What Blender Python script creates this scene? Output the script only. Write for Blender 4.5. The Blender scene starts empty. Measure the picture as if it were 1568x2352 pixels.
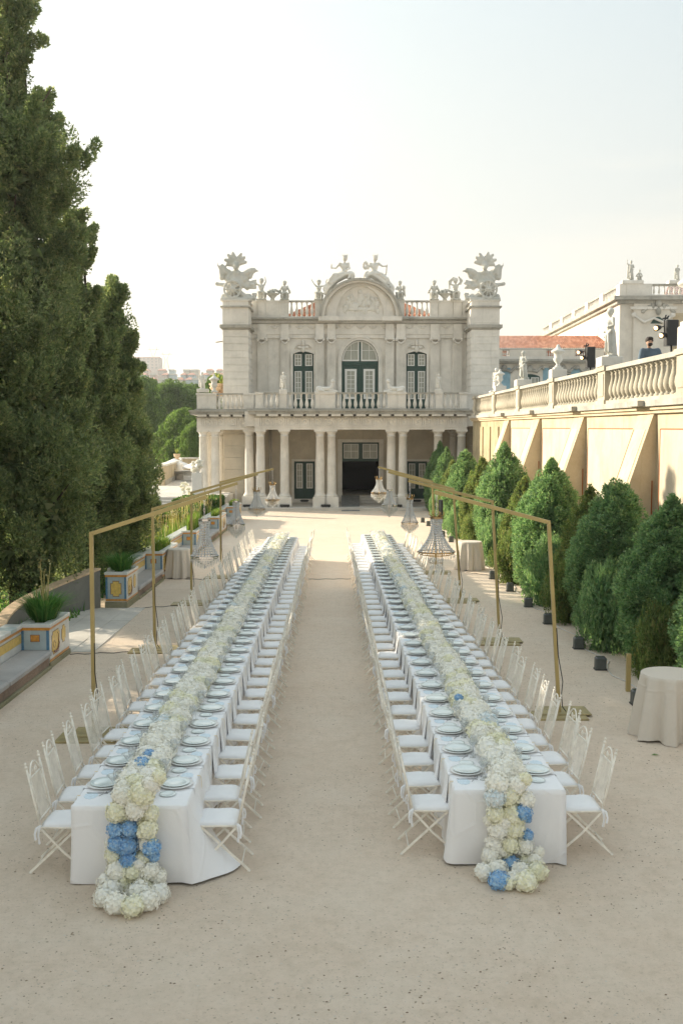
import bpy, math, random
import numpy as np
from mathutils import Vector, Matrix
R = math.radians
rng = random.Random(7)
nr = np.random.RandomState(7)
S = bpy.context.scene
COL = S.collection

# ------------------------------------------------------------------ camera
cam = bpy.data.cameras.new('camera')
cam.sensor_fit = 'VERTICAL'; cam.sensor_height = 36.0; cam.lens = 35.0
cam.clip_start = 0.1; cam.clip_end = 9000
camo = bpy.data.objects.new('camera', cam); COL.objects.link(camo)
EYE = 4.07
PIT = math.atan(164 / 2287)
camo.location = (0, 0, EYE)
camo.rotation_euler = (math.pi / 2 - PIT, 0, 0)
S.camera = camo

# ------------------------------------------------------------------ light
HAZE = 0.0003
SUN_EL, SUN_AZ = 19.0, -62.0          # azimuth from +Y, negative towards -X
w = bpy.data.worlds.new('World'); S.world = w; w.use_nodes = True
nt = w.node_tree; nt.nodes.clear()
sky = nt.nodes.new('ShaderNodeTexSky'); sky.sky_type = 'NISHITA'; sky.sun_disc = False
sky.sun_elevation = R(SUN_EL); sky.sun_rotation = R(SUN_AZ)
sky.air_density = 1.0; sky.dust_density = 3.2; sky.ozone_density = 1.6
hs = nt.nodes.new('ShaderNodeHueSaturation'); hs.inputs['Saturation'].default_value = 0.40
nt.links.new(sky.outputs[0], hs.inputs['Color'])
tc = nt.nodes.new('ShaderNodeTexCoord')
sep = nt.nodes.new('ShaderNodeSeparateXYZ'); nt.links.new(tc.outputs['Generated'], sep.inputs[0])
def wmath(op, a, b=None, clamp=False):
    n = nt.nodes.new('ShaderNodeMath'); n.operation = op; n.use_clamp = clamp
    for i, v in enumerate((a, b)):
        if v is None: continue
        if isinstance(v, (int, float)): n.inputs[i].default_value = v
        else: nt.links.new(v, n.inputs[i])
    return n.outputs[0]
# thin high cloud: a plane projection of the view direction, stretched noise
zc = wmath('MAXIMUM', sep.outputs[2], 0.03)
px = wmath('DIVIDE', sep.outputs[0], wmath('ADD', zc, 0.12)); py = wmath('DIVIDE', sep.outputs[1], wmath('ADD', zc, 0.12))
cmb = nt.nodes.new('ShaderNodeCombineXYZ')
nt.links.new(wmath('MULTIPLY', px, 0.7), cmb.inputs[0]); nt.links.new(wmath('MULTIPLY', py, 1.5), cmb.inputs[1])
cn = nt.nodes.new('ShaderNodeTexNoise'); cn.inputs['Scale'].default_value = 0.75; cn.inputs['Detail'].default_value = 8
cn.inputs['Roughness'].default_value = 0.62; cn.inputs['Distortion'].default_value = 0.4
nt.links.new(cmb.outputs[0], cn.inputs['Vector'])
# the cloud sheet lies low, its upper edge rising towards the right
edge = wmath('SUBTRACT', wmath('ADD', 0.165, wmath('MULTIPLY', sep.outputs[0], 0.22)), sep.outputs[2])
sheet = wmath('MULTIPLY', wmath('ADD', edge, wmath('MULTIPLY', wmath('SUBTRACT', cn.outputs[0], 0.5), 0.10)), 28.0, True)
side = wmath('MULTIPLY', wmath('ADD', sep.outputs[0], 0.06), 7.0, True)
wisp = wmath('MULTIPLY', wmath('SUBTRACT', cn.outputs[0], 0.57), 3.2, True)
fac = wmath('MAXIMUM', wmath('MULTIPLY', wmath('MULTIPLY', sheet, side), wmath('ADD', wmath('MULTIPLY', cn.outputs[0], 0.7), 0.1)), wisp)
cmix = nt.nodes.new('ShaderNodeMixRGB'); cmix.blend_type = 'MIX'
veil = nt.nodes.new('ShaderNodeMixRGB'); veil.inputs[0].default_value = 0.88      # even high haze, warm near the horizon
vc = nt.nodes.new('ShaderNodeMixRGB'); vc.inputs[1].default_value = (2.80, 2.58, 2.08, 1); vc.inputs[2].default_value = (1.92, 2.24, 2.36, 1)
nt.links.new(wmath('MULTIPLY', wmath('ADD', sep.outputs[2], wmath('MULTIPLY', sep.outputs[0], 0.25)), 2.0, True), vc.inputs[0]); # the haze glows towards the low sun on the left
dt = nt.nodes.new('ShaderNodeVectorMath'); dt.operation = 'DOT_PRODUCT'; nt.links.new(tc.outputs['Generated'], dt.inputs[0])
dt.inputs[1].default_value = (math.sin(R(SUN_AZ)) * math.cos(R(SUN_EL)), math.cos(R(SUN_AZ)) * math.cos(R(SUN_EL)), math.sin(R(SUN_EL)))
glow = wmath('ADD', 1.0, wmath('MULTIPLY', wmath('EXPONENT', wmath('MULTIPLY', wmath('SUBTRACT', dt.outputs['Value'], 1.0), 3.0)), 1.3))
vg = nt.nodes.new('ShaderNodeVectorMath'); vg.operation = 'SCALE'; nt.links.new(vc.outputs[0], vg.inputs[0]); nt.links.new(glow, vg.inputs['Scale'])
nt.links.new(vg.outputs[0], veil.inputs[2])
nt.links.new(hs.outputs[0], veil.inputs[1])
nt.links.new(wmath('MULTIPLY', fac, 0.8), cmix.inputs[0]); nt.links.new(veil.outputs[0], cmix.inputs[1])
cmix.inputs[2].default_value = (3.7, 3.42, 2.9, 1)
bg = nt.nodes.new('ShaderNodeBackground'); bg.inputs['Strength'].default_value = 0.10
out = nt.nodes.new('ShaderNodeOutputWorld')
nt.links.new(cmix.outputs[0], bg.inputs[0]); nt.links.new(bg.outputs[0], out.inputs[0])

sun = bpy.data.lights.new('sun', 'SUN'); sun.energy = 3.1; sun.angle = R(0.6); sun.color = (1.0, 0.87, 0.68)
suno = bpy.data.objects.new('sun', sun); COL.objects.link(suno)
sd = Vector((math.sin(R(SUN_AZ)) * math.cos(R(SUN_EL)), math.cos(R(SUN_AZ)) * math.cos(R(SUN_EL)), math.sin(R(SUN_EL))))
suno.rotation_euler = sd.to_track_quat('Z', 'Y').to_euler(); suno.location = sd * 50
suno.location.z += 40

S.view_settings.view_transform = 'Standard'; S.view_settings.look = 'None'
S.view_settings.gamma = 1.0; S.view_settings.exposure = 1.66; S.view_settings.use_curve_mapping = False
S.cycles.max_bounces = 6; S.cycles.diffuse_bounces = 5; S.cycles.glossy_bounces = 3
S.cycles.transmission_bounces = 4; S.cycles.transparent_max_bounces = 12
S.cycles.caustics_reflective = False; S.cycles.caustics_refractive = False
S.cycles.sample_clamp_indirect = 6.0

# ------------------------------------------------------------------ picture helpers (photo pixel -> place)
def ray(xd, yd):
    u = (xd - 784) / 2287.0; v = (1176 - yd) / 2287.0
    return Vector((u, math.cos(PIT) + v * math.sin(PIT), -math.sin(PIT) + v * math.cos(PIT)))
def W(xd, yd, Y):
    d = ray(xd, yd); t = Y / d.y
    return Vector((d.x * t, Y, EYE + d.z * t))
def G(xd, yd, z=0.0):
    d = ray(xd, yd); t = (z - EYE) / d.z
    return Vector((d.x * t, d.y * t, z))

# ------------------------------------------------------------------ materials
def mk(name):
    m = bpy.data.materials.new(name); m.use_nodes = True
    n = m.node_tree; b = n.nodes['Principled BSDF']
    return m, n, b
def noise(n, vec, scale, detail=4, rough=0.55, dist=0.0):
    t = n.nodes.new('ShaderNodeTexNoise'); t.inputs['Scale'].default_value = scale
    t.inputs['Detail'].default_value = detail; t.inputs['Roughness'].default_value = rough; t.inputs['Distortion'].default_value = dist
    n.links.new(vec, t.inputs['Vector']); return t.outputs[0]
def ramp(n, fac, stops):
    r = n.nodes.new('ShaderNodeValToRGB'); n.links.new(fac, r.inputs[0])
    e = r.color_ramp.elements
    while len(e) < len(stops): e.new(0.5)
    for el, (p, c) in zip(e, stops):
        el.position = p; el.color = (c[0], c[1], c[2], 1) if not isinstance(c, (int, float)) else (c, c, c, 1)
    return r.outputs[0]
def mixc(n, fac, a, b, mode='MIX'):
    m = n.nodes.new('ShaderNodeMixRGB'); m.blend_type = mode
    for i, v in ((0, fac), (1, a), (2, b)):
        if isinstance(v, (int, float)): m.inputs[i].default_value = v if i == 0 else (v, v, v, 1)
        elif isinstance(v, tuple): m.inputs[i].default_value = (v[0], v[1], v[2], 1)
        else: n.links.new(v, m.inputs[i])
    return m.outputs[0]
def bump(n, b, h, strength, dist=0.02):
    bn = n.nodes.new('ShaderNodeBump'); bn.inputs['Strength'].default_value = strength; bn.inputs['Distance'].default_value = dist
    n.links.new(h, bn.inputs['Height']); n.links.new(bn.outputs[0], b.inputs['Normal']); return bn
def coords(n, scale=(1, 1, 1)):
    t = n.nodes.new('ShaderNodeNewGeometry'); mp = n.nodes.new('ShaderNodeMapping'); mp.inputs['Scale'].default_value = scale
    n.links.new(t.outputs['Position'], mp.inputs['Vector']); return mp.outputs[0]
def island(n):
    return n.nodes.new('ShaderNodeNewGeometry').outputs['Random Per Island']
def objrand(n):
    return n.nodes.new('ShaderNodeObjectInfo').outputs['Random']

def simple(name, col, rough=0.6, metal=0.0, var=0.08, scale=6.0, bmp=0.0, bscale=60.0, spec=0.5, orand=0.0):
    m, n, b = mk(name)
    c = coords(n)
    nz = noise(n, c, scale, 5)
    lo = tuple(x * (1 - var) for x in col); hi = tuple(min(1, x * (1 + var)) for x in col)
    o = ramp(n, nz, [(0.3, lo), (0.7, hi)])
    if orand: o = mixc(n, orand, o, ramp(n, objrand(n), [(0, tuple(x * 0.6 for x in col)), (1, tuple(min(1, x * 1.3) for x in col))]))
    n.links.new(o, b.inputs['Base Color'])
    b.inputs['Roughness'].default_value = rough; b.inputs['Metallic'].default_value = metal
    b.inputs['Specular IOR Level'].default_value = spec
    if bmp: bump(n, b, noise(n, c, bscale, 4), bmp)
    return m

def stone(name, base, stain, amount=0.5, streak=True, bmp=0.25):
    m, n, b = mk(name)
    c = coords(n); c2 = coords(n, (2.2, 2.2, 0.22))
    a = ramp(n, noise(n, c, 1.3, 6, 0.6), [(0.35, tuple(x * 0.90 for x in base)), (0.65, tuple(min(1, x * 1.06) for x in base))])
    blot = ramp(n, noise(n, c, 0.8, 9, 0.72, 0.3), [(0.52 - 0.08 * amount, 0.0), (0.78, amount)])
    a = mixc(n, blot, a, stain)
    if streak:
        st = ramp(n, noise(n, c2, 1.6, 6, 0.7), [(0.55, 0.0), (0.80, amount * 0.8)])
        a = mixc(n, st, a, tuple(x * 0.8 for x in stain))
    pock = ramp(n, noise(n, c, 22, 4, 0.7), [(0.3, 0.88), (0.5, 1.0)])
    a = mixc(n, 0.5, a, pock, 'MULTIPLY')
    n.links.new(a, b.inputs['Base Color']); b.inputs['Roughness'].default_value = 0.85
    b.inputs['Specular IOR Level'].default_value = 0.25
    bump(n, b, noise(n, c, 14, 6, 0.7), bmp, 0.03)
    return m

M = {}
M['stone'] = stone('pale limestone', (0.76, 0.725, 0.665), (0.46, 0.445, 0.395), 0.6)
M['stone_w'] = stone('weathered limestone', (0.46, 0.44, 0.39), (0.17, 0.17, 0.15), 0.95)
M['stone_t'] = stone('warm balustrade stone', (0.50, 0.455, 0.365), (0.24, 0.225, 0.17), 0.8)
M['marble'] = stone('statue marble', (0.72, 0.70, 0.65), (0.38, 0.39, 0.36), 0.4, bmp=0.4)
M['marble_g'] = stone('lichened statue stone', (0.60, 0.59, 0.545), (0.25, 0.28, 0.24), 0.75, bmp=0.4)
M['plaster'] = stone('cream limewash', (0.57, 0.485, 0.345), (0.40, 0.30, 0.17), 0.75, bmp=0.12)
M['plaster_p'] = stone('pale panel limewash', (0.57, 0.505, 0.395), (0.42, 0.32, 0.20), 0.7, bmp=0.1)
M['plaster_old'] = stone('mouldy ochre plaster', (0.46, 0.38, 0.24), (0.16, 0.14, 0.09), 0.9, bmp=0.3)
M['line'] = simple('oxide red groove', (0.33, 0.11, 0.035), 0.9, bmp=0.2)
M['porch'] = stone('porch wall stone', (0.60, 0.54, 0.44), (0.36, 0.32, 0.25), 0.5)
M['pink'] = stone('pinkish render', (0.72, 0.67, 0.59), (0.5, 0.44, 0.36), 0.4, bmp=0.1)
M['bluewall'] = simple('worn blue limewash', (0.26, 0.42, 0.50), 0.9, var=0.2, scale=2, bmp=0.2)
M['green'] = simple('dark green door paint', (0.012, 0.052, 0.040), 0.45, var=0.15, bmp=0.05)
M['white'] = simple('white window paint', (0.72, 0.71, 0.68), 0.5, var=0.04)
M['dark'] = simple('dark interior', (0.010, 0.009, 0.008), 0.9)  # near-black colour puts the unlit hall's shade into its walls
M['black'] = simple('black plastic', (0.02, 0.02, 0.021), 0.45, var=0.2)
M['gold'] = simple('matt gold paint', (0.44, 0.34, 0.145), 0.42, 0.35, var=0.10, scale=3, bmp=0.02)
M['goldplate'] = simple('scuffed gold plate', (0.36, 0.29, 0.14), 0.5, 0.3, var=0.25, scale=9, bmp=0.05)
M['brass'] = simple('aged brass', (0.42, 0.27, 0.10), 0.3, 0.9)
M['iron'] = simple('ivory painted iron', (0.84, 0.79, 0.70), 0.5, var=0.14, scale=14, bmp=0.15, bscale=120)
M['iron_t'] = simple('worn iron joint', (0.30, 0.26, 0.21), 0.6, var=0.3, scale=14)
M['cushion'] = simple('white cotton cushion', (0.85, 0.85, 0.86), 0.9, var=0.03, bmp=0.12, bscale=25)
M['ribbon'] = simple('pale gold ribbon', (0.75, 0.58, 0.30), 0.6)
M['charger'] = simple('silvered white charger', (0.84, 0.83, 0.81), 0.32, 0.0, var=0.05, spec=0.7)
M['celadon'] = simple('celadon glaze', (0.74, 0.80, 0.79), 0.14, var=0.05, spec=0.7)
M['steel'] = simple('polished steel', (0.62, 0.62, 0.64), 0.18, 1.0)
M['paper'] = simple('pale blue card', (0.66, 0.76, 0.83), 0.8, var=0.12, scale=60)
M['terracotta'] = simple('terracotta pot', (0.62, 0.46, 0.30), 0.8, var=0.2, scale=8)
M['bark'] = simple('bark', (0.075, 0.055, 0.04), 0.95, var=0.4, scale=8, bmp=0.6, bscale=30)
M['soil'] = simple('planter soil', (0.08, 0.06, 0.04), 0.95, var=0.4, scale=12, bmp=0.5)
M['canvas'] = simple('white canvas', (0.80, 0.79, 0.77), 0.8, var=0.03)
M['slab'] = stone('pale paving stone', (0.62, 0.585, 0.53), (0.40, 0.375, 0.335), 0.6)
M['seat'] = stone('grey bench stone', (0.42, 0.41, 0.40), (0.22, 0.21, 0.20), 0.6, False, 0.4)
M['rubble'] = stone('rough pink conglomerate', (0.36, 0.27, 0.21), (0.10, 0.08, 0.07), 0.95, False, 0.9)
M['moss'] = stone('mossy plinth', (0.33, 0.30, 0.20), (0.10, 0.12, 0.05), 0.95, False, 0.5)
M['az_white'] = simple('white glazed tile', (0.66, 0.66, 0.63), 0.28, var=0.10, scale=5, orand=0.12)
M['az_grey'] = simple('blue grey glazed tile', (0.42, 0.49, 0.50), 0.28, var=0.10, scale=5, orand=0.15)
M['az_blue'] = simple('blue glazed tile', (0.10, 0.22, 0.34), 0.28, var=0.25, scale=12)
M['az_yellow'] = simple('yellow glazed tile', (0.72, 0.50, 0.13), 0.28, var=0.18, scale=14)
M['az_orange'] = simple('orange glazed tile', (0.60, 0.27, 0.05), 0.28, var=0.2, scale=20)
M['az_brown'] = simple('manganese brown glaze', (0.20, 0.10, 0.085), 0.3, var=0.3, scale=20)
M['grey_wall'] = stone('grey rough render', (0.20, 0.20, 0.18), (0.10, 0.10, 0.085), 0.6)
M['ramp'] = simple('grey rubber ramp', (0.19, 0.20, 0.20), 0.8, var=0.25, scale=5)
M['cable'] = simple('black cable', (0.02, 0.02, 0.02), 0.6)
M['cable_w'] = simple('white cable', (0.6, 0.58, 0.54), 0.6)
M['skin'] = simple('skin', (0.50, 0.30, 0.21), 0.6)
M['suit'] = simple('blue grey suit', (0.10, 0.14, 0.18), 0.9, bmp=0.1)
M['hair'] = simple('dark hair', (0.03, 0.022, 0.018), 0.8)
M['box_grey'] = simple('dark grey lamp housing', (0.085, 0.095, 0.09), 0.5, var=0.2)
M['lens'] = simple('lamp glass', (0.10, 0.10, 0.11), 0.08)
M['drygrass'] = simple('dry meadow', (0.36, 0.31, 0.17), 0.95, var=0.3, scale=0.4)

def cloth_mat(name, col, sheen=0.0):
    m, n, b = mk(name)
    c = coords(n)
    n.links.new(ramp(n, noise(n, c, 2.5, 4), [(0.3, tuple(x * 0.96 for x in col)), (0.7, col)]), b.inputs['Base Color'])
    b.inputs['Roughness'].default_value = 0.92; b.inputs['Specular IOR Level'].default_value = 0.2
    wv = n.nodes.new('ShaderNodeTexVoronoi'); wv.feature = 'DISTANCE_TO_EDGE'; wv.inputs['Scale'].default_value = 1.6; n.links.new(c, wv.inputs['Vector'])
    cr = ramp(n, wv.outputs['Distance'], [(0.0, 1.0), (0.035, 0.0)])      # pressed-in fold creases
    h = mixc(n, 0.10, noise(n, c, 3.0, 5, 0.6), noise(n, c, 260, 2)); h = mixc(n, 0.22, h, cr)
    bump(n, b, h, 0.35, 0.06)
    return m
M['cloth'] = cloth_mat('white tablecloth', (0.88, 0.875, 0.885))
M['beige'] = cloth_mat('sand linen', (0.66, 0.60, 0.52))

def leafmat(name, dark, light, extra=None, trans=0.5):
    m, n, b = mk(name)
    c = coords(n)
    a = ramp(n, island(n), [(0.0, dark), (0.7, light), (1.0, extra or light)])
    big = ramp(n, noise(n, c, 0.9, 4), [(0.3, 0.80), (0.7, 1.25)])
    a = mixc(n, 1.0, a, big, 'MULTIPLY')
    n.links.new(a, b.inputs['Base Color']); b.inputs['Roughness'].default_value = 0.6
    b.inputs['Specular IOR Level'].default_value = 0.25
    tr = n.nodes.new('ShaderNodeBsdfTranslucent'); n.links.new(mixc(n, 1.0, a, (1.35, 1.4, 0.85), 'MULTIPLY'), tr.inputs[0])
    mx = n.nodes.new('ShaderNodeMixShader'); mx.inputs[0].default_value = trans
    n.links.new(b.outputs[0], mx.inputs[1]); n.links.new(tr.outputs[0], mx.inputs[2])
    n.links.new(mx.outputs[0], n.nodes['Material Output'].inputs[0])
    return m
M['cypress'] = leafmat('cypress foliage', (0.135, 0.18, 0.10), (0.235, 0.29, 0.155), (0.36, 0.35, 0.20))
M['cone'] = leafmat('clipped juniper foliage', (0.12, 0.215, 0.115), (0.21, 0.335, 0.18), (0.30, 0.37, 0.20))
M['cone_b'] = leafmat('browned juniper foliage', (0.10, 0.15, 0.055), (0.19, 0.25, 0.10), (0.27, 0.24, 0.11))
M['broad'] = leafmat('broadleaf foliage', (0.07, 0.12, 0.035), (0.15, 0.24, 0.07), (0.25, 0.34, 0.10), 0.35)
M['hedge'] = leafmat('box hedge foliage', (0.035, 0.075, 0.022), (0.075, 0.145, 0.04), (0.13, 0.21, 0.055))
M['grass'] = leafmat('planter grass', (0.05, 0.14, 0.035), (0.11, 0.26, 0.07), (0.24, 0.34, 0.11), 0.35)
M['grass_y'] = leafmat('yellow green lily leaves', (0.07, 0.15, 0.02), (0.18, 0.27, 0.05), (0.36, 0.33, 0.12), 0.4)  # yellow green leaf colour, also on agaves and planter grass
M['dryflower'] = leafmat('dry flower stems', (0.22, 0.18, 0.07), (0.42, 0.36, 0.16), (0.62, 0.58, 0.42), 0.3)

def petal(name, a, b_, c_):
    m, n, b = mk(name)
    c = coords(n)
    col = ramp(n, island(n), [(0.0, a), (0.55, b_), (1.0, c_)])
    col = mixc(n, ramp(n, noise(n, c, 5.0, 3), [(0.35, 0.0), (0.7, 0.55)]), col, a)
    n.links.new(col, b.inputs['Base Color']); b.inputs['Roughness'].default_value = 0.7
    b.inputs['Specular IOR Level'].default_value = 0.2
    tr = n.nodes.new('ShaderNodeBsdfTranslucent'); n.links.new(col, tr.inputs[0])
    mx = n.nodes.new('ShaderNodeMixShader'); mx.inputs[0].default_value = 0.15
    n.links.new(b.outputs[0], mx.inputs[1]); n.links.new(tr.outputs[0], mx.inputs[2])
    n.links.new(mx.outputs[0], n.nodes['Material Output'].inputs[0])
    return m
M['petal_w'] = petal('white hydrangea petals', (0.90, 0.87, 0.76), (0.94, 0.925, 0.86), (0.94, 0.935, 0.90))
M['petal_g'] = petal('greenish cream petals', (0.84, 0.82, 0.58), (0.92, 0.90, 0.73), (0.93, 0.92, 0.82))
M['petal_b'] = petal('blue hydrangea petals', (0.15, 0.33, 0.62), (0.31, 0.54, 0.78), (0.55, 0.73, 0.87))
M['petal_p'] = petal('ice blue tinted petals', (0.62, 0.74, 0.80), (0.80, 0.85, 0.85), (0.88, 0.88, 0.86))

def glassy(name, tint, transp, rough=0.03, spark=0.25, blend=0.3, gl=1.0):
    m = bpy.data.materials.new(name); m.use_nodes = True; n = m.node_tree; n.nodes.clear()
    o = n.nodes.new('ShaderNodeOutputMaterial'); t = n.nodes.new('ShaderNodeBsdfTransparent'); t.inputs[0].default_value = (*tint, 1)
    g = n.nodes.new('ShaderNodeBsdfGlossy'); g.inputs['Roughness'].default_value = rough; g.inputs[0].default_value = (0.95, 0.95, 0.97, 1)
    d = n.nodes.new('ShaderNodeAddShader'); d1 = n.nodes.new('ShaderNodeBsdfTranslucent'); d1.inputs[0].default_value = (0.5, 0.5, 0.48, 1); d2 = n.nodes.new('ShaderNodeBsdfDiffuse'); d2.inputs[0].default_value = (0.45, 0.45, 0.44, 1); n.links.new(d1.outputs[0], d.inputs[0]); n.links.new(d2.outputs[0], d.inputs[1])
    lw = n.nodes.new('ShaderNodeLayerWeight'); lw.inputs[0].default_value = blend
    m1 = n.nodes.new('ShaderNodeMixShader'); m1.inputs[0].default_value = spark
    n.links.new(t.outputs[0], m1.inputs[1]); n.links.new(d.outputs[0], m1.inputs[2])
    mm = n.nodes.new('ShaderNodeMath'); mm.operation = 'MULTIPLY_ADD'; n.links.new(lw.outputs['Fresnel'], mm.inputs[0])
    mm.inputs[1].default_value = gl; mm.inputs[2].default_value = 1 - transp; mm.use_clamp = True
    m2 = n.nodes.new('ShaderNodeMixShader'); n.links.new(mm.outputs[0], m2.inputs[0])
    n.links.new(m1.outputs[0], m2.inputs[1]); n.links.new(g.outputs[0], m2.inputs[2])
    n.links.new(m2.outputs[0], o.inputs[0]); return m
M['glass'] = glassy('wine glass', (0.97, 0.98, 0.98), 0.97, spark=0.10, blend=0.32, gl=0.42)
M['crystal'] = glassy('cut crystal', (0.98, 0.98, 0.98), 0.85, 0.08, 0.50, 0.3, 0.6)

m, n, b = mk('curtained window pane')
c = coords(n, (9, 9, 0.6))
n.links.new(ramp(n, noise(n, c, 1.5, 3), [(0.3, (0.27, 0.28, 0.235)), (0.7, (0.42, 0.42, 0.36))]), b.inputs['Base Color'])
b.inputs['Roughness'].default_value = 0.06; b.inputs['Specular IOR Level'].default_value = 0.6
M['pane'] = m

# ground: pale compacted sand with fine grit, scuffs and damp patches
m, n, b = mk('compacted sand')
c = coords(n)
a = ramp(n, noise(n, c, 0.35, 6, 0.6), [(0.3, (0.76, 0.62, 0.49)), (0.7, (0.83, 0.695, 0.565))])
a = mixc(n, ramp(n, noise(n, c, 3.2, 8, 0.72), [(0.46, 0.0), (0.72, 0.55)]), a, (0.64, 0.51, 0.385))
a = mixc(n, ramp(n, noise(n, c, 9, 10, 0.78, 0.3), [(0.45, 0.0), (0.62, 0.45)]), a, (0.62, 0.51, 0.385))
a = mixc(n, ramp(n, noise(n, c, 1.1, 6, 0.7), [(0.4, 0.0), (0.65, 0.35)]), a, (0.82, 0.72, 0.60))
a = mixc(n, ramp(n, noise(n, c, 26, 6, 0.75), [(0.56, 0.0), (0.70, 0.55)]), a, (0.33, 0.25, 0.17))
a = mixc(n, ramp(n, noise(n, c, 90, 3, 0.6), [(0.60, 0.0), (0.72, 0.7)]), a, (0.74, 0.66, 0.55))
n.links.new(a, b.inputs['Base Color']); b.inputs['Roughness'].default_value = 0.95; b.inputs['Specular IOR Level'].default_value = 0.15
h = mixc(n, 0.5, noise(n, c, 5, 8, 0.7), noise(n, c, 38, 6, 0.75))
bump(n, b, h, 0.9, 0.05)
M['sand'] = m

m, n, b = mk('hill grassland')
c = coords(n)
a = ramp(n, noise(n, c, 0.006, 8, 0.65), [(0.35, (0.10, 0.13, 0.05)), (0.55, (0.22, 0.21, 0.09)), (0.75, (0.13, 0.15, 0.06))])
n.links.new(a, b.inputs['Base Color']); b.inputs['Roughness'].default_value = 0.95
M['hill'] = m

m, n, b = mk('terracotta roof tiles')
c = coords(n)
a = ramp(n, island(n), [(0.0, (0.36, 0.13, 0.07)), (0.5, (0.52, 0.21, 0.115)), (1.0, (0.66, 0.34, 0.22))])
a = mixc(n, ramp(n, noise(n, c, 2.0, 6, 0.7), [(0.5, 0.0), (0.75, 0.5)]), a, (0.62, 0.44, 0.34))
n.links.new(a, b.inputs['Base Color']); b.inputs['Roughness'].default_value = 0.85
M['tile'] = m

M['pebble'] = (lambda: None)
m, n, b = mk('pebbles and dry leaf bits')
n.links.new(ramp(n, island(n), [(0.0, (0.20, 0.12, 0.075)), (0.3, (0.36, 0.27, 0.18)), (0.65, (0.52, 0.43, 0.33)), (1.0, (0.74, 0.67, 0.58))]), b.inputs['Base Color'])
b.inputs['Roughness'].default_value = 0.9
M['pebble'] = m
# ------------------------------------------------------------------ mesh helpers
ORG = {}
def org(o):
    return ORG.get(o.name, Vector((0, 0, 0))) if o is not None else Vector((0, 0, 0))
def tag(o, label=None, cat=None, group=None, kind=None):
    if label: o['label'] = label
    if cat: o['category'] = cat
    if group: o['group'] = group
    if kind: o['kind'] = kind
    return o
def thing(name, label, cat, loc=(0, 0, 0), group=None, rz=0.0):
    o = bpy.data.objects.new(name, None); COL.objects.link(o)
    o.empty_display_size = 0.1
    o.location = loc; o.rotation_euler = (0, 0, rz); ORG[o.name] = Vector(loc)
    return tag(o, label, cat, group)
def link(name, mesh, parent=None, loc=(0, 0, 0), rz=0.0, kind=None):
    o = bpy.data.objects.new(name, mesh); COL.objects.link(o)
    o.location = Vector(loc); o.rotation_euler = (0, 0, rz)
    if parent is not None: o.parent = parent
    if kind: o['kind'] = kind
    ORG[o.name] = org(parent) + Vector(loc)
    return o
def place(name, mesh, parent, pos, rz=0.0, scale=None, rot=None):
    """a piece with its own (often shared) mesh put at a world position under a parent that is not turned"""
    o = link(name, mesh, parent, Vector(pos) - org(parent), rz)
    if scale is not None: o.scale = scale
    if rot is not None: o.rotation_euler = rot
    return o

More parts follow.
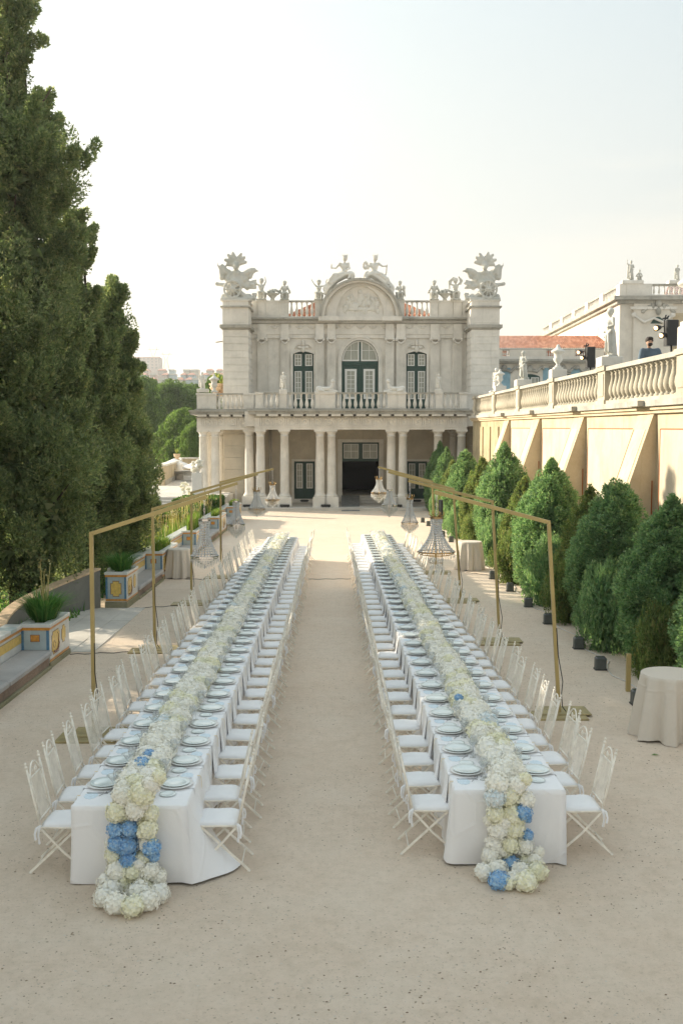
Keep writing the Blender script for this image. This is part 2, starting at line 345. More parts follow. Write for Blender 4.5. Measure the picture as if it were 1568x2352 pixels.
class MB:
    def __init__(s): s.v = []; s.f = []; s.m = []; s.s = []
    def add(s, vs, fs, mi=0, sm=False):
        b = len(s.v); s.v += [tuple(v) for v in vs]
        for f in fs: s.f.append(tuple(b + i for i in f)); s.m.append(mi); s.s.append(sm)
        return s
    def box(s, x0, x1, y0, y1, z0, z1, mi=0):
        if x0 > x1: x0, x1 = x1, x0
        if y0 > y1: y0, y1 = y1, y0
        if z0 > z1: z0, z1 = z1, z0
        return s.add([(x0, y0, z0), (x1, y0, z0), (x1, y1, z0), (x0, y1, z0), (x0, y0, z1), (x1, y0, z1), (x1, y1, z1), (x0, y1, z1)],
              [(0, 3, 2, 1), (4, 5, 6, 7), (0, 1, 5, 4), (1, 2, 6, 5), (2, 3, 7, 6), (3, 0, 4, 7)], mi)
    def bev(s, x0, x1, y0, y1, z0, z1, b=0.01, mi=0):
        """box with chamfered top edges and vertical corners"""
        x0, x1 = min(x0, x1), max(x0, x1); y0, y1 = min(y0, y1), max(y0, y1); z0, z1 = min(z0, z1), max(z0, z1)
        def ring(i, z):
            return [(x0 + i + b, y0 + i, z), (x1 - i - b, y0 + i, z), (x1 - i, y0 + i + b, z), (x1 - i, y1 - i - b, z),
                    (x1 - i - b, y1 - i, z), (x0 + i + b, y1 - i, z), (x0 + i, y1 - i - b, z), (x0 + i, y0 + i + b, z)]
        vs = ring(0, z0) + ring(0, z1 - b) + ring(b, z1)
        fs = [tuple(range(7, -1, -1)), tuple(range(16, 24))]
        for k in (0, 8):
            for i in range(8): fs.append((k + i, k + (i + 1) % 8, k + 8 + (i + 1) % 8, k + 8 + i))
        return s.add(vs, fs, mi)
    def ext(s, poly, y0, y1, mi=0, sm=False):
        """xz outline pushed along y"""
        n = len(poly)
        a = sum(poly[i][0] * poly[(i + 1) % n][1] - poly[(i + 1) % n][0] * poly[i][1] for i in range(n))
        if a < 0: poly = poly[::-1]
        vs = [(x, y0, z) for x, z in poly] + [(x, y1, z) for x, z in poly]
        fs = [tuple(range(n)), tuple(range(2 * n - 1, n - 1, -1))]
        b = len(s.v); s.v += vs
        for f in fs: s.f.append(tuple(b + i for i in f)); s.m.append(mi); s.s.append(False)
        for i in range(n):
            j = (i + 1) % n; s.f.append((b + i, b + n + i, b + n + j, b + j)); s.m.append(mi); s.s.append(sm)
        return s
    def extx(s, poly, x0, x1, mi=0):
        """yz outline pushed along x"""
        n = len(poly); b = len(s.v)
        s.v += [(x0, y, z) for y, z in poly] + [(x1, y, z) for y, z in poly]
        for f in [tuple(range(n)), tuple(range(2 * n - 1, n - 1, -1))] + [(i, n + i, n + (i + 1) % n, (i + 1) % n) for i in range(n)]:
            s.f.append(tuple(b + i for i in f)); s.m.append(mi); s.s.append(False)
        return s
    def extz(s, poly, z0, z1, mi=0):
        n = len(poly); b = len(s.v)
        s.v += [(x, y, z0) for x, y in poly] + [(x, y, z1) for x, y in poly]
        for f in [tuple(range(n - 1, -1, -1)), tuple(range(n, 2 * n))] + [(i, (i + 1) % n, n + (i + 1) % n, n + i) for i in range(n)]:
            s.f.append(tuple(b + i for i in f)); s.m.append(mi); s.s.append(False)
        return s
    def lathe(s, prof, n=16, c=(0, 0, 0), mi=0, sm=True, sq=False):
        vs = []; fs = []
        for r, z in prof:
            for i in range(n):
                a = 2 * math.pi * (i + 0.5) / n
                k = 1.0 / max(abs(math.cos(a)), abs(math.sin(a))) if sq else 1.0
                vs.append((c[0] + r * k * math.cos(a), c[1] + r * k * math.sin(a), c[2] + z))
        for j in range(len(prof) - 1):
            for i in range(n):
                k = (i + 1) % n; fs.append((j * n + i, j * n + k, (j + 1) * n + k, (j + 1) * n + i))
        s.add(vs, fs, mi, sm)
        if prof[0][0] > 1e-4: s.add([vs[i] for i in range(n)][::-1], [tuple(range(n))], mi)
        if prof[-1][0] > 1e-4: s.add(vs[-n:], [tuple(range(n))], mi)
        return s
    def tube(s, pts, r, n=6, mi=0, sm=True, square=False, cap=True):
        pts = [Vector(p) for p in pts]; vs = []; fs = []; m = len(pts)
        rr = r if isinstance(r, (list, tuple)) else [r] * m
        up0 = None
        for i, p in enumerate(pts):
            d = (pts[min(i + 1, m - 1)] - pts[max(i - 1, 0)])
            if d.length < 1e-9: d = Vector((0, 0, 1))
            d.normalize()
            ref = Vector((0, 0, 1)) if abs(d.z) < 0.92 else Vector((0, 1, 0))
            if up0 is not None: ref = up0
            a = d.cross(ref)
            if a.length < 1e-6: a = d.cross(Vector((1, 0, 0)))
            a.normalize(); u = a.cross(d).normalized(); up0 = u
            for k in range(n):
                t = 2 * math.pi * (k + 0.5) / n
                vs.append(p + (a * math.cos(t) + u * math.sin(t)) * rr[i])
        for i in range(m - 1):
            for k in range(n):
                j = (k + 1) % n; fs.append((i * n + k, i * n + j, (i + 1) * n + j, (i + 1) * n + k))
        if cap: fs.append(tuple(range(n - 1, -1, -1))); fs.append(tuple((m - 1) * n + k for k in range(n)))
        return s.add(vs, fs, mi, sm and n > 4)
    def ball(s, c, r, nu=10, nv=7, mi=0, sm=True, rot=None):
        rx, ry, rz = r if isinstance(r, (tuple, list)) else (r, r, r)
        vs = []; fs = []; c = Vector(c)
        def P(x, y, z):
            q = Vector((x * rx, y * ry, z * rz))
            if rot is not None: q = rot @ q
            return c + q
        vs.append(P(0, 0, -1))
        for j in range(1, nv):
            t = math.pi * j / nv
            for i in range(nu):
                a = 2 * math.pi * i / nu; vs.append(P(math.sin(t) * math.cos(a), math.sin(t) * math.sin(a), -math.cos(t)))
        vs.append(P(0, 0, 1)); L = len(vs) - 1
        for i in range(nu):
            k = (i + 1) % nu; fs.append((0, 1 + k, 1 + i)); fs.append((L, L - nu + i, L - nu + k))
        for j in range(nv - 2):
            for i in range(nu):
                k = (i + 1) % nu; b = 1 + j * nu; fs.append((b + i, b + k, b + nu + k, b + nu + i))
        return s.add(vs, fs, mi, sm)
    def mesh(s, name, mats, off=Vector((0, 0, 0))):
        me = bpy.data.meshes.new(name)
        v = [(a - off.x, b - off.y, c - off.z) for a, b, c in s.v] if off.length > 0 else s.v
        me.from_pydata(v, [], s.f)
        for m in (mats if isinstance(mats, (list, tuple)) else [mats]): me.materials.append(m)
        me.polygons.foreach_set('material_index', s.m); me.polygons.foreach_set('use_smooth', s.s)
        me.update(); return me
    def build(s, name, mats, parent=None, kind=None, label=None):
        o = link(name, s.mesh(name, mats, org(parent)), parent, kind=kind)
        if label: o['label'] = label
        return o
    def own(s, name, mats, loc, label, cat, group=None, kind=None):
        """a thing that is one mesh, origin at loc"""
        loc = Vector(loc); o = link(name, s.mesh(name, mats, loc), None, loc)
        return tag(o, label, cat, group, kind)

def arr_mesh(name, V, Fc, mat, smooth=False):
    """fast mesh from numpy arrays; Fc is (m,k)"""
    me = bpy.data.meshes.new(name); V = np.asarray(V, dtype=np.float32); Fc = np.asarray(Fc, dtype=np.int32)
    m, k = Fc.shape
    me.vertices.add(len(V)); me.vertices.foreach_set('co', V.ravel())
    me.loops.add(m * k); me.loops.foreach_set('vertex_index', Fc.ravel())
    me.polygons.add(m); me.polygons.foreach_set('loop_start', np.arange(0, m * k, k, dtype=np.int32))
    me.polygons.foreach_set('loop_total', np.full(m, k, dtype=np.int32))
    if smooth: me.polygons.foreach_set('use_smooth', np.ones(m, dtype=bool))
    me.materials.append(mat); me.update(calc_edges=True); return me

def unit(a):
    return a / np.maximum(np.linalg.norm(a, axis=-1, keepdims=True), 1e-9)
def leaves(P, N, size, aspect=0.5, jitter=0.7, rs=nr):
    """one kite of two triangles folded at its rib at each point, growing along N"""
    n = len(P); d = unit(N + rs.normal(0, jitter, (n, 3))); t = unit(np.cross(d, rs.normal(0, 1, (n, 3))))
    q = np.cross(d, t)
    s = size * rs.uniform(0.6, 1.3, (n, 1))
    a = P; b = P + d * s * 0.5 + t * s * aspect * 0.5 + q * s * .08; c = P + d * s; e = P + d * s * 0.5 - t * s * aspect * 0.5 + q * s * .08
    V = np.stack([a, b, c, e], 1).reshape(-1, 3); I = np.arange(n)[:, None] * 4
    return V, np.concatenate([I, I + 1, I + 2, I + 3], 1)
def blades(P, N, size, aspect=0.3, jitter=0.5, rs=nr):
    """single triangles"""
    n = len(P); d = unit(N + rs.normal(0, jitter, (n, 3))); t = unit(np.cross(d, rs.normal(0, 1, (n, 3))))
    s = size * rs.uniform(0.6, 1.35, (n, 1))
    V = np.stack([P - t * s * aspect, P + t * s * aspect, P + d * s], 1).reshape(-1, 3)
    return V, np.arange(n * 3).reshape(-1, 3)

def clump_cloud(centres, radii, count, rs=nr, up=1.3):
    """points on the outer shells of many small ellipsoids"""
    n = len(centres); k = rs.randint(0, n, count)
    d = unit(rs.normal(0, 1, (count, 3))); sh = rs.uniform(0.55, 1.0, (count, 1)) ** 0.5
    off = d * radii[k][:, None] * sh; off[:, 2] *= up
    return centres[k] + off, unit(d + np.array([0, 0, .5]))

VCACHE = {}
def blob(prims, voxel, smooth=2):
    """one continuous body out of overlapping capsules and ellipsoids"""
    b = MB()
    for p in prims:
        if p[0] == 'c':
            _, a, ra, c, rc = p
            a = Vector(a); c = Vector(c); b.tube([a, a.lerp(c, .5), c], [ra, (ra + rc) / 2, rc], 8); b.ball(a, ra, 8, 6); b.ball(c, rc, 8, 6)
        elif p[0] == 'e': b.ball(p[1], p[2], 12, 8, rot=p[3] if len(p) > 3 else None)
        elif p[0] == 'b': b.box(*p[1:])
    me = b.mesh('tmp', M['marble']); o = bpy.data.objects.new('tmp', me); COL.objects.link(o)
    md = o.modifiers.new('r', 'REMESH'); md.mode = 'VOXEL'; md.voxel_size = voxel; md.use_smooth_shade = True
    if smooth: sm = o.modifiers.new('s', 'SMOOTH'); sm.iterations = smooth; sm.factor = 0.5
    dg = bpy.context.evaluated_depsgraph_get(); res = bpy.data.meshes.new_from_object(o.evaluated_get(dg))
    bpy.data.objects.remove(o); bpy.data.meshes.remove(me)
    for p in res.polygons: p.use_smooth = True
    res.materials.clear()
    return res
def with_mat(me, mat):
    me.materials.clear(); me.materials.append(mat); return me

_ONES = ['zeroth', 'first', 'second', 'third', 'fourth', 'fifth', 'sixth', 'seventh', 'eighth', 'ninth', 'tenth', 'eleventh', 'twelfth', 'thirteenth',
         'fourteenth', 'fifteenth', 'sixteenth', 'seventeenth', 'eighteenth', 'nineteenth', 'twentieth']
def nth(k):
    if k <= 20: return _ONES[k]
    t, u = divmod(k, 10)
    if u == 0: return {3: 'thirtieth', 4: 'fortieth'}[t]
    return {2: 'twenty-', 3: 'thirty-'}[t] + _ONES[u]
# ================================================================== ground
ground = MB().add([(-420, -60, 0), (420, -60, 0), (420, 100, 0), (-420, 100, 0)], [(0, 1, 2, 3)]).build('ground', M['sand'], kind='structure')

# ================================================================== palace pavilion
def Xu(xd, Y): return W(xd, 880, Y).x
def Xl(xd, Y): return W(xd, 1080, Y).x
def Zf(yd, Y): return W(784, yd, Y).z
YF, YW, YT, YN = 58.3, 62.9, 60.5, 59.3       # porch front, main wall, tower front, side wing front
pal = thing('palace_pavilion', 'pale stone palace pavilion with columned porch, balcony and arched pediment', 'palace', (1.2, YW, 0))
def part(name, mb, mat='stone', label=None, parent=None, kind=None):
    return mb.build(name, M[mat] if isinstance(mat, str) else mat, parent or pal, kind, label)

ZB = Zf(944, YF)            # balcony floor
ZA = Zf(986.5, YF)          # underside of architrave
ZP = 0.17                   # porch floor
# stepped porch floor
part('porch_floor', MB().bev(Xl(480, YF) - 1.2, Xl(1075, YF), YF - 0.55, YW, 0.0, ZP, 0.02), 'slab')

# --- main wall with real openings
def wall_holes(x0, x1, z0, z1, holes, y0, y1):
    mb = MB(); xs = sorted({x0, x1, *[h[0] for h in holes], *[h[1] for h in holes]})
    for a, c in zip(xs, xs[1:]):
        hz = sorted([(h[2], h[3]) for h in holes if h[0] <= a + 1e-6 and h[1] >= c - 1e-6])
        z = z0
        for h0, h1 in hz:
            if h0 > z: mb.box(a, c, y0, y1, z, h0)
            z = h1
        if z < z1: mb.box(a, c, y0, y1, z, z1)
    return mb
WX0, WX1 = Xu(586, YW) - .25, Xu(1069.5, YW) + .25
zc_top = Zf(739.6, YW)
cwx0, cwx1, cwz = Xu(784.3, YW), Xu(868.7, YW), Zf(829.3, YW)   # central door
cwt = Zf(780.6, YW)
sws = [(Xu(672.8, YW), Xu(720.2, YW)), (Xu(932.2, YW), Xu(978.9, YW))]
swt = Zf(807, YW); swsp = Zf(813, YW)
uw = wall_holes(WX0, WX1, ZB, zc_top, [(cwx0, cwx1, ZB, cwt)] + [(a, c, ZB, swt) for a, c in sws], YW, YW + 0.5)
def arc(x0, x1, zs, zt, n=16):
    cx = (x0 + x1) / 2; rx = (x1 - x0) / 2
    return [(cx - rx * math.cos(math.pi * i / n), zs + (zt - zs) * math.sin(math.pi * i / n)) for i in range(n + 1)]
def seg(x0, x1, zs, zt, n=8):
    return [(x0 + (x1 - x0) * i / n, zs + (zt - zs) * math.sin(math.pi * i / n) ** 0.8) for i in range(n + 1)]
def spandrel(mb, pts, x0, x1, zt, y0, y1):
    h = len(pts) // 2
    mb.ext([(x0, zt + .001)] + pts[:h + 1], y0 + .002, y1); mb.ext([(x1, zt + .001)] + pts[h:][::-1], y0 + .002, y1)
spandrel(uw, arc(cwx0, cwx1, cwz, cwt), cwx0, cwx1, cwt, YW, YW + .5)
for a, c in sws: spandrel(uw, seg(a, c, swsp, swt), a, c, swt, YW, YW + .5)
part('upper_wall', uw)

# lower wall: door, hall opening, door
dl = (Xl(675.4, YW), Xl(722.8, YW), ZP, Zf(1059.6, YW))
dr = (Xl(934, YW), Xl(981, YW), ZP, Zf(1059.6, YW))
hall = (Xl(785.6, YW), Xl(870, YW), ZP, Zf(1016, YW))
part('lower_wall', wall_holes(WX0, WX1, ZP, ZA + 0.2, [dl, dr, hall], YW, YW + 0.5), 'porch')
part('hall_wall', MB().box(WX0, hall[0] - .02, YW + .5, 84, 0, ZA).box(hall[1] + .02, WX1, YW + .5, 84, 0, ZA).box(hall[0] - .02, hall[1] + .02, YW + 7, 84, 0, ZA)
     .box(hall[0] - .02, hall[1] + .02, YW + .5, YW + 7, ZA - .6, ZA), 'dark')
part('body_wall', MB().box(WX0, WX1, YW + .8, 84, ZA + .002, zc_top), 'stone')
part('balcony_floor', MB().box(WX0, WX1, YF + .3, YW, ZA + .2, ZB - .01), 'stone')
# porch ceiling beams
for xd in (598.5, 653.6, 734.9, 761.3, 897.6, 924.3, 1005, 1058.3):
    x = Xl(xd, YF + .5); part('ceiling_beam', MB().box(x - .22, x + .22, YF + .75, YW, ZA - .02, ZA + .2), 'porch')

# --- towers of dressed courses
for (xa, xb, xin, sgn) in ((512.5, 571.6, 1, 1), (1080.5, 1145, -1, -1)):
    a, c = Xu(xa, YT), Xu(xb, YT)
    zt = Zf(756.5, YT); zs = [ZB - .4] + [Zf(1325 * .25632 + 562.7 - 16.1 * k, YT) for k in range(1, 10)]
    zs = [z for z in zs if z < zt - 0.1] + [zt]
    part('tower_core', MB().box(a + .03, c - .03, YT + .03, 66, 0, zt + .05))
    for z0, z1 in zip(zs, zs[1:]):
        part('stone_course', MB().bev(a, c, YT, 65.9, z0 + .012, z1 - .012, 0.012))
    z0 = ZP
    while z0 < ZB - .5:
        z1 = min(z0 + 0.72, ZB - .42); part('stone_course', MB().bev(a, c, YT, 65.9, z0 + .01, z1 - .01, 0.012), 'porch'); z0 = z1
        if z1 >= ZB - .43: break
    # mouldings and attic block
    zm0, zm1 = zt, Zf(745.8, YT)
    part('string_course', MB().box(a - .05, c + .05, YT - .05, 66, zm0, zm0 + .09).box(a - .16, c + .16, YT - .16, 66.1, zm0 + .09, zm1), 'stone_w')
    za = Zf(706.0, YT)
    part('attic_block', MB().box(a, c, YT, 66, zm1, za).box(a + .12, c - .12, YT - .02, YT, zm1 + .12, za - .12))
    zb = Zf(702.6, YT); zt2 = Zf(688.4, YT)
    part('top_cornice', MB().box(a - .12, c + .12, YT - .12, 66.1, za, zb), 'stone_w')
    part('pedestal_block', MB().box(a + .02, c - .02, YT, 66, zb, zt2 - .06).box(a - .06, c + .06, YT - .06, 66, zt2 - .06, zt2), 'stone')
    TOWER_TOP = zt2
# --- entablature of the upper floor
zfa, zfb, zcb = Zf(776.7, YW), Zf(759.5, YW), Zf(744.7, YW)
part('upper_architrave', MB().box(WX0, WX1, YW - .10, YW, zfa, zfa + .22).box(WX0, WX1, YW - .14, YW, zfa + .225, zfb))
part('upper_frieze', MB().box(WX0, WX1, YW - .09, YW, zfb + .002, zcb))
zd = Zf(738.8, YW)
dent = MB().box(-.03, .03, -.06, .06, -.05, .05).mesh('dentil', M['stone'])
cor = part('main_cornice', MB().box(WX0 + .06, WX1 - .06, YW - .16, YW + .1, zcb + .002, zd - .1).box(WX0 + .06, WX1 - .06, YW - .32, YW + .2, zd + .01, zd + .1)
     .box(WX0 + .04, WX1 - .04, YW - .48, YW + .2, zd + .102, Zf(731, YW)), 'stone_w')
nd = 150
for i in range(nd):
    x = WX0 + .12 + (WX1 - WX0 - .24) * i / (nd - 1); place('dentil', dent, pal, (x, YW - .22, zd - .045))
# swags along the frieze
sw = MB().tube([(-.22, 0, .05), (-.1, -.02, -.03), (0, -.03, -.06), (.1, -.02, -.03), (.22, 0, .05)], [.02, .035, .045, .035, .02], 6).ball((-.23, -.01, .06), .04, 6, 5).ball((.23, -.01, .06), .04, 6, 5).ball((0, -.02, .04), (.07, .04, .05), 8, 5).mesh('frieze_swag', M['stone'])
for i in range(17):
    x = WX0 + .75 + (WX1 - WX0 - 1.5) * i / 16; place('frieze_swag', sw, pal, (x, YW - .10, (zfb + zcb) / 2))

# --- pilasters with ionic capitals
capital_mb = MB().box(-.26, .26, -.10, 0, .20, .27)
for sx in (-1, 1):
    capital_mb.tube([(sx * .24, -.12, .12), (sx * .24, .02, .12)], .085, 12).ball((sx * .24, -.12, .12), .035, 6, 5)
capital_mb.box(-.22, .22, -.09, 0, .12, .20).tube([(-.2, -.1, .06), (-.1, -.13, -.02), (0, -.14, -.06), (.1, -.13, -.02), (.2, -.1, .06)], [.02, .035, .045, .035, .02], 6)
capm = capital_mb.mesh('capital', M['stone'])
for xa, xb in ((592.6, 613.1), (645.9, 664.3), (724.9, 743.8), (751.5, 770.2), (884, 903.3), (908.9, 928.9), (986.6, 1007), (1039, 1059)):
    a, c = Xu(xa, YW), Xu(xb, YW); zt = Zf(787, YW); fl = MB(); nf = 6; wf = (c - a) / (nf * 2 + 1)
    central = 720 < xa < 910; pr = .28 if central else .20
    fl.box(a, c, YW - pr, YW, ZB, zt)
    for i in range(nf + 1): fl.box(a + wf * 2 * i, a + wf * (2 * i + 1), YW - pr - .025, YW - pr, ZB + .6, zt - .05)
    fl.box(a - .05, c + .05, YW - pr - .06, YW - pr, ZB, ZB + .30)
    p = part('pilaster', fl)
    o = place('capital', capm, p, ((a + c) / 2, YW - pr, zt)); o.scale = ((c - a) / .52, 1, (Zf(773, YW) - zt) / .27)
    part('pilaster_entablature', MB().box(a - .01, c + .01, YW - pr - .02, YW - .14, zfa + .005, zfb - .005).box(a + .01, c - .01, YW - pr, YW - .12, zfb + .003, zcb - .004))
# raised wall panels between pilasters and window surrounds
for xa, xb in ((617, 641.5), (1011, 1034.5)):
    a, c = Xu(xa, YW), Xu(xb, YW); part('wall_panel', MB().box(a, c, YW - .035, YW, ZB + .3, Zf(783, YW)))
for (a, c) in sws:
    s = MB(); sw_ = .13
    s.box(a - sw_, a - .001, YW - .08, YW + .1, ZB, swsp); s.box(c + .001, c + sw_, YW - .08, YW + .1, ZB, swsp)
    o_ = seg(a - sw_, c + sw_, swsp, swt + .13); i_ = seg(a, c, swsp, swt)
    for k in range(len(o_) - 1): s.ext([i_[k], i_[k + 1], o_[k + 1], o_[k]], YW - .08, YW - .001)
    part('window_surround', s)
    zz = swt + .12; cx = (a + c) / 2
    part('keystone_ornament', MB().ball((cx, YW - .10, zz), (.13, .10, .20), 10, 8).ball((cx - .22, YW - .06, zz + .12), (.16, .07, .10), 8, 6)
         .ball((cx + .22, YW - .06, zz + .12), (.16, .07, .10), 8, 6).ball((cx, YW - .08, zz + .42), (.09, .08, .22), 8, 6)
         .tube([(cx - .5, YW - .05, zz + .05), (cx - .36, YW - .07, zz + .3), (cx - .1, YW - .07, zz + .3)], .035, 6).tube([(cx + .5, YW - .05, zz + .05), (cx + .36, YW - .07, zz + .3), (cx + .1, YW - .07, zz + .3)], .035, 6))
s = MB(); o_ = arc(cwx0 - .22, cwx1 + .22, cwz, cwt + .24); i_ = arc(cwx0, cwx1, cwz, cwt); m_ = arc(cwx0 - .14, cwx1 + .14, cwz, cwt + .15)
for k in range(len(o_) - 1):
    s.ext([i_[k], i_[k + 1], m_[k + 1], m_[k]], YW - .07, YW - .001); s.ext([m_[k], m_[k + 1], o_[k + 1], o_[k]], YW - .13, YW - .001)
for sx, e in ((-1, cwx0), (1, cwx1)):
    s.box(e, e + sx * .14, YW - .07, YW - .001, ZB, cwz); s.box(e + sx * .14, e + sx * .22, YW - .13, YW - .001, ZB, cwz)
part('window_surround', s)

# --- windows: green leaves, white sashes, single panes
def sash(par, x0, x1, z0, z1, Y, nx, nz, arch=None, th=.055, bar=.028):
    """white sash with glazing bars; arch: list of xz points for a curved head"""
    sb = MB()
    sb.box(x0, x0 + th, Y - .04, Y + .02, z0, z1); sb.box(x1 - th, x1, Y - .04, Y + .02, z0, z1)
    sb.box(x0 + th, x1 - th, Y - .04, Y + .02, z0, z0 + th); sb.box(x0 + th, x1 - th, Y - .04, Y + .02, z1 - th, z1)
    gx0, gx1, gz0, gz1 = x0 + th, x1 - th, z0 + th, z1 - th
    xs = [gx0 + (gx1 - gx0) * i / nx for i in range(nx + 1)]; zs = [gz0 + (gz1 - gz0) * i / nz for i in range(nz + 1)]
    for x in xs[1:-1]: sb.box(x - bar / 2, x + bar / 2, Y - .03, Y + .01, gz0, gz1)
    for z in zs[1:-1]:
        for a, c in zip(xs, xs[1:]): sb.box(a + bar / 2, c - bar / 2, Y - .028, Y + .01, z - bar / 2, z + bar / 2)
    sb.build('sash', M['white'], par)
    for a, c in zip(xs, xs[1:]):
        for d, e in zip(zs, zs[1:]): MB().box(a, c, Y - .005, Y + .015, d, e).build('pane', M['pane'], par)
for (a, c), xo in zip(sws, (672.8, 932.2)):
    Y = YW + .22; k = (c - a) / 47.4
    zt_ = [ZB] + [Zf(851, YW)]
    g = MB(); g.box(a, c, Y, Y + .06, ZB, swsp); pts = seg(a, c, swsp, swt); g.ext([(a, swsp - .001)] + pts[1:-1] + [(c, swsp - .001)], Y, Y + .06)
    g.box(a, c, Y - .03, Y, Zf(851, YW), Zf(841, YW)); g.box((a + c) / 2 - .05, (a + c) / 2 + .05, Y - .04, Y, ZB, swsp + .05)
    wn = part('window', g, 'green', 'tall green window leaf pair with white sashes')
    for u in (0, 1):
        x0 = a + k * (3.4 + 24.6 * u); x1 = x0 + k * 16.3
        sash(wn, x0, x1, Zf(840, YW), Zf(813, YW), Y - .03, 2, 3)
        sash(wn, x0, x1, Zf(916.5, YW), Zf(852, YW), Y - .03, 2, 5)
Y = YW + .24; g = MB()
g.box(cwx0, cwx1, Y, Y + .06, ZB, cwz); g.ext([(cwx0, cwz)] + arc(cwx0, cwx1, cwz, cwt)[1:-1] + [(cwx1, cwz)], Y, Y + .06)
g.box(cwx0, cwx1, Y - .05, Y, Zf(838.5, YW), Zf(829.5, YW)); cm = (cwx0 + cwx1) / 2
g.box(cm - .05, cm + .05, Y - .05, Y, ZB, Zf(838.5, YW)).box(cm - .05, cm + .05, Y - .05, Y, cwz, cwt - .03)
wn = part('door', g, 'green', 'arched green balcony door with glazed white fanlight')
for sx in (-1, 1):     # fanlight quarters: sash follows the arch, four panes each
    rx = (cwx1 - cwx0) / 2 - .03; rz = cwt - cwz - .03; z0 = cwz + .01; xi = cm + sx * .06
    n_ = 12; th_ = .09
    outp = [(cm + sx * rx * math.sin(math.pi / 2 * i / n_), z0 + rz * math.cos(math.pi / 2 * i / n_)) for i in range(n_ + 1)]
    inp = [(cm + sx * (rx - th_) * math.sin(math.pi / 2 * i / n_), z0 + (rz - th_) * math.cos(math.pi / 2 * i / n_)) for i in range(n_ + 1)]
    sb = MB()
    for i in range(n_): sb.ext([inp[i], inp[i + 1], outp[i + 1], outp[i]], Y - .07, Y - .01)
    sb.box(xi, xi + sx * .07, Y - .068, Y - .01, z0, z0 + rz - .06); sb.box(xi + sx * .07, cm + sx * (rx - .05), Y - .069, Y - .01, z0, z0 + .09)
    xm = cm + sx * rx * .50; zm = z0 + rz * .52
    sb.box(xm - .015, xm + .015, Y - .06, Y - .01, z0 + .09, z0 + rz * .82); sb.box(xi + sx * .07, cm + sx * rx * .80, Y - .058, Y - .01, zm - .015, zm + .015)
    sb.build('sash', M['white'], wn)
    def clipq(xa, xb, za, zb):
        pts = []
        for i in range(7):
            x = xa + (xb - xa) * i / 6; q = max(0, 1 - ((x - cm) / (rx - .05)) ** 2); pts.append((x, min(zb, z0 + (rz - .05) * math.sqrt(q))))
        if pts[-1][1] < za or pts[0][1] < za: pts = [(x, max(z, za + .003)) for x, z in pts]
        return [(xa, za)] + pts + [(xb, za)]
    xo_ = cm + sx * (rx - .06)
    for (xa, xb) in ((xi, xm), (xm, xo_)):
        for (za, zb) in ((z0 + .05, zm), (zm, z0 + rz)):
            if xb == xo_ and za == zm: xb2 = cm + sx * rx * .82
            else: xb2 = xb
            MB().ext(clipq(xa, xb2, za, zb), Y - .03, Y - .012).build('pane', M['pane'], wn)
for xa, xb in ((791.8, 818.7), (834.6, 860.5)):
    sash(wn, Xu(xa, YW), Xu(xb, YW), Zf(916, YW), Zf(847, YW), Y - .01, 2, 6, th=.13)
# lower doors
for d in (dl, dr):
    Y = YW + .2; g = MB().box(d[0], d[1], Y, Y + .06, d[2] + .22, d[3]); cm2 = (d[0] + d[1]) / 2
    g.box(cm2 - .03, cm2 + .03, Y - .03, Y, d[2] + .22, d[3])
    for u in (-1, 1):
        xa = cm2 + u * .08; xb = cm2 + u * .58; g.box(xa, xb, Y - .02, Y, d[2] + .32, d[2] + .74)
    dd = part('door', g, 'green', 'low green double door with white glazed panels')
    for xa, xb in ((cm2 - .52, cm2 - .12), (cm2 + .12, cm2 + .52)): sash(dd, xa, xb, d[2] + .88, d[3] - .14, Y - .02, 2, 4, th=.05)
    part('door_surround', MB().box(d[0] - .14, d[0] - .001, YW - .08, YW + .1, ZP, d[3] + .14).box(d[1] + .001, d[1] + .14, YW - .08, YW + .1, ZP, d[3] + .14).box(d[0], d[1], YW - .08, YW - .001, d[3], d[3] + .14), 'stone')
    part('door_base', MB().box(d[0], d[1], YW - .06, YW + .3, ZP, d[2] + .22), 'stone')
    part('vent_grille', MB().extz([(0, 0), (0, 0), (0, 0)], 0, 0.001) if 0 else MB().ext([(cm2 - .3, d[2] + .11), (cm2 - .2, d[2] + .18), (cm2 + .2, d[2] + .18), (cm2 + .3, d[2] + .11), (cm2 + .2, d[2] + .04), (cm2 - .2, d[2] + .04)], YW - .075, YW - .061), 'black')
    part('wall_niche', MB().box(d[0] - .05, d[1] + .05, YW - .05, YW - .03, d[3] + .25, ZA - .5).box(d[0] - .05, d[1] + .05, YW - .09, YW - .02, d[3] + .22, d[3] + .27), 'porch')
# hall: green transom with two white windows
Y = YW + .1; zt0, zt1 = Zf(1059.6, YW), hall[3]
g = MB().box(hall[0], hall[1], Y, Y + .05, zt0, zt1); tr = part('transom', g, 'green')
cmh = (hall[0] + hall[1]) / 2
for u in (-1, 1):
    xa = cmh + u * .13; xb = cmh + u * (hall[1] - hall[0]) / 2 - u * .10
    sash(tr, min(xa, xb), max(xa, xb), zt0 + .18, zt1 - .1, Y - .01, 2, 2, th=.03)
part('door_surround', MB().box(hall[0] - .28, hall[0] - .001, YW - .1, YW + .1, ZP, hall[3] + .2).box(hall[1] + .001, hall[1] + .28, YW - .1, YW + .1, ZP, hall[3] + .2).box(hall[0], hall[1], YW - .1, YW - .001, hall[3], hall[3] + .2), 'stone')
part('hall_floor', MB().box(hall[0], hall[1], YW, YW + 7, 0, .62), 'porch')
xs0, xs1 = Xl(826, YW - 1.2), Xl(870, YW)
for k in range(3):
    part('step', MB().bev(xs0, hall[1] + .25, YW - .35 - .38 * (2 - k), YW, ZP + .15 * k, ZP + .15 * (k + 1), .02), 'slab')
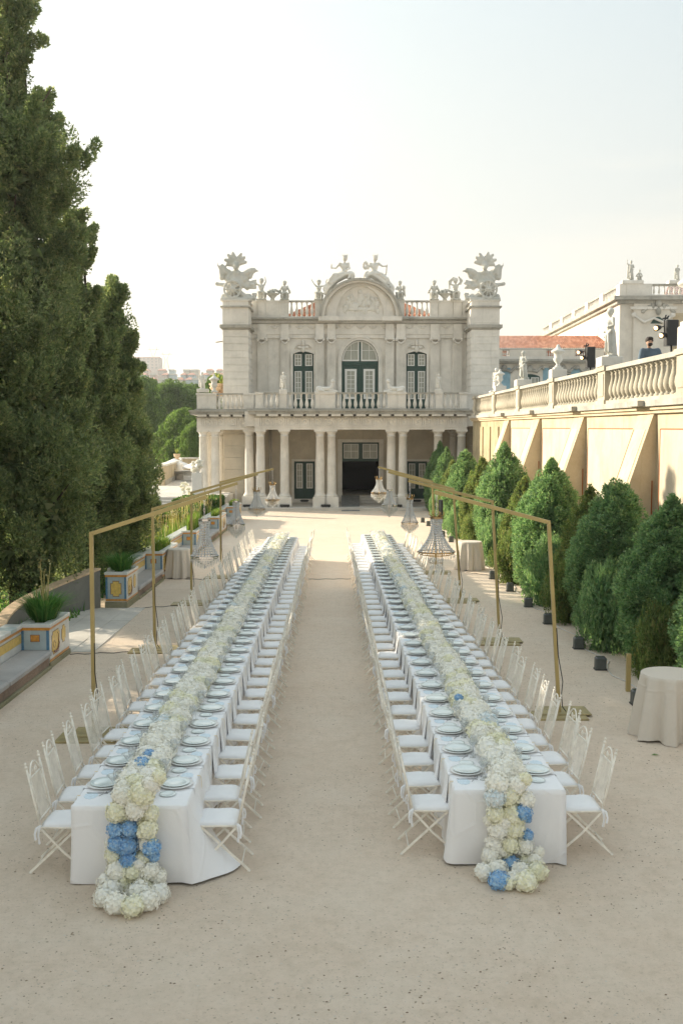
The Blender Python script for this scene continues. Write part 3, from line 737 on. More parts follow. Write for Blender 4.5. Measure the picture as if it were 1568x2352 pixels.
# drain pipes
for xd in (619.5, 623.5): part('drain_pipe', MB().tube([(Xl(xd, YW - .1), YW - .12, ZP), (Xl(xd, YW - .1), YW - .12, ZA)], .05, 8), 'slab')

# --- columns
colH = ZA - ZP
def column_mesh(pl=True, name='column'):
    c = MB(); r = .265
    zb = Zf(1141.6, YF) - ZP
    if pl: c.bev(-.42, .42, -.42, .42, 0, zb - .03, .02).box(-.38, .38, -.38, .38, zb - .03, zb)
    c.lathe([(r * 1.3, zb), (r * 1.36, zb + .05), (r * 1.3, zb + .1), (r * 1.15, zb + .13), (r * 1.05, zb + .17), (r, zb + .3), (r, zb + 1.2), (r * .97, zb + 2.2), (r * .88, colH - .42),
             (r * .98, colH - .41), (r * .98, colH - .37), (r * .88, colH - .36), (r * .88, colH - .26), (r * 1.15, colH - .15), (r * 1.2, colH - .12)], 20)
    c.box(-.34, .34, -.34, .34, colH - .12, colH)
    return c.mesh(name, M['stone'])
colm = column_mesh()
for xd in (598.5, 653.6, 734.9, 761.3, 897.6, 924.3, 1005, 1058.3):
    place('column', colm, pal, (Xl(xd, YF + .4), YF + .4, ZP))
for xd in (467.8, 494.7, 572.9): place('column', colm, pal, (Xl(xd, YN + .4), YN + .4, ZP))
for xd, yy in ((506.7, 62.0), (478, 62.0), (1040, 62.0)): place('column', colm, pal, (Xl(xd, yy), yy, ZP))
part('porch_floor', MB().bev(Xl(452, YN), Xl(590, YF) - .3, YN - .1, YW + .6, 0.0, ZP - .004, 0.02), 'slab')

# --- lower entablature, mutules, triglyphs, roundels
def entab(xa, xb, y0, y1, n_mod, off=0.0):
    za1 = Zf(978.8, YF); zf1 = Zf(959, YF); zc1 = Zf(951.5, YF); zc2 = Zf(944.8, YF); zc3 = Zf(939, YF)
    part('lower_architrave', MB().box(xa, xb, y0 + .06, y1, ZA, za1 - .05).box(xa - .02, xb + .02, y0 + .02, y1, za1 - .05, za1))
    part('lower_frieze', MB().box(xa, xb, y0 + .08, y1, za1 + .001, zf1))
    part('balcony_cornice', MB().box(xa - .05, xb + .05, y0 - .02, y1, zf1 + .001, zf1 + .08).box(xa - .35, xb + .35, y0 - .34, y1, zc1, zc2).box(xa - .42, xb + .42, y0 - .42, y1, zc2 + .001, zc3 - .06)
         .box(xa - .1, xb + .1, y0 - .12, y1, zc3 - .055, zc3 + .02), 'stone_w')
    mut = MB().box(-.27, .27, -.30, 0, 0, zc1 - zf1 - .085).mesh('mutule', M['stone'])
    tri = MB(); h = zf1 - za1 - .01
    for k in (-1, 0, 1): tri.bev(k * .12 - .045, k * .12 + .045, -.05, 0, 0, h, .012)
    tri.box(-.19, .19, -.06, 0, -.07, -.03); trm = tri.mesh('triglyph', M['stone'])
    rd = MB(); rd.tube([(.20 * math.cos(t * math.pi / 10), 0, .20 * math.sin(t * math.pi / 10)) for t in range(21)], .018, 5, cap=False); rd.ball((0, 0, 0), (.09, .03, .09), 8, 5)
    rdm = rd.mesh('roundel', M['stone'])
    wd = (xb - xa) / n_mod
    for i in range(n_mod):
        x = xa + wd * (i + .5)
        place('mutule', mut, pal, (x, y0 - .02, zf1 + .083)); place('triglyph', trm, pal, (x, y0 + .078, za1 + .005))
        if i < n_mod - 1: place('roundel', rdm, pal, (x + wd / 2, y0 + .075, (za1 + zf1) / 2))
EX0, EX1 = Xl(586, YF), Xl(1071, YF)
entab(EX0, EX1, YF, YF + .8, 17)
NX0 = Xl(453, YN)
entab(NX0, EX0 - .02, YN, YN + .8, 5)
part('side_entablature', MB().box(NX0, NX0 + .8, YN + .8, YW + .6, ZA, Zf(940, YF)).box(NX0 - .35, NX0, YN + .8, YW + .6, Zf(951.5, YF), Zf(940, YF)), 'stone')
part('balcony_floor', MB().box(NX0 + .8, WX0, YN + .8, YW + .6, ZA + .25, ZB - .012))
part('porch_back_wall', MB().box(EX1 - .1, EX1 + 1.6, YT + 1.5, YT + 2, 0, ZA + .3), 'plaster_old')

# --- balconies: rail, plinth, pedestals, balusters
bal_prof = [(.075, 0), (.075, .04), (.05, .055), (.045, .09), (.06, .11), (.085, .17), (.098, .24), (.09, .33), (.065, .44), (.045, .55), (.04, .62), (.055, .65), (.055, .67), (.04, .69), (.065, .72), (.07, .73), (.07, .76)]
balm = MB().lathe(bal_prof, 12).mesh('baluster', M['stone'])
def rail_run(par, p0, p1, z, h, mat='stone', pl=.09, rl=.09, wd=.26, n=0, bm=None, skip_ends=True, names=('plinth_rail', 'handrail', 'baluster')):
    """a straight balustrade bay between two points at floor height z (may differ)"""
    p0 = Vector(p0); p1 = Vector(p1); d = (p1 - p0); L = math.hypot(d.x, d.y); a = math.atan2(d.y, d.x); q = Vector((-math.sin(a), math.cos(a), 0)) * wd / 2
    for nm, za, zb, k in ((names[0], 0, pl, 1.0), (names[1], h - rl, h, 1.1)):
        vs = []
        for zz in (za, zb):
            vs += [p0 - q * k + Vector((0, 0, zz)), p1 - q * k + Vector((0, 0, zz)), p1 + q * k + Vector((0, 0, zz)), p0 + q * k + Vector((0, 0, zz))]
        MB().add(vs, [(0, 3, 2, 1), (4, 5, 6, 7), (0, 1, 5, 4), (1, 2, 6, 5), (2, 3, 7, 6), (3, 0, 4, 7)]).build(nm, M['stone_w' if nm == names[1] else mat], par)
    sc = (h - rl - pl) / .76
    for i in range(n):
        t = (i + .5) / n; o = place(names[2], bm or balm, par, p0.lerp(p1, t) + Vector((0, 0, pl))); o.scale = (min(1.15, sc * 1.05),) * 2 + (sc,)
ZR = Zf(901, YF); hR = ZR - ZB
def pedestal(xa, xb, y, solid=True, z0=ZB, h=hR, par=None, wd=.34, d=None):
    par = par or pal
    m = MB().box(xa, xb, y - wd / 2, y + wd / 2, z0, z0 + .12).box(xa + .02, xb - .02, y - wd / 2 + .03, y + wd / 2 - .03, z0 + .12, z0 + h - .1).box(xa - .02, xb + .02, y - wd / 2 - .03, y + wd / 2 + .03, z0 + h - .1, z0 + h)
    if xb - xa > .3: m.box(xa + .09, xb - .09, y - wd / 2 + .012, y - wd / 2 + .03, z0 + .2, z0 + h - .18)
    return m.build('pedestal', M['stone'], par)
YB = YF + .12
peds = [(587, 606.2), (642.6, 660), (724, 770.2), (888, 931.5), (997.6, 1014.8), (1051.9, 1070.5)]
for a, c in peds: pedestal(Xl(a, YB), Xl(c, YB), YB)
for (a, c), n_ in zip(((606.2, 642.6), (660, 724), (770.2, 888), (931.5, 997.6), (1014.8, 1051.9)), (3, 5, 9, 5, 3)):
    rail_run(pal, (Xl(a, YB), YB, ZB), (Xl(c, YB), YB, ZB), ZB, hR, n=n_)
YNB = YN + .12
for a, c in ((453.7, 499.8), (561, 585)): pedestal(Xl(a, YNB), Xl(c, YNB), YNB)
rail_run(pal, (Xl(499.8, YNB), YNB, ZB), (Xl(561, YNB), YNB, ZB), ZB, hR, n=6)
rail_run(pal, (Xl(455, YNB) + .1, YNB + .2, ZB), (Xl(455, YNB) + .1, 64, ZB), ZB, hR, n=10)
part('corner_pier', MB().box(Xl(1071, YB) + .03, Xl(1098, YT), YB + .5, YB + .8, ZB, ZR - .1).box(Xl(1071, YB) + .03, Xl(1099, YT), YB + .45, YB + .85, ZR - .1, ZR).box(Xl(1071, YB) + .02, Xl(1099, YT), YB + .4, YB + .9, ZB - .35, ZB))

# --- roof parapet
YP = YW + .0
z0p, z1p = Zf(730.5, YP), Zf(690.5, YP)
for a, c in ((592, 611.3), (643.3, 664.4), (722.8, 742), (907, 928), (984.5, 1005), (1037.5, 1058.5)): pedestal(Xu(a, YP), Xu(c, YP), YP, z0=z0p, h=z1p - z0p)
for a, c in ((573, 592), (611.3, 643.3), (1005, 1037.5), (1058.5, 1080)):
    xa, xb = Xu(a, YP), Xu(c, YP); part('parapet_panel', MB().box(xa, xb, YP - .08, YP + .12, z0p, z1p - .08).box(xa, xb, YP - .12, YP + .14, z1p - .08, z1p).box(xa + .1, xb - .1, YP - .095, YP - .08, z0p + .15, z1p - .2))
part('parapet_panel', MB().box(Xu(572, YP), Xu(592, YP), YP - .02, YP + .2, z0p, z1p - .3))
for a, c in ((664.4, 722.8), (928, 984.5)): rail_run(pal, (Xu(a, YP), YP, z0p), (Xu(c, YP), YP, z0p), z0p, z1p - z0p, n=5)

# --- segmental pediment over the centre
acx = Xu(826.5, YW - .3); ax = Xu(920, YW - .3) - acx; az0 = Zf(727.5, YW - .3); az = Zf(640.5, YW - .3) - az0
def earc(rx, rz, n=32, z=az0, cx=acx): return [(cx - rx * math.cos(math.pi * i / n), z + rz * math.sin(math.pi * i / n)) for i in range(n + 1)]
def ring(o, i, y0, y1, mat='stone', name='pediment_ring'):
    m = MB()
    for k in range(len(o) - 1): m.ext([i[k], i[k + 1], o[k + 1], o[k]], y0, y1)
    return part(name, m, mat)
txi = Xu(880, YW) - acx; tzi = Zf(658.8, YW) - az0
ring(earc(ax, az), earc(ax - .16, az - .14), YW - .75, YW + .4, 'stone_w')
ring(earc(ax - .16, az - .14), earc(ax - .34, az - .24), YW - .62, YW + .38)
ring(earc(ax - .34, az - .24), earc(txi + .02, tzi + .02), YW - .28, YW + .36)
part('tympanum', MB().ext(earc(txi + .02, tzi + .02), YW - .12, YW + .3))
for i in range(46):
    t = math.pi * (i + .5) / 46; place('dentil', dent, pal, (acx - (ax - .42) * math.cos(t), YW - .34, az0 + (az - .33) * math.sin(t)), rot=(0, t - math.pi / 2, 0))
part('pediment_sill', MB().box(acx - ax - .04, acx - txi + .1, YW - .7, YW, Zf(739, YW), az0).box(acx + txi - .1, acx + ax + .04, YW - .7, YW, Zf(739, YW), az0).box(acx - txi + .1, acx + txi - .1, YW - .5, YW, Zf(738, YW), az0 - .01), 'stone')
# carved relief
rel = MB()
for (x, z, r) in ((-.75, 1.15, .13), (-.55, 1.3, .13), (-.62, .95, .13), (0.0, 1.62, .15), (.75, 1.1, .13), (1.0, 1.05, .12), (.35, 1.3, .12), (-.95, .55, .1), (1.0, .5, .1), (.25, .55, .12)):
    rel.ball((acx + x, YW - .13, az0 + .25 + z * .8), (r, .10, r * 1.1), 10, 7)
    rel.ball((acx + x * 1.03 + .05, YW - .11, az0 + .25 + z * .8 - .28), (r * 1.4, .09, r * 1.9), 10, 7)
for (x, z, rx, rz) in ((-.3, .5, .3, .28), (.1, .95, .32, .4), (.55, .75, .3, .2), (-.8, .45, .3, .2), (0, .3, 1.1, .13), (.8, .4, .28, .22), (.45, 1.25, .22, .22)):
    rel.ball((acx + x, YW - .11, az0 + .25 + z * .8), (rx, .08, rz), 12, 7)
for k in range(10):
    x = -.9 + k * .2; rel.tube([(acx + x, YW - .15, az0 + .35 + .3 * (k % 3)), (acx + x + .18, YW - .19, az0 + .62 + .25 * (k % 3))], [.055, .035], 6)
part('carved_relief', rel, 'marble')

# --- tiled hipped roof behind the parapet
def tile_roof(par, P00, P10, P01, P11, cols, rows, mat='tile', kind='stuff', h=.07):
    """a sloping field of half-round tiles; P00,P10 eave corners, P01,P11 ridge corners"""
    P = [np.array(p, dtype=float) for p in (P00, P10, P01, P11)]
    nrm = np.cross(P[1] - P[0], P[2] - P[0]); nrm /= np.linalg.norm(nrm)
    if nrm[2] < 0: nrm = -nrm
    V = []; Fc = []
    prof = [(0.0, -.3), (.14, .55), (.36, 1.0), (.62, .55), (.74, -.1), (1.0, -.3)]
    for i in range(cols):
        for j in range(rows):
            b = len(V)
            for jj, lift in ((0, .55), (1, 0.0)):
                t = (j + jj * 1.0) / rows
                for u, hh in prof:
                    s = (i + u) / cols; a = P[0] * (1 - s) + P[1] * s; c = P[2] * (1 - s) + P[3] * s
                    p = a * (1 - t) + c * t + nrm * (h * (hh + lift) + rng.uniform(-.01, .01) * 0)
                    V.append(p)
            for k in range(len(prof) - 1): Fc.append((b + k, b + k + 1, b + 6 + k + 1, b + 6 + k))
    off = np.array(org(par)); me = arr_mesh('roof_tiles', np.array(V) - off, np.array(Fc), M[mat])
    link('roof_tiles', me, par, kind=kind)
rx0, rx1 = Xu(655, YW + 1.0), Xu(997, YW + 1.0); rz0 = Zf(727, YW + 1); ry0 = YW + 1.0
zr = rz0 + 2.0; cxr = (rx0 + rx1) / 2
tile_roof(pal, (rx0, ry0, rz0), (rx1, ry0, rz0), (cxr - 1.6, ry0 + 4.5, zr), (cxr + 1.6, ry0 + 4.5, zr), 44, 16)
tile_roof(pal, (rx0, ry0 + 18, rz0), (rx0, ry0, rz0), (cxr - 1.6, ry0 + 13, zr), (cxr - 1.6, ry0 + 4.5, zr), 60, 16)
tile_roof(pal, (rx1, ry0, rz0), (rx1, ry0 + 18, rz0), (cxr + 1.6, ry0 + 4.5, zr), (cxr + 1.6, ry0 + 13, zr), 60, 16)
# flag rod on the left tower
part('flag_rod', MB().tube([(Xu(487, YT), YT + 2, Zf(778.5, YT)), (Xu(516, YT), YT + 2, Zf(775, YT))], .04, 6), 'iron_t')

# ramp and black floor lamps by the porch
MB().add([(Xl(784, YF - 1.2), YF - .9, .004), (Xl(826, YF - 1.2), YF - .9, .004), (Xl(826, YF) + .05, YW - .05, .62), (Xl(784, YF), YW - .05, .62),
          (Xl(784, YF - 1.2), YF - .9, .0), (Xl(826, YF - 1.2), YF - .9, .0), (Xl(826, YF) + .05, YW - .05, .55), (Xl(784, YF), YW - .05, .55)],
         [(0, 1, 2, 3), (7, 6, 5, 4), (0, 4, 5, 1), (1, 5, 6, 2), (3, 2, 6, 7), (0, 3, 7, 4)]).own('access_ramp', M['ramp'], (Xl(805, YF), YF, 0), 'sloping grey ramp leading up into the dark palace hall', 'ramp')
lab = ('short black floor lamp bar before the leftmost double columns of the porch', 'black floor lamp bar at the foot of the single column left of the door', 'black floor lamp bar before the paired columns left of the dark doorway', 'black floor lamp bar before the paired columns right of the dark doorway')
for (xd, l) in zip((569, 654, 748, 912), lab):
    c = W(xd, 1174, YF - .12); x = c.x
    t = thing('floor_lamp', l, 'floor lamp', (x, YF - .15, ZP), 'floor lamp bars along the porch')
    MB().bev(x - .28, x + .28, YF - .22, YF - .08, ZP + .04, ZP + .17, .012).build('housing', M['black'], t)
    MB().box(x - .26, x + .26, YF - .19, YF - .11, ZP + .171, ZP + .175).build('lens', M['lens'], t)
    MB().box(x - .2, x - .15, YF - .2, YF - .1, ZP, ZP + .04).box(x + .15, x + .2, YF - .2, YF - .1, ZP, ZP + .04).build('foot', M['black'], t)
# ================================================================== sculpture
def put(name, mesh, pos, label, cat='statue', group=None, rz=0.0, sc=1.0, flip=False):
    o = link(name, mesh, None, pos, rz); o.scale = (-sc if flip else sc, sc, sc); return tag(o, label, cat, group)

def human(j, k=1.0, robe=None, head=.115, crown=False, wings=False, extra=()):
    """body from joints (dict, metres): pelvis chest neck head  sl sr shoulders, el er elbows, hl hr hands, kl kr knees, fl fr feet"""
    J = {a: Vector(b) for a, b in j.items()}
    hp = J['pelvis']; P = []
    P += [('c', hp, .15 * k, J['chest'], .165 * k), ('e', J['chest'], (.20 * k, .13 * k, .17 * k)), ('c', J['chest'] + Vector((0, 0, .1 * k)), .08 * k, J['neck'], .055 * k), ('c', J['neck'], .05 * k, J['head'], .06 * k),
          ('e', J['head'], (head * .82, head * .92, head * 1.1)), ('e', J['head'] + Vector((0, .02, .04)), (head * .95, head, head * .95)), ('e', J['head'] + Vector((0, -head * .93, -.01)), (.018, .03, .03))]
    for s in 'lr':
        P += [('c', J['s' + s], .068 * k, J['e' + s], .048 * k), ('c', J['e' + s], .048 * k, J['h' + s], .034 * k), ('e', J['h' + s], (.045 * k, .04 * k, .055 * k)), ('c', J['chest'] + Vector((0, 0, .06 * k)), .09 * k, J['s' + s], .065 * k)]
        P += [('c', hp, .12 * k, J['k' + s], .082 * k), ('c', J['k' + s], .078 * k, J['f' + s], .05 * k), ('c', J['f' + s], .05 * k, J['f' + s] + (Vector((0, -.13 * k, -.02 * k))), .038 * k)]
    if crown:
        for a in range(7):
            t = a / 7 * 6.283; P.append(('c', J['head'] + Vector((math.cos(t) * head * .8, math.sin(t) * head * .8, head * .7)), .03, J['head'] + Vector((math.cos(t) * head * 1.1, math.sin(t) * head * 1.1, head * (1.5 + .4 * (a % 2)))), .018))
    P += list(robe or []) + list(extra)
    return P

def standing(arm='down'):
    j = dict(pelvis=(0, 0, .92), chest=(.02, 0, 1.25), neck=(.02, 0, 1.47), head=(.03, -.02, 1.62), sl=(-.19, 0, 1.40), sr=(.22, 0, 1.38), el=(-.27, .02, 1.12), er=(.30, -.02, 1.12), hl=(-.20, -.12, .92), hr=(.12, -.17, 1.08),
             kl=(-.08, -.06, .50), kr=(.12, -.03, .48), fl=(-.10, .02, .07), fr=(.15, -.02, .07))
    if arm == 'up': j['el'] = (-.34, -.05, 1.52); j['hl'] = (-.33, -.1, 1.80)
    robe = [('c', (-.02, .02, 1.0), .17, (-.04, .05, .25), .17), ('c', (.14, .04, .9), .10, (.2, .06, .15), .12), ('c', (-.2, .05, 1.35), .07, (-.24, .08, .3), .10), ('c', (.2, -.05, .95), .07, (-.14, -.12, .75), .07), ('c', (.12, -.13, .85), .045, (.16, -.12, .2), .05), ('c', (0, -.15, .8), .04, (-.02, -.16, .2), .045), ('b', -.26, .26, -.2, .2, -.02, .06)]
    return blob(human(j, robe=robe, head=.14), .026)
def putto(kind):
    j = dict(pelvis=(0, 0, .48), chest=(.0, -.02, .78), neck=(0, -.02, .95), head=(0, -.03, 1.12), sl=(-.16, 0, .90), sr=(.16, 0, .90), el=(-.28, -.05, .75), er=(.28, -.05, .75), hl=(-.15, -.2, .68), hr=(.15, -.2, .68),
             kl=(-.14, -.26, .46), kr=(.15, -.24, .48), fl=(-.12, -.26, .10), fr=(.17, -.22, .12))
    if kind == 'up': j['er'] = (.26, 0, 1.1); j['hr'] = (.22, 0, 1.38); j['el'] = (-.3, 0, .98); j['hl'] = (-.34, -.05, 1.16)
    if kind == 'wave': j['el'] = (-.30, 0, 1.05); j['hl'] = (-.44, 0, 1.30); j['er'] = (.32, 0, .92); j['hr'] = (.5, -.05, 1.02)
    if kind == 'over': j['er'] = (.30, 0, 1.10); j['hr'] = (.18, -.02, 1.36); j['el'] = (-.30, 0, .95); j['hl'] = (-.12, -.05, 1.32)
    extra = [('e', (0, .12, .30), (.30, .24, .30)), ('b', -.3, .3, -.28, .3, 0, .10), ('c', (-.2, .05, .5), .09, (.2, -.02, .42), .10)]
    if kind == 'wave': extra += [('e', (.55, 0, 1.15), (.14, .07, .2)), ('e', (.62, .02, .98), (.10, .06, .15))]
    if kind == 'up': extra += [('c', (-.34, -.05, 1.16), .07, (-.5, 0, 1.0), .12), ('e', (-.42, 0, .82), (.13, .1, .16))]
    if kind == 'sit': extra += [('c', (-.18, .06, .95), .06, (-.34, .06, .55), .09), ('c', (.18, .06, .95), .06, (.34, .06, .55), .09)]
    if kind == 'hold': extra += [('e', (.24, -.2, .8), (.13, .12, .17)), ('c', (.26, -.2, .7), .09, (.34, -.15, .3), .06)]
    if kind == 'over': extra += [('c', (.18, 0, 1.36), .05, (.38, 0, 1.15), .06), ('c', (.38, 0, 1.15), .06, (.30, 0, .95), .05), ('c', (-.12, -.02, 1.32), .05, (-.38, 0, 1.1), .06), ('c', (-.38, 0, 1.1), .06, (-.34, 0, .7), .05)]
    return blob(human(j, k=.86, head=.15, extra=extra, robe=[('e', (0, .0, 1.20), (.16, .15, .12))]), .026)
def reclining(kind):
    j = dict(pelvis=(0, 0, .42), chest=(.02, 0, .86), neck=(.05, 0, 1.15), head=(.07, -.03, 1.36), sl=(-.24, 0, 1.04), sr=(.28, 0, 1.04), el=(-.46, -.05, .76), er=(.36, -.1, .72), hl=(-.74, -.08, .76), hr=(.12, -.3, .60),
             kl=(-.62, -.2, .34), kr=(.45, -.3, .38), fl=(-.95, -.2, -.1), fr=(.3, -.35, .12))
    if kind == 'b': j.update(er=(.52, -.02, .88), hr=(.80, -.05, .90), el=(-.34, -.1, .72), hl=(-.44, -.2, .82), kl=(.5, -.2, .36), kr=(.6, -.25, .2), fl=(.9, -.2, -.2), fr=(1.0, -.2, -.35))
    sx = -1 if kind == 'a' else 1
    robe = [('c', (0, 0, .4), .30, (sx * .55, 0, .1), .30), ('c', (sx * .55, 0, .1), .3, (sx * 1.0, .02, -.45), .28), ('c', (sx * .8, -.2, .1), .12, (sx * 1.1, -.1, -.75), .14), ('e', (sx * -.42, 0, .32), (.28, .24, .28)), ('c', (-.3, -.2, .35), .12, (.35, -.22, .4), .12),
            ('c', (0, -.25, .3), .09, (sx * .7, -.25, -.15), .09), ('c', (sx * .2, -.28, .2), .06, (sx * .95, -.22, -.5), .07), ('c', (sx * -.2, -.2, .5), .06, (sx * -.5, -.2, .1), .07)]
    ex = [('e', (.07, .0, 1.47), (.17, .15, .10))]
    if kind == 'a': ex += [('c', (-.76, -.08, .78), .05, (-.74, -.08, .95), .06)]
    else:
        ex += [('c', (.80, -.05, .98), .04, (.72, -.05, .42), .07)]
        for k in range(9): ex.append(('e', (-.52 + .12 * math.cos(k * .7), -.22, .80 + .18 * math.sin(k * .7) + .1), (.09, .08, .09)))
    return blob(human(j, k=1.25, head=.19, crown=True, robe=robe, extra=ex), .034)
def trophy():
    P = [('e', (0, .1, 1.35), (.36, .26, .42)), ('e', (0, 0, 1.55), (.22, .2, .2)), ('e', (.0, -.08, 1.94), (.20, .19, .22)), ('e', (0, -.24, 1.88), (.11, .08, .1)), ('e', (0, -.2, 1.78), (.14, .1, .10)), ('c', (0, 0, 1.6), .12, (0, -.02, 1.9), .12),
         ('c', (-.3, 0, 1.5), .12, (-.5, -.1, 1.15), .10), ('c', (.3, 0, 1.5), .12, (.45, -.1, 1.15), .10), ('e', (0, 0, .95), (.5, .3, .35)), ('b', -.85, .85, -.35, .35, 0, .18), ('c', (-.7, 0, .25), .18, (.7, 0, .25), .18)]
    def plume(a, L, r0=.10, base=(0, .02, 2.05), curl=.5):
        p = Vector(base); out = []
        for k in range(6):
            t = a + curl * k / 5 * (1 if a > 0 else -1); q = p + Vector((math.sin(t), 0, math.cos(t))) * L / 6
            r = r0 * (.75 + .5 * math.sin(math.pi * (k + .6) / 6.5)); out.append(('c', p, r, q, r * .95)); p = q
        return out
    for a, L in ((-.10, .68), (.26, .66), (-.50, .70), (.66, .62), (-.95, .66), (1.10, .56), (-1.35, .5)): P += plume(a, L, .10, (0, .02, 1.98), .35)
    P += plume(-.85, .62, .15, (-.38, .05, 1.45), -.3) + plume(.95, .66, .16, (.38, .05, 1.42), .35)
    P += [('e', (-.42, .06, 1.35), (.24, .16, .42)), ('e', (.45, .06, 1.22), (.26, .18, .42)), ('e', (0, .05, 1.15), (.55, .24, .4)), ('c', (-.7, 0, 1.5), .14, (-1.0, 0, 1.95), .04), ('c', (-1.0, 0, 1.95), .05, (-1.02, 0, 2.12), .02),
          ('c', (-.88, .02, 1.8), .09, (-.78, .02, 1.3), .16), ('c', (.78, 0, 1.35), .12, (.95, 0, 1.68), .08), ('c', (.95, 0, 1.68), .08, (1.18, 0, 1.66), .05)]
    P += [('c', (-.4, .05, .85), .15, (-1.02, .05, .96), .085), ('c', (-.98, .05, .95), .105, (-1.08, .05, .97), .105)]
    P += [('c', (.5, .05, .9), .16, (1.0, .05, 1.12), .08), ('c', (.5, -.05, .8), .12, (1.05, 0, .75), .08), ('c', (.6, 0, .7), .10, (1.1, 0, 1.0), .06), ('e', (.85, 0, .9), (.18, .15, .12))]
    P += [('c', (.1, -.1, .55), .17, (.55, -.1, .2), .15), ('c', (.55, -.1, .2), .15, (1.0, -.1, .14), .12), ('c', (1.0, -.1, .14), .10, (1.08, -.1, .38), .09), ('c', (1.08, -.1, .38), .09, (.92, -.1, .40), .07)]
    # spoked wheel in front
    c = Vector((-.18, -.32, .62)); n_ = 20
    for k in range(n_):
        a, b2 = 2 * math.pi * k / n_, 2 * math.pi * (k + 1) / n_
        P.append(('c', c + Vector((math.cos(a) * .46, 0, math.sin(a) * .46)), .065, c + Vector((math.cos(b2) * .46, 0, math.sin(b2) * .46)), .065))
    for k in range(10):
        a = 2 * math.pi * k / 10; P.append(('c', c, .04, c + Vector((math.cos(a) * .44, 0, math.sin(a) * .44)), .04))
    P.append(('e', c, (.10, .12, .10)))
    P.append(('e', (-.18, -.1, .62), (.4, .14, .4)))
    return blob(P, .036, 2)
def sphinx():
    P = [('c', (-.5, 0, .22), .19, (.35, 0, .26), .17), ('e', (-.52, 0, .24), (.26, .22, .23)), ('c', (.35, 0, .3), .16, (.42, 0, .55), .13), ('e', (.44, -.02, .75), (.12, .13, .15)), ('e', (.46, .0, .80), (.15, .15, .15)), ('c', (.3, -.12, .14), .08, (.75, -.14, .09), .06),
         ('c', (.3, .12, .14), .08, (.75, .14, .09), .06), ('c', (-.5, -.17, .15), .12, (-.2, -.2, .08), .06), ('c', (-.7, 0, .2), .05, (-.78, -.15, .07), .04), ('e', (.44, -.15, .74), (.02, .03, .03)), ('b', -.8, .82, -.22, .22, 0, .055)]
    return blob(P, .024)
def mesh_lathe(prof, n=20, mat='marble', name='urn', sqbase=True, mirror=0):
    m = MB()
    if sqbase: m.box(-.22, .22, -.22, .22, 0, .10)
    m.lathe(prof, n); return m.mesh(name, M[mat])
urn_tall = mesh_lathe([(.16, .10), (.17, .16), (.09, .22), (.10, .30), (.20, .42), (.24, .52), (.19, .60), (.21, .74), (.23, .82), (.34, .86), (.36, .92), (.30, .97), (.18, 1.04), (.12, 1.10), (.07, 1.14), (.09, 1.20), (.02, 1.27)], name='lidded_urn')
urn_short = mesh_lathe([(.16, .08), (.17, .12), (.12, .18), (.22, .30), (.30, .42), (.26, .48), (.28, .54), (.33, .60), (.31, .64)], name='urn_bowl', mat='terracotta')

st_a = with_mat(standing(), M['marble']); st_b = with_mat(standing('up'), M['marble_g'])
st_ag = st_a.copy(); with_mat(st_ag, M['marble_g'])
pu = {k: with_mat(putto(k), M['marble_g']) for k in ('up', 'sit', 'wave', 'hold', 'over')}
re_a = with_mat(reclining('a'), M['marble']); re_b = with_mat(reclining('b'), M['marble'])
tro = with_mat(trophy(), M['marble_g']); sph = with_mat(sphinx(), M['marble'])

tx1 = (Xu(512.5, YT) + Xu(571.6, YT)) / 2; tx2 = (Xu(1080.5, YT) + Xu(1145, YT)) / 2
put('trophy_sculpture', tro, (tx1 - .02, YT + .75, TOWER_TOP), 'carved trophy of plumes, cannon and spoked wheel crowning the left tower', 'sculpture', 'trophies crowning the corner towers', sc=1.10)
put('trophy_sculpture', tro, (tx2 + .02, YT + .75, TOWER_TOP), 'carved trophy of plumes, cannon and spoked wheel crowning the right tower', 'sculpture', 'trophies crowning the corner towers', sc=1.10, flip=True)
gp = 'cherub statues along the palace parapet'
for k, xd, h, l, fl in (('up', 600.5, 56, 'stone cherub with one arm raised on the parapet beside the left tower', False), ('sit', 653.5, 45, 'seated stone cherub on the parapet right of the left fruit basket', False),
                 ('wave', 732, 50, 'stone cherub waving one arm at the left foot of the arched pediment', False), ('hold', 917.5, 45, 'stone cherub clutching a bundle at the right foot of the arched pediment', False),
                 ('sit', 996, 46, 'cloaked stone figure seated on the parapet left of the right fruit basket', True), ('over', 1045, 57, 'stone cherub with a garland over its head beside the right tower', False)):
    p = W(xd, 690.5, YW); zh = (W(xd, 690.5 - h, YW).z - p.z) / {'up': 1.42, 'sit': 1.28, 'wave': 1.36, 'hold': 1.28, 'over': 1.42}[k]
    put('cherub_statue', pu[k], (p.x, YW, z1p), l, 'statue', gp, sc=zh, flip=fl)
for me_, xd, yb, l, s_ in ((re_a, 789, 640, 'reclining crowned stone woman on the left slope of the arched pediment', 1), (re_b, 858, 640, 'reclining stone woman with flowers on the right slope of the arched pediment', 1)):
    p = W(xd, yb + 7, YW); put('reclining_statue', me_, (p.x, YW - .15, p.z + .02), l, 'statue', 'reclining women on the arched pediment', sc=1.02)
# fruit baskets on small bowls
bk = MB().lathe([(.12, 0), (.14, .06), (.10, .12), (.30, .34), (.42, .40), (.42, .44), (.2, .46)], 16)
for k in range(16):
    t = k * 2.4; r = .10 + .02 * k; bk.ball((r * math.cos(t) * .9, r * math.sin(t) * .6, .52 + .06 * (k % 3)), .085, 7, 5)
bkm = bk.mesh('fruit_basket', M['marble_g'])
for xd, l in ((626, 'stone bowl heaped with fruit between two cherubs at the left parapet'), (1021, 'stone bowl heaped with fruit between two cherubs at the right parapet')):
    p = W(xd, 690, YW); put('fruit_basket', bkm, (p.x, YW, z1p), l, 'sculpture', 'stone fruit bowls on the parapet')
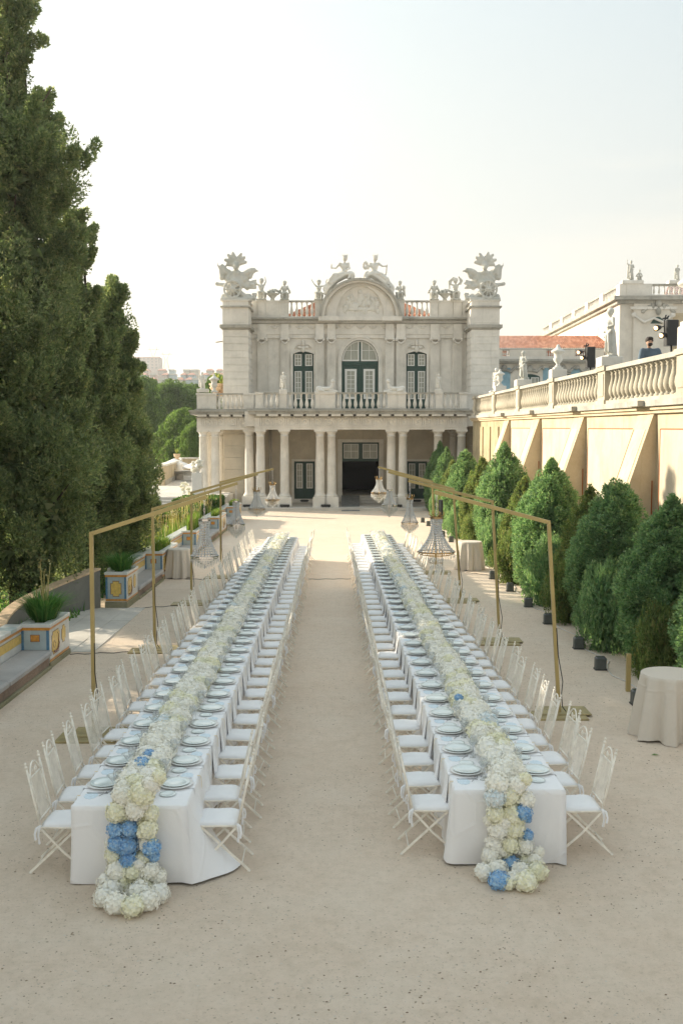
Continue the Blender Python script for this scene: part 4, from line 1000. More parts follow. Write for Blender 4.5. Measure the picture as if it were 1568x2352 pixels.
# small figures standing on the balcony rail
for xd, me_, h, l, fl in ((650.5, st_a, 40, 'small white robed statue on the balcony rail left of the left window', False), (1006, st_b, 36, 'small white statue on the balcony rail right of the right window', False)):
    p = W(xd, 901, YB); b_ = thing('rail_statue', l, 'statue', (p.x, YB, ZR), 'small statues standing on the balcony rail')
    MB().bev(p.x - .22, p.x + .22, YB - .16, YB + .16, ZR, ZR + .17, .02).build('base', M['stone'], b_)
    o = place('figure', me_ if me_ is st_a else with_mat(st_b.copy(), M['marble']), b_, (p.x, YB, ZR + .17)); s_ = h * YB / 2287 / 1.78; o.scale = (s_, s_, s_)
for xd, l, fl in ((749.5, 'small reclining sphinx on the balcony rail left of the arched door', False), (906, 'small reclining sphinx on the balcony rail right of the arched door', True)):
    p = W(xd, 901, YB); put('sphinx_statue', sph, (p.x, YB, ZR), l, 'statue', 'reclining sphinxes on the balcony rail', flip=fl, sc=.82)
# left end of the balcony: bust, urn and two agave pots
p = W(466, 893, YNB); zt_ = Zf(901, YNB)
b_ = thing('corner_statue', 'white draped half figure statue at the left end of the balcony', 'statue', (p.x, YNB, zt_))
MB().bev(p.x - .33, p.x + .33, YNB - .2, YNB + .25, zt_, zt_ + .2, .02).build('base', M['stone'], b_)
o = place('figure', st_a, b_, (p.x - .05, YNB, zt_ - .0 + .2)); o.scale = (.62, .62, .56)
p = W(487, 900, YNB + .2); o = put('lidded_urn', urn_tall, (p.x + .15, YNB + .1, zt_), 'short sunlit cream urn at the left end of the balcony rail', 'urn', sc=.86)
def agave_pot(x, y, z, s, label, group=None, squat=True):
    t = thing('agave_pot', label, 'potted plant', (x, y, z), group)
    o = place('pot', urn_short, t, (x, y, z)); o.scale = (s * 1.2, s * 1.2, s)
    m = MB()
    for k in range(22):
        a = k * 2.4; tl = .2 + .7 * (k / 22); d = Vector((math.cos(a) * math.sin(tl), math.sin(a) * math.sin(tl), math.cos(tl))); sd = Vector((-math.sin(a), math.cos(a), 0)) * .045 * s
        b0 = Vector((x, y, z + .6 * s)); mid = b0 + d * .35 * s; tip = b0 + d * .72 * s + Vector((0, 0, -.1 * tl * s))
        m.add([b0 - sd * .6, b0 + sd * .6, mid + sd, mid - sd, tip], [(0, 1, 2, 3), (3, 2, 4)])
    m.build('agave', M['grass_y'], t); return t
for xd, s_, l in ((532 - 12, 1.1, 'x'), ):
    pass
pz = Zf(905, YNB)
for xd, zz, l in ((496 + 0, .0, 'cream stone pot with spiky agave, left of two on the balcony terrace'), (508, .0, 'cream stone pot with spiky agave against the left tower wall')):
    p = W(xd if xd > 500 else 495, 900, 62.0); agave_pot(W(529 - 32 if xd < 500 else 509, 900, 61.6).x, 61.6 + (0 if xd < 500 else .3), pz, 1.15 if xd < 500 else 1.0, l, 'agave pots on the left balcony')
# ================================================================== raised terrace wall on the right
ter = thing('terrace_wall', 'tall sunlit cream retaining wall with sloping buttresses and stone balustrade', 'wall', (7.6, 35, 0))
def tz(Y, z20): return z20 + .0135 * (Y - 20)     # the terrace rises gently towards the palace
XF = 7.35                                            # wall face
Y0, Y1 = 11.0, 56.0
def slab_yz(name, x0, x1, ya, yb, za, zb, mat, par=None, kind=None):
    """box whose z limits follow the slope of the terrace"""
    vs = [(x0, ya, tz(ya, za)), (x1, ya, tz(ya, za)), (x1, yb, tz(yb, za)), (x0, yb, tz(yb, za)), (x0, ya, tz(ya, zb)), (x1, ya, tz(ya, zb)), (x1, yb, tz(yb, zb)), (x0, yb, tz(yb, zb))]
    if za == 0:
        vs[:4] = [(x, y, 0) for x, y, z in vs[:4]]
    return MB().add(vs, [(0, 3, 2, 1), (4, 5, 6, 7), (0, 1, 5, 4), (1, 2, 6, 5), (2, 3, 7, 6), (3, 0, 4, 7)]).build(name, M[mat] if isinstance(mat, str) else mat, par or ter, kind)
ZC0, ZC1, ZCT, ZRL = 4.66, 4.82, 4.96, 5.98
slab_yz('wall_face', XF, XF + .7, Y0, 45.2, 0, ZC0, 'plaster')
slab_yz('wall_face', XF, XF + .7, 45.2, Y1, 0, ZC0, 'plaster_old')
slab_yz('cornice', XF - .10, XF + .7, Y0, Y1, ZC0, ZC0 + .08, 'plaster')
slab_yz('cornice', XF - .17, XF + .7, Y0, Y1, ZC0 + .081, ZC1, 'plaster')
slab_yz('coping', XF - .26, XF + .8, Y0, Y1, ZC1 + .002, ZCT, 'stone_w')
slab_yz('terrace_fill', XF + .8, 40, Y0, 76, 0, ZCT - .06, 'slab')
bys = [16.6 + 6.72 * k for k in range(0, 5)]       # near side of every buttress
for i, yb in enumerate(bys):
    wdt = 1.25; top = tz(yb, ZC0) - .02; lo = 0
    prof = [(XF + .01, top), (XF - .08, top), (XF - .08 - .33 * (top - .0), 0), (XF + .01, 0)]
    b_ = MB().ext([(x, z) for x, z in prof], yb, yb + wdt).build('buttress', M['plaster'], ter)
    # sunk sloping panel on the outer slope with a red edge, and a panel on the flank
    def slope_x(z): return XF - .08 - .33 * (top - z)
    def on_slope(ya, yb_, z0, z1, d, name, mat):
        nx, nz = -.95, -.31 * -1
        vs = []
        for z in (z0, z1):
            for y in (ya, yb_): vs.append((slope_x(z) - d, y, z))
        vs2 = [(x + d + .02, y, z) for x, y, z in vs]
        MB().add(vs + vs2, [(0, 1, 3, 2), (4, 6, 7, 5), (0, 4, 5, 1), (2, 3, 7, 6), (0, 2, 6, 4), (1, 5, 7, 3)]).build(name, M[mat], b_)
    on_slope(yb + .2, yb + wdt - .16, .6, top - .35, .012, 'slope_panel', 'plaster_p')
    on_slope(yb + wdt - .155, yb + wdt - .10, .6, top - .345, .014, 'red_edge', 'line')
    fz = top - 1.55
    MB().ext([(XF - .10, fz), (XF - .10, 1.0), (slope_x(1.0) + .30, 1.0)], yb - .012, yb - .001).build('flank_panel', M['plaster'], b_)
    MB().box(XF - .105, XF - .075, yb - .02, yb - .012, 1.0, fz).build('red_edge', M['line'], b_)
    slab_yz('coping_block', XF - .42, XF - .262, yb + .15, yb + wdt - .1, ZC1 + .01, ZCT + .0, 'stone_w')
    # wall panel on the near side of this buttress
    ya = bys[i - 1] + wdt + .55 if i else Y0
    pa, pb = ya, yb - .38
    if pb - pa > 1:
        slab_yz('wall_panel', XF - .03, XF - .001, pa, pb, .8, ZC0 - .38, 'plaster_p')
        slab_yz('red_edge', XF - .035, XF - .001, pb + .003, pb + .05, .8, ZC0 - .36, 'line')
        slab_yz('red_edge', XF - .033, XF - .001, pa, pb, ZC0 - .379, ZC0 - .35, 'line')
for k in range(3): slab_yz('pilaster_strip', XF - .06, XF - .001, 46.6 + 2.6 * k, 47.5 + 2.6 * k, 0, ZC0 - .3, 'plaster_old')
# balustrade: posts and bays
bmt = MB().lathe([(r * 1.12, z) for r, z in bal_prof], 12, sq=False).mesh('baluster', M['stone_t'])
pys = [14.6 + 6.62 * k for k in range(0, 7)]
XB = XF + .02
for i, y in enumerate(pys):
    z0 = tz(y, ZCT); z1 = tz(y, ZRL) + .03
    MB().box(XB - .2, XB + .2, y - .42, y + .42, z0, z0 + .12).box(XB - .17, XB + .17, y - .38, y + .38, z0 + .12, z1 - .13).box(XB - .22, XB + .22, y - .45, y + .45, z1 - .13, z1) \
        .box(XB - .19, XB - .17, y - .27, y + .27, z0 + .22, z1 - .22).build('post', M['stone_t'], ter)
    yb = pys[i + 1] if i + 1 < len(pys) else Y1
    if yb - y < 1.5: continue
    a = (XB, y + .42, tz(y + .42, ZCT)); c_ = (XB, yb - .42, tz(yb - .42, ZCT))
    rail_run(ter, a, c_, 0, ZRL - ZCT, n=15, bm=bmt, wd=.3, pl=.10, rl=.11, mat='stone_t')
rail_run(ter, (XB, Y0, tz(Y0, ZCT)), (XB, pys[0] - .42, tz(pys[0], ZCT)), 0, ZRL - ZCT, n=6, bm=bmt, wd=.3, pl=.10, rl=.11, mat='stone_t')
# figures and urns on the posts
def on_post(y, x=None): return (XB + .05 if x is None else x, y, tz(y, ZRL) + .03)
def block(o_loc, s, h, par): return MB().bev(o_loc[0] - s, o_loc[0] + s, o_loc[1] - s, o_loc[1] + s, o_loc[2], o_loc[2] + h, .015).build('base', M['stone'], par)
def post_item(kind, y, scale, label, bh, me_, cat, rz=0.0, x=None):
    L = on_post(y, x); t = thing(kind, label, cat, L); block(L, .26 if cat == 'urn' else .3, bh, t)
    o = place('figure' if cat == 'statue' else 'vase', me_, t, (L[0], L[1], L[2] + bh), rz); o.scale = (scale,) * 3; return t
post_item('garden_statue', pys[5] + .5, .62, 'small white statue where the terrace balustrade meets the palace', .06, st_a, 'statue', -.6)
post_item('lidded_urn', pys[5] - .7, .62, 'small lidded urn between the two farthest statues of the terrace balustrade', .25, urn_tall, 'urn')
post_item('garden_statue', pys[4], .66, 'white robed statue on the balustrade post below the red roof', .26, st_ag, 'statue', -.9)
post_item('lidded_urn', pys[3], .68, 'weathered lidded urn on the balustrade beyond the tall draped statue', .30, urn_tall, 'urn')
post_item('garden_statue', pys[2], .76, 'tall draped statue seen from the side on the terrace balustrade', .26, st_ag, 'statue', -1.3)
post_item('lidded_urn', pys[1] + .0, .98, 'large lidded urn on the nearest balustrade post at the picture edge', .46, urn_tall, 'urn')

# ================================================================== stage lights and the man on the terrace
def light_tower(x, y, z, label, cab, lamps):
    t = thing('stage_light_stand', label, 'stage light', (x, y, z), 'pairs of stage lights behind the balustrade')
    (xa, zt_), (xb, zb_) = cab
    MB().bev(xa, xb, y - .10, y + .16, zb_, zt_, .015).build('speaker_cabinet', M['black'], t)
    xm = (xa + xb) / 2
    MB().tube([(xm, y, z), (xm, y, zb_)], .022, 8).tube([(xm, y, z + .3), (xm - .3, y - .25, z)], .015, 6).tube([(xm, y, z + .3), (xm + .3, y - .25, z)], .015, 6).tube([(xm, y, z + .3), (xm, y + .35, z)], .015, 6).build('stand', M['black'], t)
    MB().tube([(xa - .02, y, zb_ + .25), (xa - .05, y - .02, zt_ - .02), (xa + .03, y, zt_ + .06)], .016, 6).box(xa - .09, xa + .05, y - .03, y + .03, zt_ + .02, zt_ + .05).tube([(xa - .02, y, zt_ + .05), (xa + .0, y, zt_ + .12)], .02, 6).tube([(xa + .04, y, zt_ + .05), (xa + .06, y, zt_ + .10)], .02, 6).build('bracket', M['black'], t)
    for (lx, lz) in lamps:
        c1 = Vector((lx, y - .12, lz)); c0 = c1 + Vector((.13, .12, .03)); MB().tube([c0, (xa - .03, y, lz + .06)], .012, 6).build('yoke', M['black'], t)
        h_ = MB().tube([c0, c0.lerp(c1, .5), c1], [.05, .068, .078], 12).build('lamp_head', M['black'], t)
        e = bpy.data.materials.get('warm lamp') or None
        if e is None:
            e, n_, b_ = mk('warm lamp'); b_.inputs['Emission Color'].default_value = (1, .62, .25, 1); b_.inputs['Emission Strength'].default_value = 1.3; b_.inputs['Base Color'].default_value = (.9, .7, .4, 1)
        dd = (c1 - c0).normalized(); MB().tube([c1 + dd * .002, c1 + dd * .010], .050, 12).build('lamp_lens', e, h_)
def tower_at(Y, zl, pts, label):
    q = [W(108.7 + 1000 + zx * .29293, 562.7 + zy * .29293, Y) for zx, zy in pts]
    light_tower(q[0].x, Y, zl, label, ((q[0].x, q[0].z), (q[1].x, q[1].z)), [(r.x, r.z) for r in q[2:]])
tower_at(31.6, tz(31.6, ZCT) - .06, ((812, 800), (872, 962), (740, 845), (766, 888)), 'pair of lit stage lamps on a black cabinet left of the tall draped statue')
tower_at(24.4, tz(24.4, ZCT) - .06, ((1432, 588), (1520, 790), (1342, 656), (1383, 714)), 'pair of lit stage lamps on a black cabinet above the bending man')
# the man leaning behind the balustrade
my = 26.6; mx = W(1489, 790, my).x; mz = W(1489, 776, my).z - 1.70
man = thing('person', 'dark haired bearded man in a blue grey jacket looking down behind the balustrade', 'person', (mx, my, mz))
jm = dict(pelvis=(.10, .25, .86), chest=(.06, .05, 1.22), neck=(.0, -.02, 1.43), head=(-.02, -.12, 1.58), sl=(-.16, .02, 1.36), sr=(.25, .04, 1.36), el=(-.24, -.05, 1.10), er=(.33, -.05, 1.10), hl=(-.10, -.26, 1.04), hr=(.16, -.26, 1.04), kl=(0, .2, .48), kr=(.2, .2, .48), fl=(0, .25, .07), fr=(.2, .25, .07))
sk = with_mat(blob(human(jm, k=.92, head=.108), .022), M['skin'])
place('body', sk, man, (mx, my, mz))
jk = [('c', jm['pelvis'], .16, jm['chest'], .185), ('e', jm['chest'], (.23, .16, .18)), ('c', (.06, .03, 1.3), .13, (.0, -.0, 1.36), .10)]
for s in 'lr': jk += [('c', jm['s' + s], .085, jm['e' + s], .07), ('c', jm['e' + s], .068, Vector(jm['e' + s]).lerp(Vector(jm['h' + s]), .8), .052), ('c', (.04, .03, 1.3), .12, jm['s' + s], .085), ('c', jm['pelvis'], .15, jm['k' + s], .10), ('c', jm['k' + s], .10, jm['f' + s], .075)]
place('jacket', with_mat(blob(jk, .024), M['suit']), man, (mx, my, mz))
MB().ball((mx - .02, my - .10, mz + 1.625), (.105, .115, .10), 14, 10).ball((mx - .02, my - .19, mz + 1.665), (.08, .05, .05), 10, 6).build('hair', M['hair'], man)
MB().ball((mx - .02, my - .185, mz + 1.515), (.066, .05, .05), 12, 8).build('beard', M['hair'], man)
MB().ball((mx - .055, my - .215, mz + 1.59), .012, 6, 5).ball((mx + .015, my - .215, mz + 1.59), .012, 6, 5).build('eyes', M['hair'], man)

# ================================================================== low wing with red roof, and the corner block beyond
YWg = 76.0
def pxz(xd, yd, Y): p = W(xd, yd, Y); return p.x, p.z
wing = thing('palace_wing', 'low pale blue palace wing with red tiled roof behind the terrace', 'building', (W(1270, 900, YWg).x, YWg, 0))
x0 = W(1120, 850, YWg).x; x1 = W(1421, 850, YWg).x
def zz(yd, Y=YWg): return W(784, yd, Y).z
MB().box(x0, x1, YWg, YWg + 8, 0, zz(835)).build('wall', M['pink'], wing)
MB().box(x0 - .1, x1, YWg - .35, YWg, zz(835), zz(831)).box(x0 - .1, x1, YWg - .5, YWg, zz(831) + .001, zz(826)).build('cornice', M['stone_w'], wing)
MB().box(x0, x1, YWg - .1, YWg + .2, zz(826), zz(819)).build('parapet', M['stone'], wing)
xs_ = [(1152, 1168, 4), (1253, 1289, 7), (1318, 1353, 7), (1385, 1417, 5)]
cur = 1120
for a, c, n_ in xs_ + [(1421, 1421, 0)]:
    xa = W(cur, 850, YWg).x; xb = W(a, 850, YWg).x
    if xb > xa + .1: MB().box(xa, xb, YWg - .1, YWg + .2, zz(819), zz(803)).build('parapet', M['pink'], wing)
    if n_:
        A = (W(a, 850, YWg).x, YWg + .05, zz(819)); C = (W(c, 850, YWg).x, YWg + .05, zz(819)); rail_run(wing, A, C, 0, zz(803) - zz(819), n=n_, pl=.03, rl=.06, wd=.24)
        MB().box(A[0], C[0], YWg + .9, YWg + 1, zz(822), zz(803)).build('parapet', M['tile'], wing)
    cur = c
MB().box(x0, x1, YWg - .02, YWg + .3, zz(803) + .002, zz(800)).build('parapet_rail', M['stone_w'], wing)
tile_roof(wing, (x0 + .3, YWg + .3, zz(800)), (x1, YWg + .3, zz(800)), (x0 + .3, YWg + 5.5, zz(773, YWg + 5.5)), (x1, YWg + 5.5, zz(773, YWg + 5.5)), 58, 12, h=.09)
for a, c in ((1150, 1171), (1246, 1266), (1310, 1332), (1368, 1390)):
    xa, xb = W(a, 850, YWg).x, W(c, 850, YWg).x; MB().box(xa, xb, YWg - .05, YWg - .001, 4, zz(845)).build('blue_panel', M['bluewall'], wing)
for xc in (1157, 1216, 1292, 1352):
    x, z = pxz(xc, 846, YWg); m_ = MB()
    for s in (-1, 1): m_.tube([(x, YWg - .12, z - .1), (x + s * .5, YWg - .14, z - .25), (x + s * .9, YWg - .12, z + .15), (x + s * 1.05, YWg - .12, z - .1)], [.10, .13, .08, .05], 8).ball((x + s * .95, YWg - .12, z + .05), .14, 8, 6)
    m_.ball((x, YWg - .14, z), (.22, .12, .26), 10, 7); m_.build('stucco_ornament', M['stone_w'], wing)
for xc in (1216, 1300):
    x, z = pxz(xc, 876, YWg); ww = .75
    wd_ = MB().ext(seg(x - ww, x + ww, z + .35, z + .55), YWg - .04, YWg - .002).box(x - ww, x + ww, YWg - .04, YWg - .002, z - 1.8, z + .35).build('window', M['green'], wing)
    for s in (-1, 1): sash(wd_, min(x + s * .08, x + s * (ww - .08)), max(x + s * .08, x + s * (ww - .08)), z - 1.7, z + .3, YWg - .05, 2, 3, th=.05)
    MB().box(x - ww - .2, x - ww - .001, YWg - .08, YWg, z - 1.8, z + .4).box(x + ww + .001, x + ww + .2, YWg - .08, YWg, z - 1.8, z + .4).build('window_surround', M['stone'], wing)

YC = 75.0; XC = W(1421, 750, YC).x; XL2 = XC - .2; YL = 104.0
blk = thing('palace_corner_block', 'tall palace corner block with roof balustrade and sunlit cream flank', 'building', (XC + 5, YC + 10, 0))
zr1 = zz(651.5, YC); zr0 = zz(680, YC); zc0 = zz(690, YC)
XR = XC + 16
MB().box(XC, XR, YC, YL, 0, zc0).build('wall', M['pink'], blk)
MB().box(XC - .25, XR, YC - .25, YL + .2, zc0 - .25, zc0).box(XC - .55, XR, YC - .55, YL + .4, zc0 + .001, zc0 + .28).build('cornice', M['stone_w'], blk)
MB().box(XC - .02, XR, YC - .02, YL, zc0 + .281, zr0 + .02).build('parapet_base', M['stone'], blk)
nb = 6; seg_ = (YL - YC) / nb
for k in range(nb):
    ya = YC + seg_ * k; MB().box(XC - .02, XC + .5, ya, ya + 1.0, zr0 + .021, zr1).build('parapet_post', M['stone'], blk)
    rail_run(blk, (XC + .2, ya + 1.0, zr0 + .02), (XC + .2, ya + seg_, zr0 + .02), 0, zr1 - zr0 - .02, n=9, pl=.1, rl=.14, wd=.3)
MB().box(XC + .51, XC + 2.4, YC - .02, YC + .5, zr0 + .021, zr1).build('parapet_post', M['stone'], blk)
MB().box(XC + 6.6, XC + 7.7, YC - .02, YC + .5, zr0 + .021, zr1).build('parapet_post', M['stone'], blk)
rail_run(blk, (XC + 2.4, YC + .2, zr0 + .02), (XC + 6.6, YC + .2, zr0 + .02), 0, zr1 - zr0 - .02, n=11, pl=.1, rl=.14, wd=.3)
rail_run(blk, (XC + 7.7, YC + .2, zr0 + .02), (XC + 14, YC + .2, zr0 + .02), 0, zr1 - zr0 - .02, n=12, pl=.1, rl=.14, wd=.3)
tile_roof(blk, (XC + 4.2, YC + 3, zr1 - .6), (XR, YC + 3, zr1 - .6), (XC + 5.6, YC + 6, zr1 + 1.1), (XR, YC + 6, zr1 + 1.1), 46, 10, h=.1)
# corner pilaster with swagged capital, blue window bay
MB().box(XC + .02, XC + .5, YC - .06, YC - .001, 0, zc0 - .26).box(XC + 1.0, XC + 3.9, YC - .22, YC - .001, 0, zc0 - .26).build('pilaster', M['pink'], blk)
x, z = pxz(1446, 735, YC); x = XC + 2.45
MB().box(x - 1.7, x + 1.7, YC - .34, YC - .221, z + .75, z + .95).tube([(x - 1.4, YC - .3, z + .3), (x - .7, YC - .34, z - .2), (x, YC - .36, z + .1), (x + .7, YC - .34, z - .2), (x + 1.4, YC - .3, z + .3)], [.07, .12, .09, .12, .07], 8).ball((x - 1.45, YC - .26, z + .35), (.2, .1, .2), 8, 6).ball((x + 1.45, YC - .26, z + .35), (.2, .1, .2), 8, 6).build('capital', M['stone'], blk)
bx0, bx1 = W(1479, 760, YC).x, W(1537, 760, YC).x
MB().box(bx0, bx1, YC - .03, YC - .001, 0, zz(719, YC)).build('blue_panel', M['bluewall'], blk)
wx0, wx1 = W(1490, 770, YC).x, W(1524, 770, YC).x; wc = (wx0 + wx1) / 2; wz = zz(744, YC)
MB().box(wx0 - .35, wx0 - .001, YC - .2, YC - .031, 0, wz).box(wx1 + .001, wx1 + .35, YC - .2, YC - .031, 0, wz).ext([(wx0 - .35, wz)] + seg(wx0 - .35, wx1 + .35, wz, wz + .9)[1:-1] + [(wx1 + .35, wz)], YC - .2, YC - .031).build('window_surround', M['stone'], blk)
wn = MB().box(wx0, wx1, YC - .12, YC - .032, 5, wz - .002).ext([(wx0, wz)] + seg(wx0, wx1, wz, wz + .5)[1:-1] + [(wx1, wz)], YC - .24, YC - .201).build('window', M['green'], blk)
for s in (-1, 1):
    a, c = sorted((wc + s * .1, wc + s * ((wx1 - wx0) / 2 - .1))); sash(wn, a, c, zz(765, YC), zz(749, YC), YC - .13, 2, 2, th=.05); sash(wn, a, c, zz(800, YC), zz(768, YC), YC - .13, 2, 4, th=.05)
m_ = MB(); zt_ = zz(708, YC)
for k in range(14):
    t = k / 13 * math.pi; m_.ball((wc - 1.15 * math.cos(t), YC - .26, zt_ - .3 + .6 * math.sin(t) ** 2), (.15, .09, .10 + .05 * (k % 2)), 8, 6)
m_.ball((wc, YC - .3, zt_ + .35), (.26, .16, .34), 10, 8).ball((wc, YC - .3, zt_ - .25), (.2, .14, .3), 10, 8).ball((wc - .4, YC - .27, zt_ + .05), (.16, .1, .2), 8, 6).ball((wc + .4, YC - .27, zt_ + .05), (.16, .1, .2), 8, 6)
m_.build('stucco_ornament', M['stone_w'], blk)
MB().box(W(1540, 760, YC).x, XR, YC - .05, YC - .001, 0, zz(719, YC)).build('ochre_panel', M['plaster'], blk)
# flank panels (sunlit)
for k in range(nb):
    ya = YC + seg_ * k + 1.3; yb = YC + seg_ * (k + 1) - .6
    MB().box(XC - .05, XC - .001, ya, yb, 4, zc0 - 1.3).build('flank_panel', M['pink'], blk)
# statues on its roof
for xd, h, l, me_ in ((1450, 54, 'standing figure with raised arm and child on the corner block roof', st_b), (1557, 44, 'standing figure on the corner block roof at the picture edge', st_ag)):
    p = W(xd, 651, YC + .2); t = thing('roof_statue', l, 'statue', (p.x, YC + .25, zr1), 'statues standing on the corner block roof')
    MB().bev(p.x - .8, p.x + .8, YC - .1, YC + .6, zr1, zr1 + .25, .03).build('base', M['stone'], t)
    s_ = (h * YC / 2287 - .25) / 1.8; o = place('figure', me_, t, (p.x - .1, YC + .25, zr1 + .25)); o.scale = (s_,) * 3
    if me_ is st_b: o = place('child', pu['sit'], t, (p.x + .55, YC + .2, zr1 + .25)); o.scale = (.62,) * 3
# ================================================================== tiled planters and benches on the left
PXI, PXO = -5.22, -5.72       # inner (court) face and back wall face
def tile_face_x(par, x, ya, yb, z0, z1, out, n, mat, name='tile'):
    """a row of glazed tiles on a face that looks along x"""
    w_ = (yb - ya) / n
    for i in range(n):
        MB().bev(x, x + out * .008, ya + w_ * i + .002, ya + w_ * (i + 1) - .002, z0, z1, .002).build(name, mat, par)
def face_y(par, x0, x1, y, z0, z1, mat, d=.010, name='tile'):
    MB().box(x0, x1, y - d, y, z0, z1).build(name, mat, par)
def octo(x0, x1, z0, z1, c=.05): return [(x0 + c, z0), (x1 - c, z0), (x1 - c, z0 + c), (x1, z0 + c), (x1, z1 - c), (x1 - c, z1 - c), (x1 - c, z1), (x0 + c, z1), (x0 + c, z1 - c), (x0, z1 - c), (x0, z0 + c), (x0 + c, z0 + c)]
def tuft(par, x, y, z, n, h, spread, mat, r=.25, name='grass', wdt=.012):
    m = MB(); vs = []; fs = []
    for k in range(n):
        a = rng.uniform(0, 6.283); rr = r * math.sqrt(rng.random()); bx, by = x + rr * math.cos(a), y + rr * math.sin(a)
        if isinstance(spread, tuple): bx = x + rng.uniform(-spread[1], spread[1]); by = y + rng.uniform(-spread[2], spread[2]); sp = spread[0]
        else: sp = spread
        hh = h * rng.uniform(.6, 1.15); ln = sp * rng.uniform(.1, 1.2); d = Vector((math.cos(a), math.sin(a), 0)); s = Vector((-d.y, d.x, 0)) * wdt * rng.uniform(.6, 1.3)
        p0 = Vector((bx, by, z)); p1 = p0 + d * ln * .35 + Vector((0, 0, hh * .62)); p2 = p0 + d * ln + Vector((0, 0, hh * (1 - .25 * ln)))
        b = len(vs); vs += [p0 - s, p0 + s, p1 + s * .8, p1 - s * .8, p2]; fs += [(b, b + 1, b + 2, b + 3), (b + 3, b + 2, b + 4)]
    m.add(vs, fs); return m.build(name, M[mat], par)
def stems(par, x, y, z, n, h, mat='dryflower', rx=.3, ry=.3, name='flower_stem', head=.028):
    m = MB()
    for k in range(n):
        bx, by = x + rng.uniform(-rx, rx), y + rng.uniform(-ry, ry); hh = h * rng.uniform(.6, 1.1); l = Vector((rng.uniform(-.2, .2), rng.uniform(-.2, .2), 0))
        p = Vector((bx, by, z)); q = p + l * hh + Vector((0, 0, hh)); s = Vector((.006, .004, 0))
        m.add([p - s, p + s, q + s, q - s], [(0, 1, 2, 3)])
        for j in range(4): m.ball(q + Vector((rng.uniform(-.03, .03), rng.uniform(-.03, .03), rng.uniform(-.05, .05))), head * rng.uniform(.6, 1.1), 4, 3, sm=False)
    return m.build(name, M[mat], par)

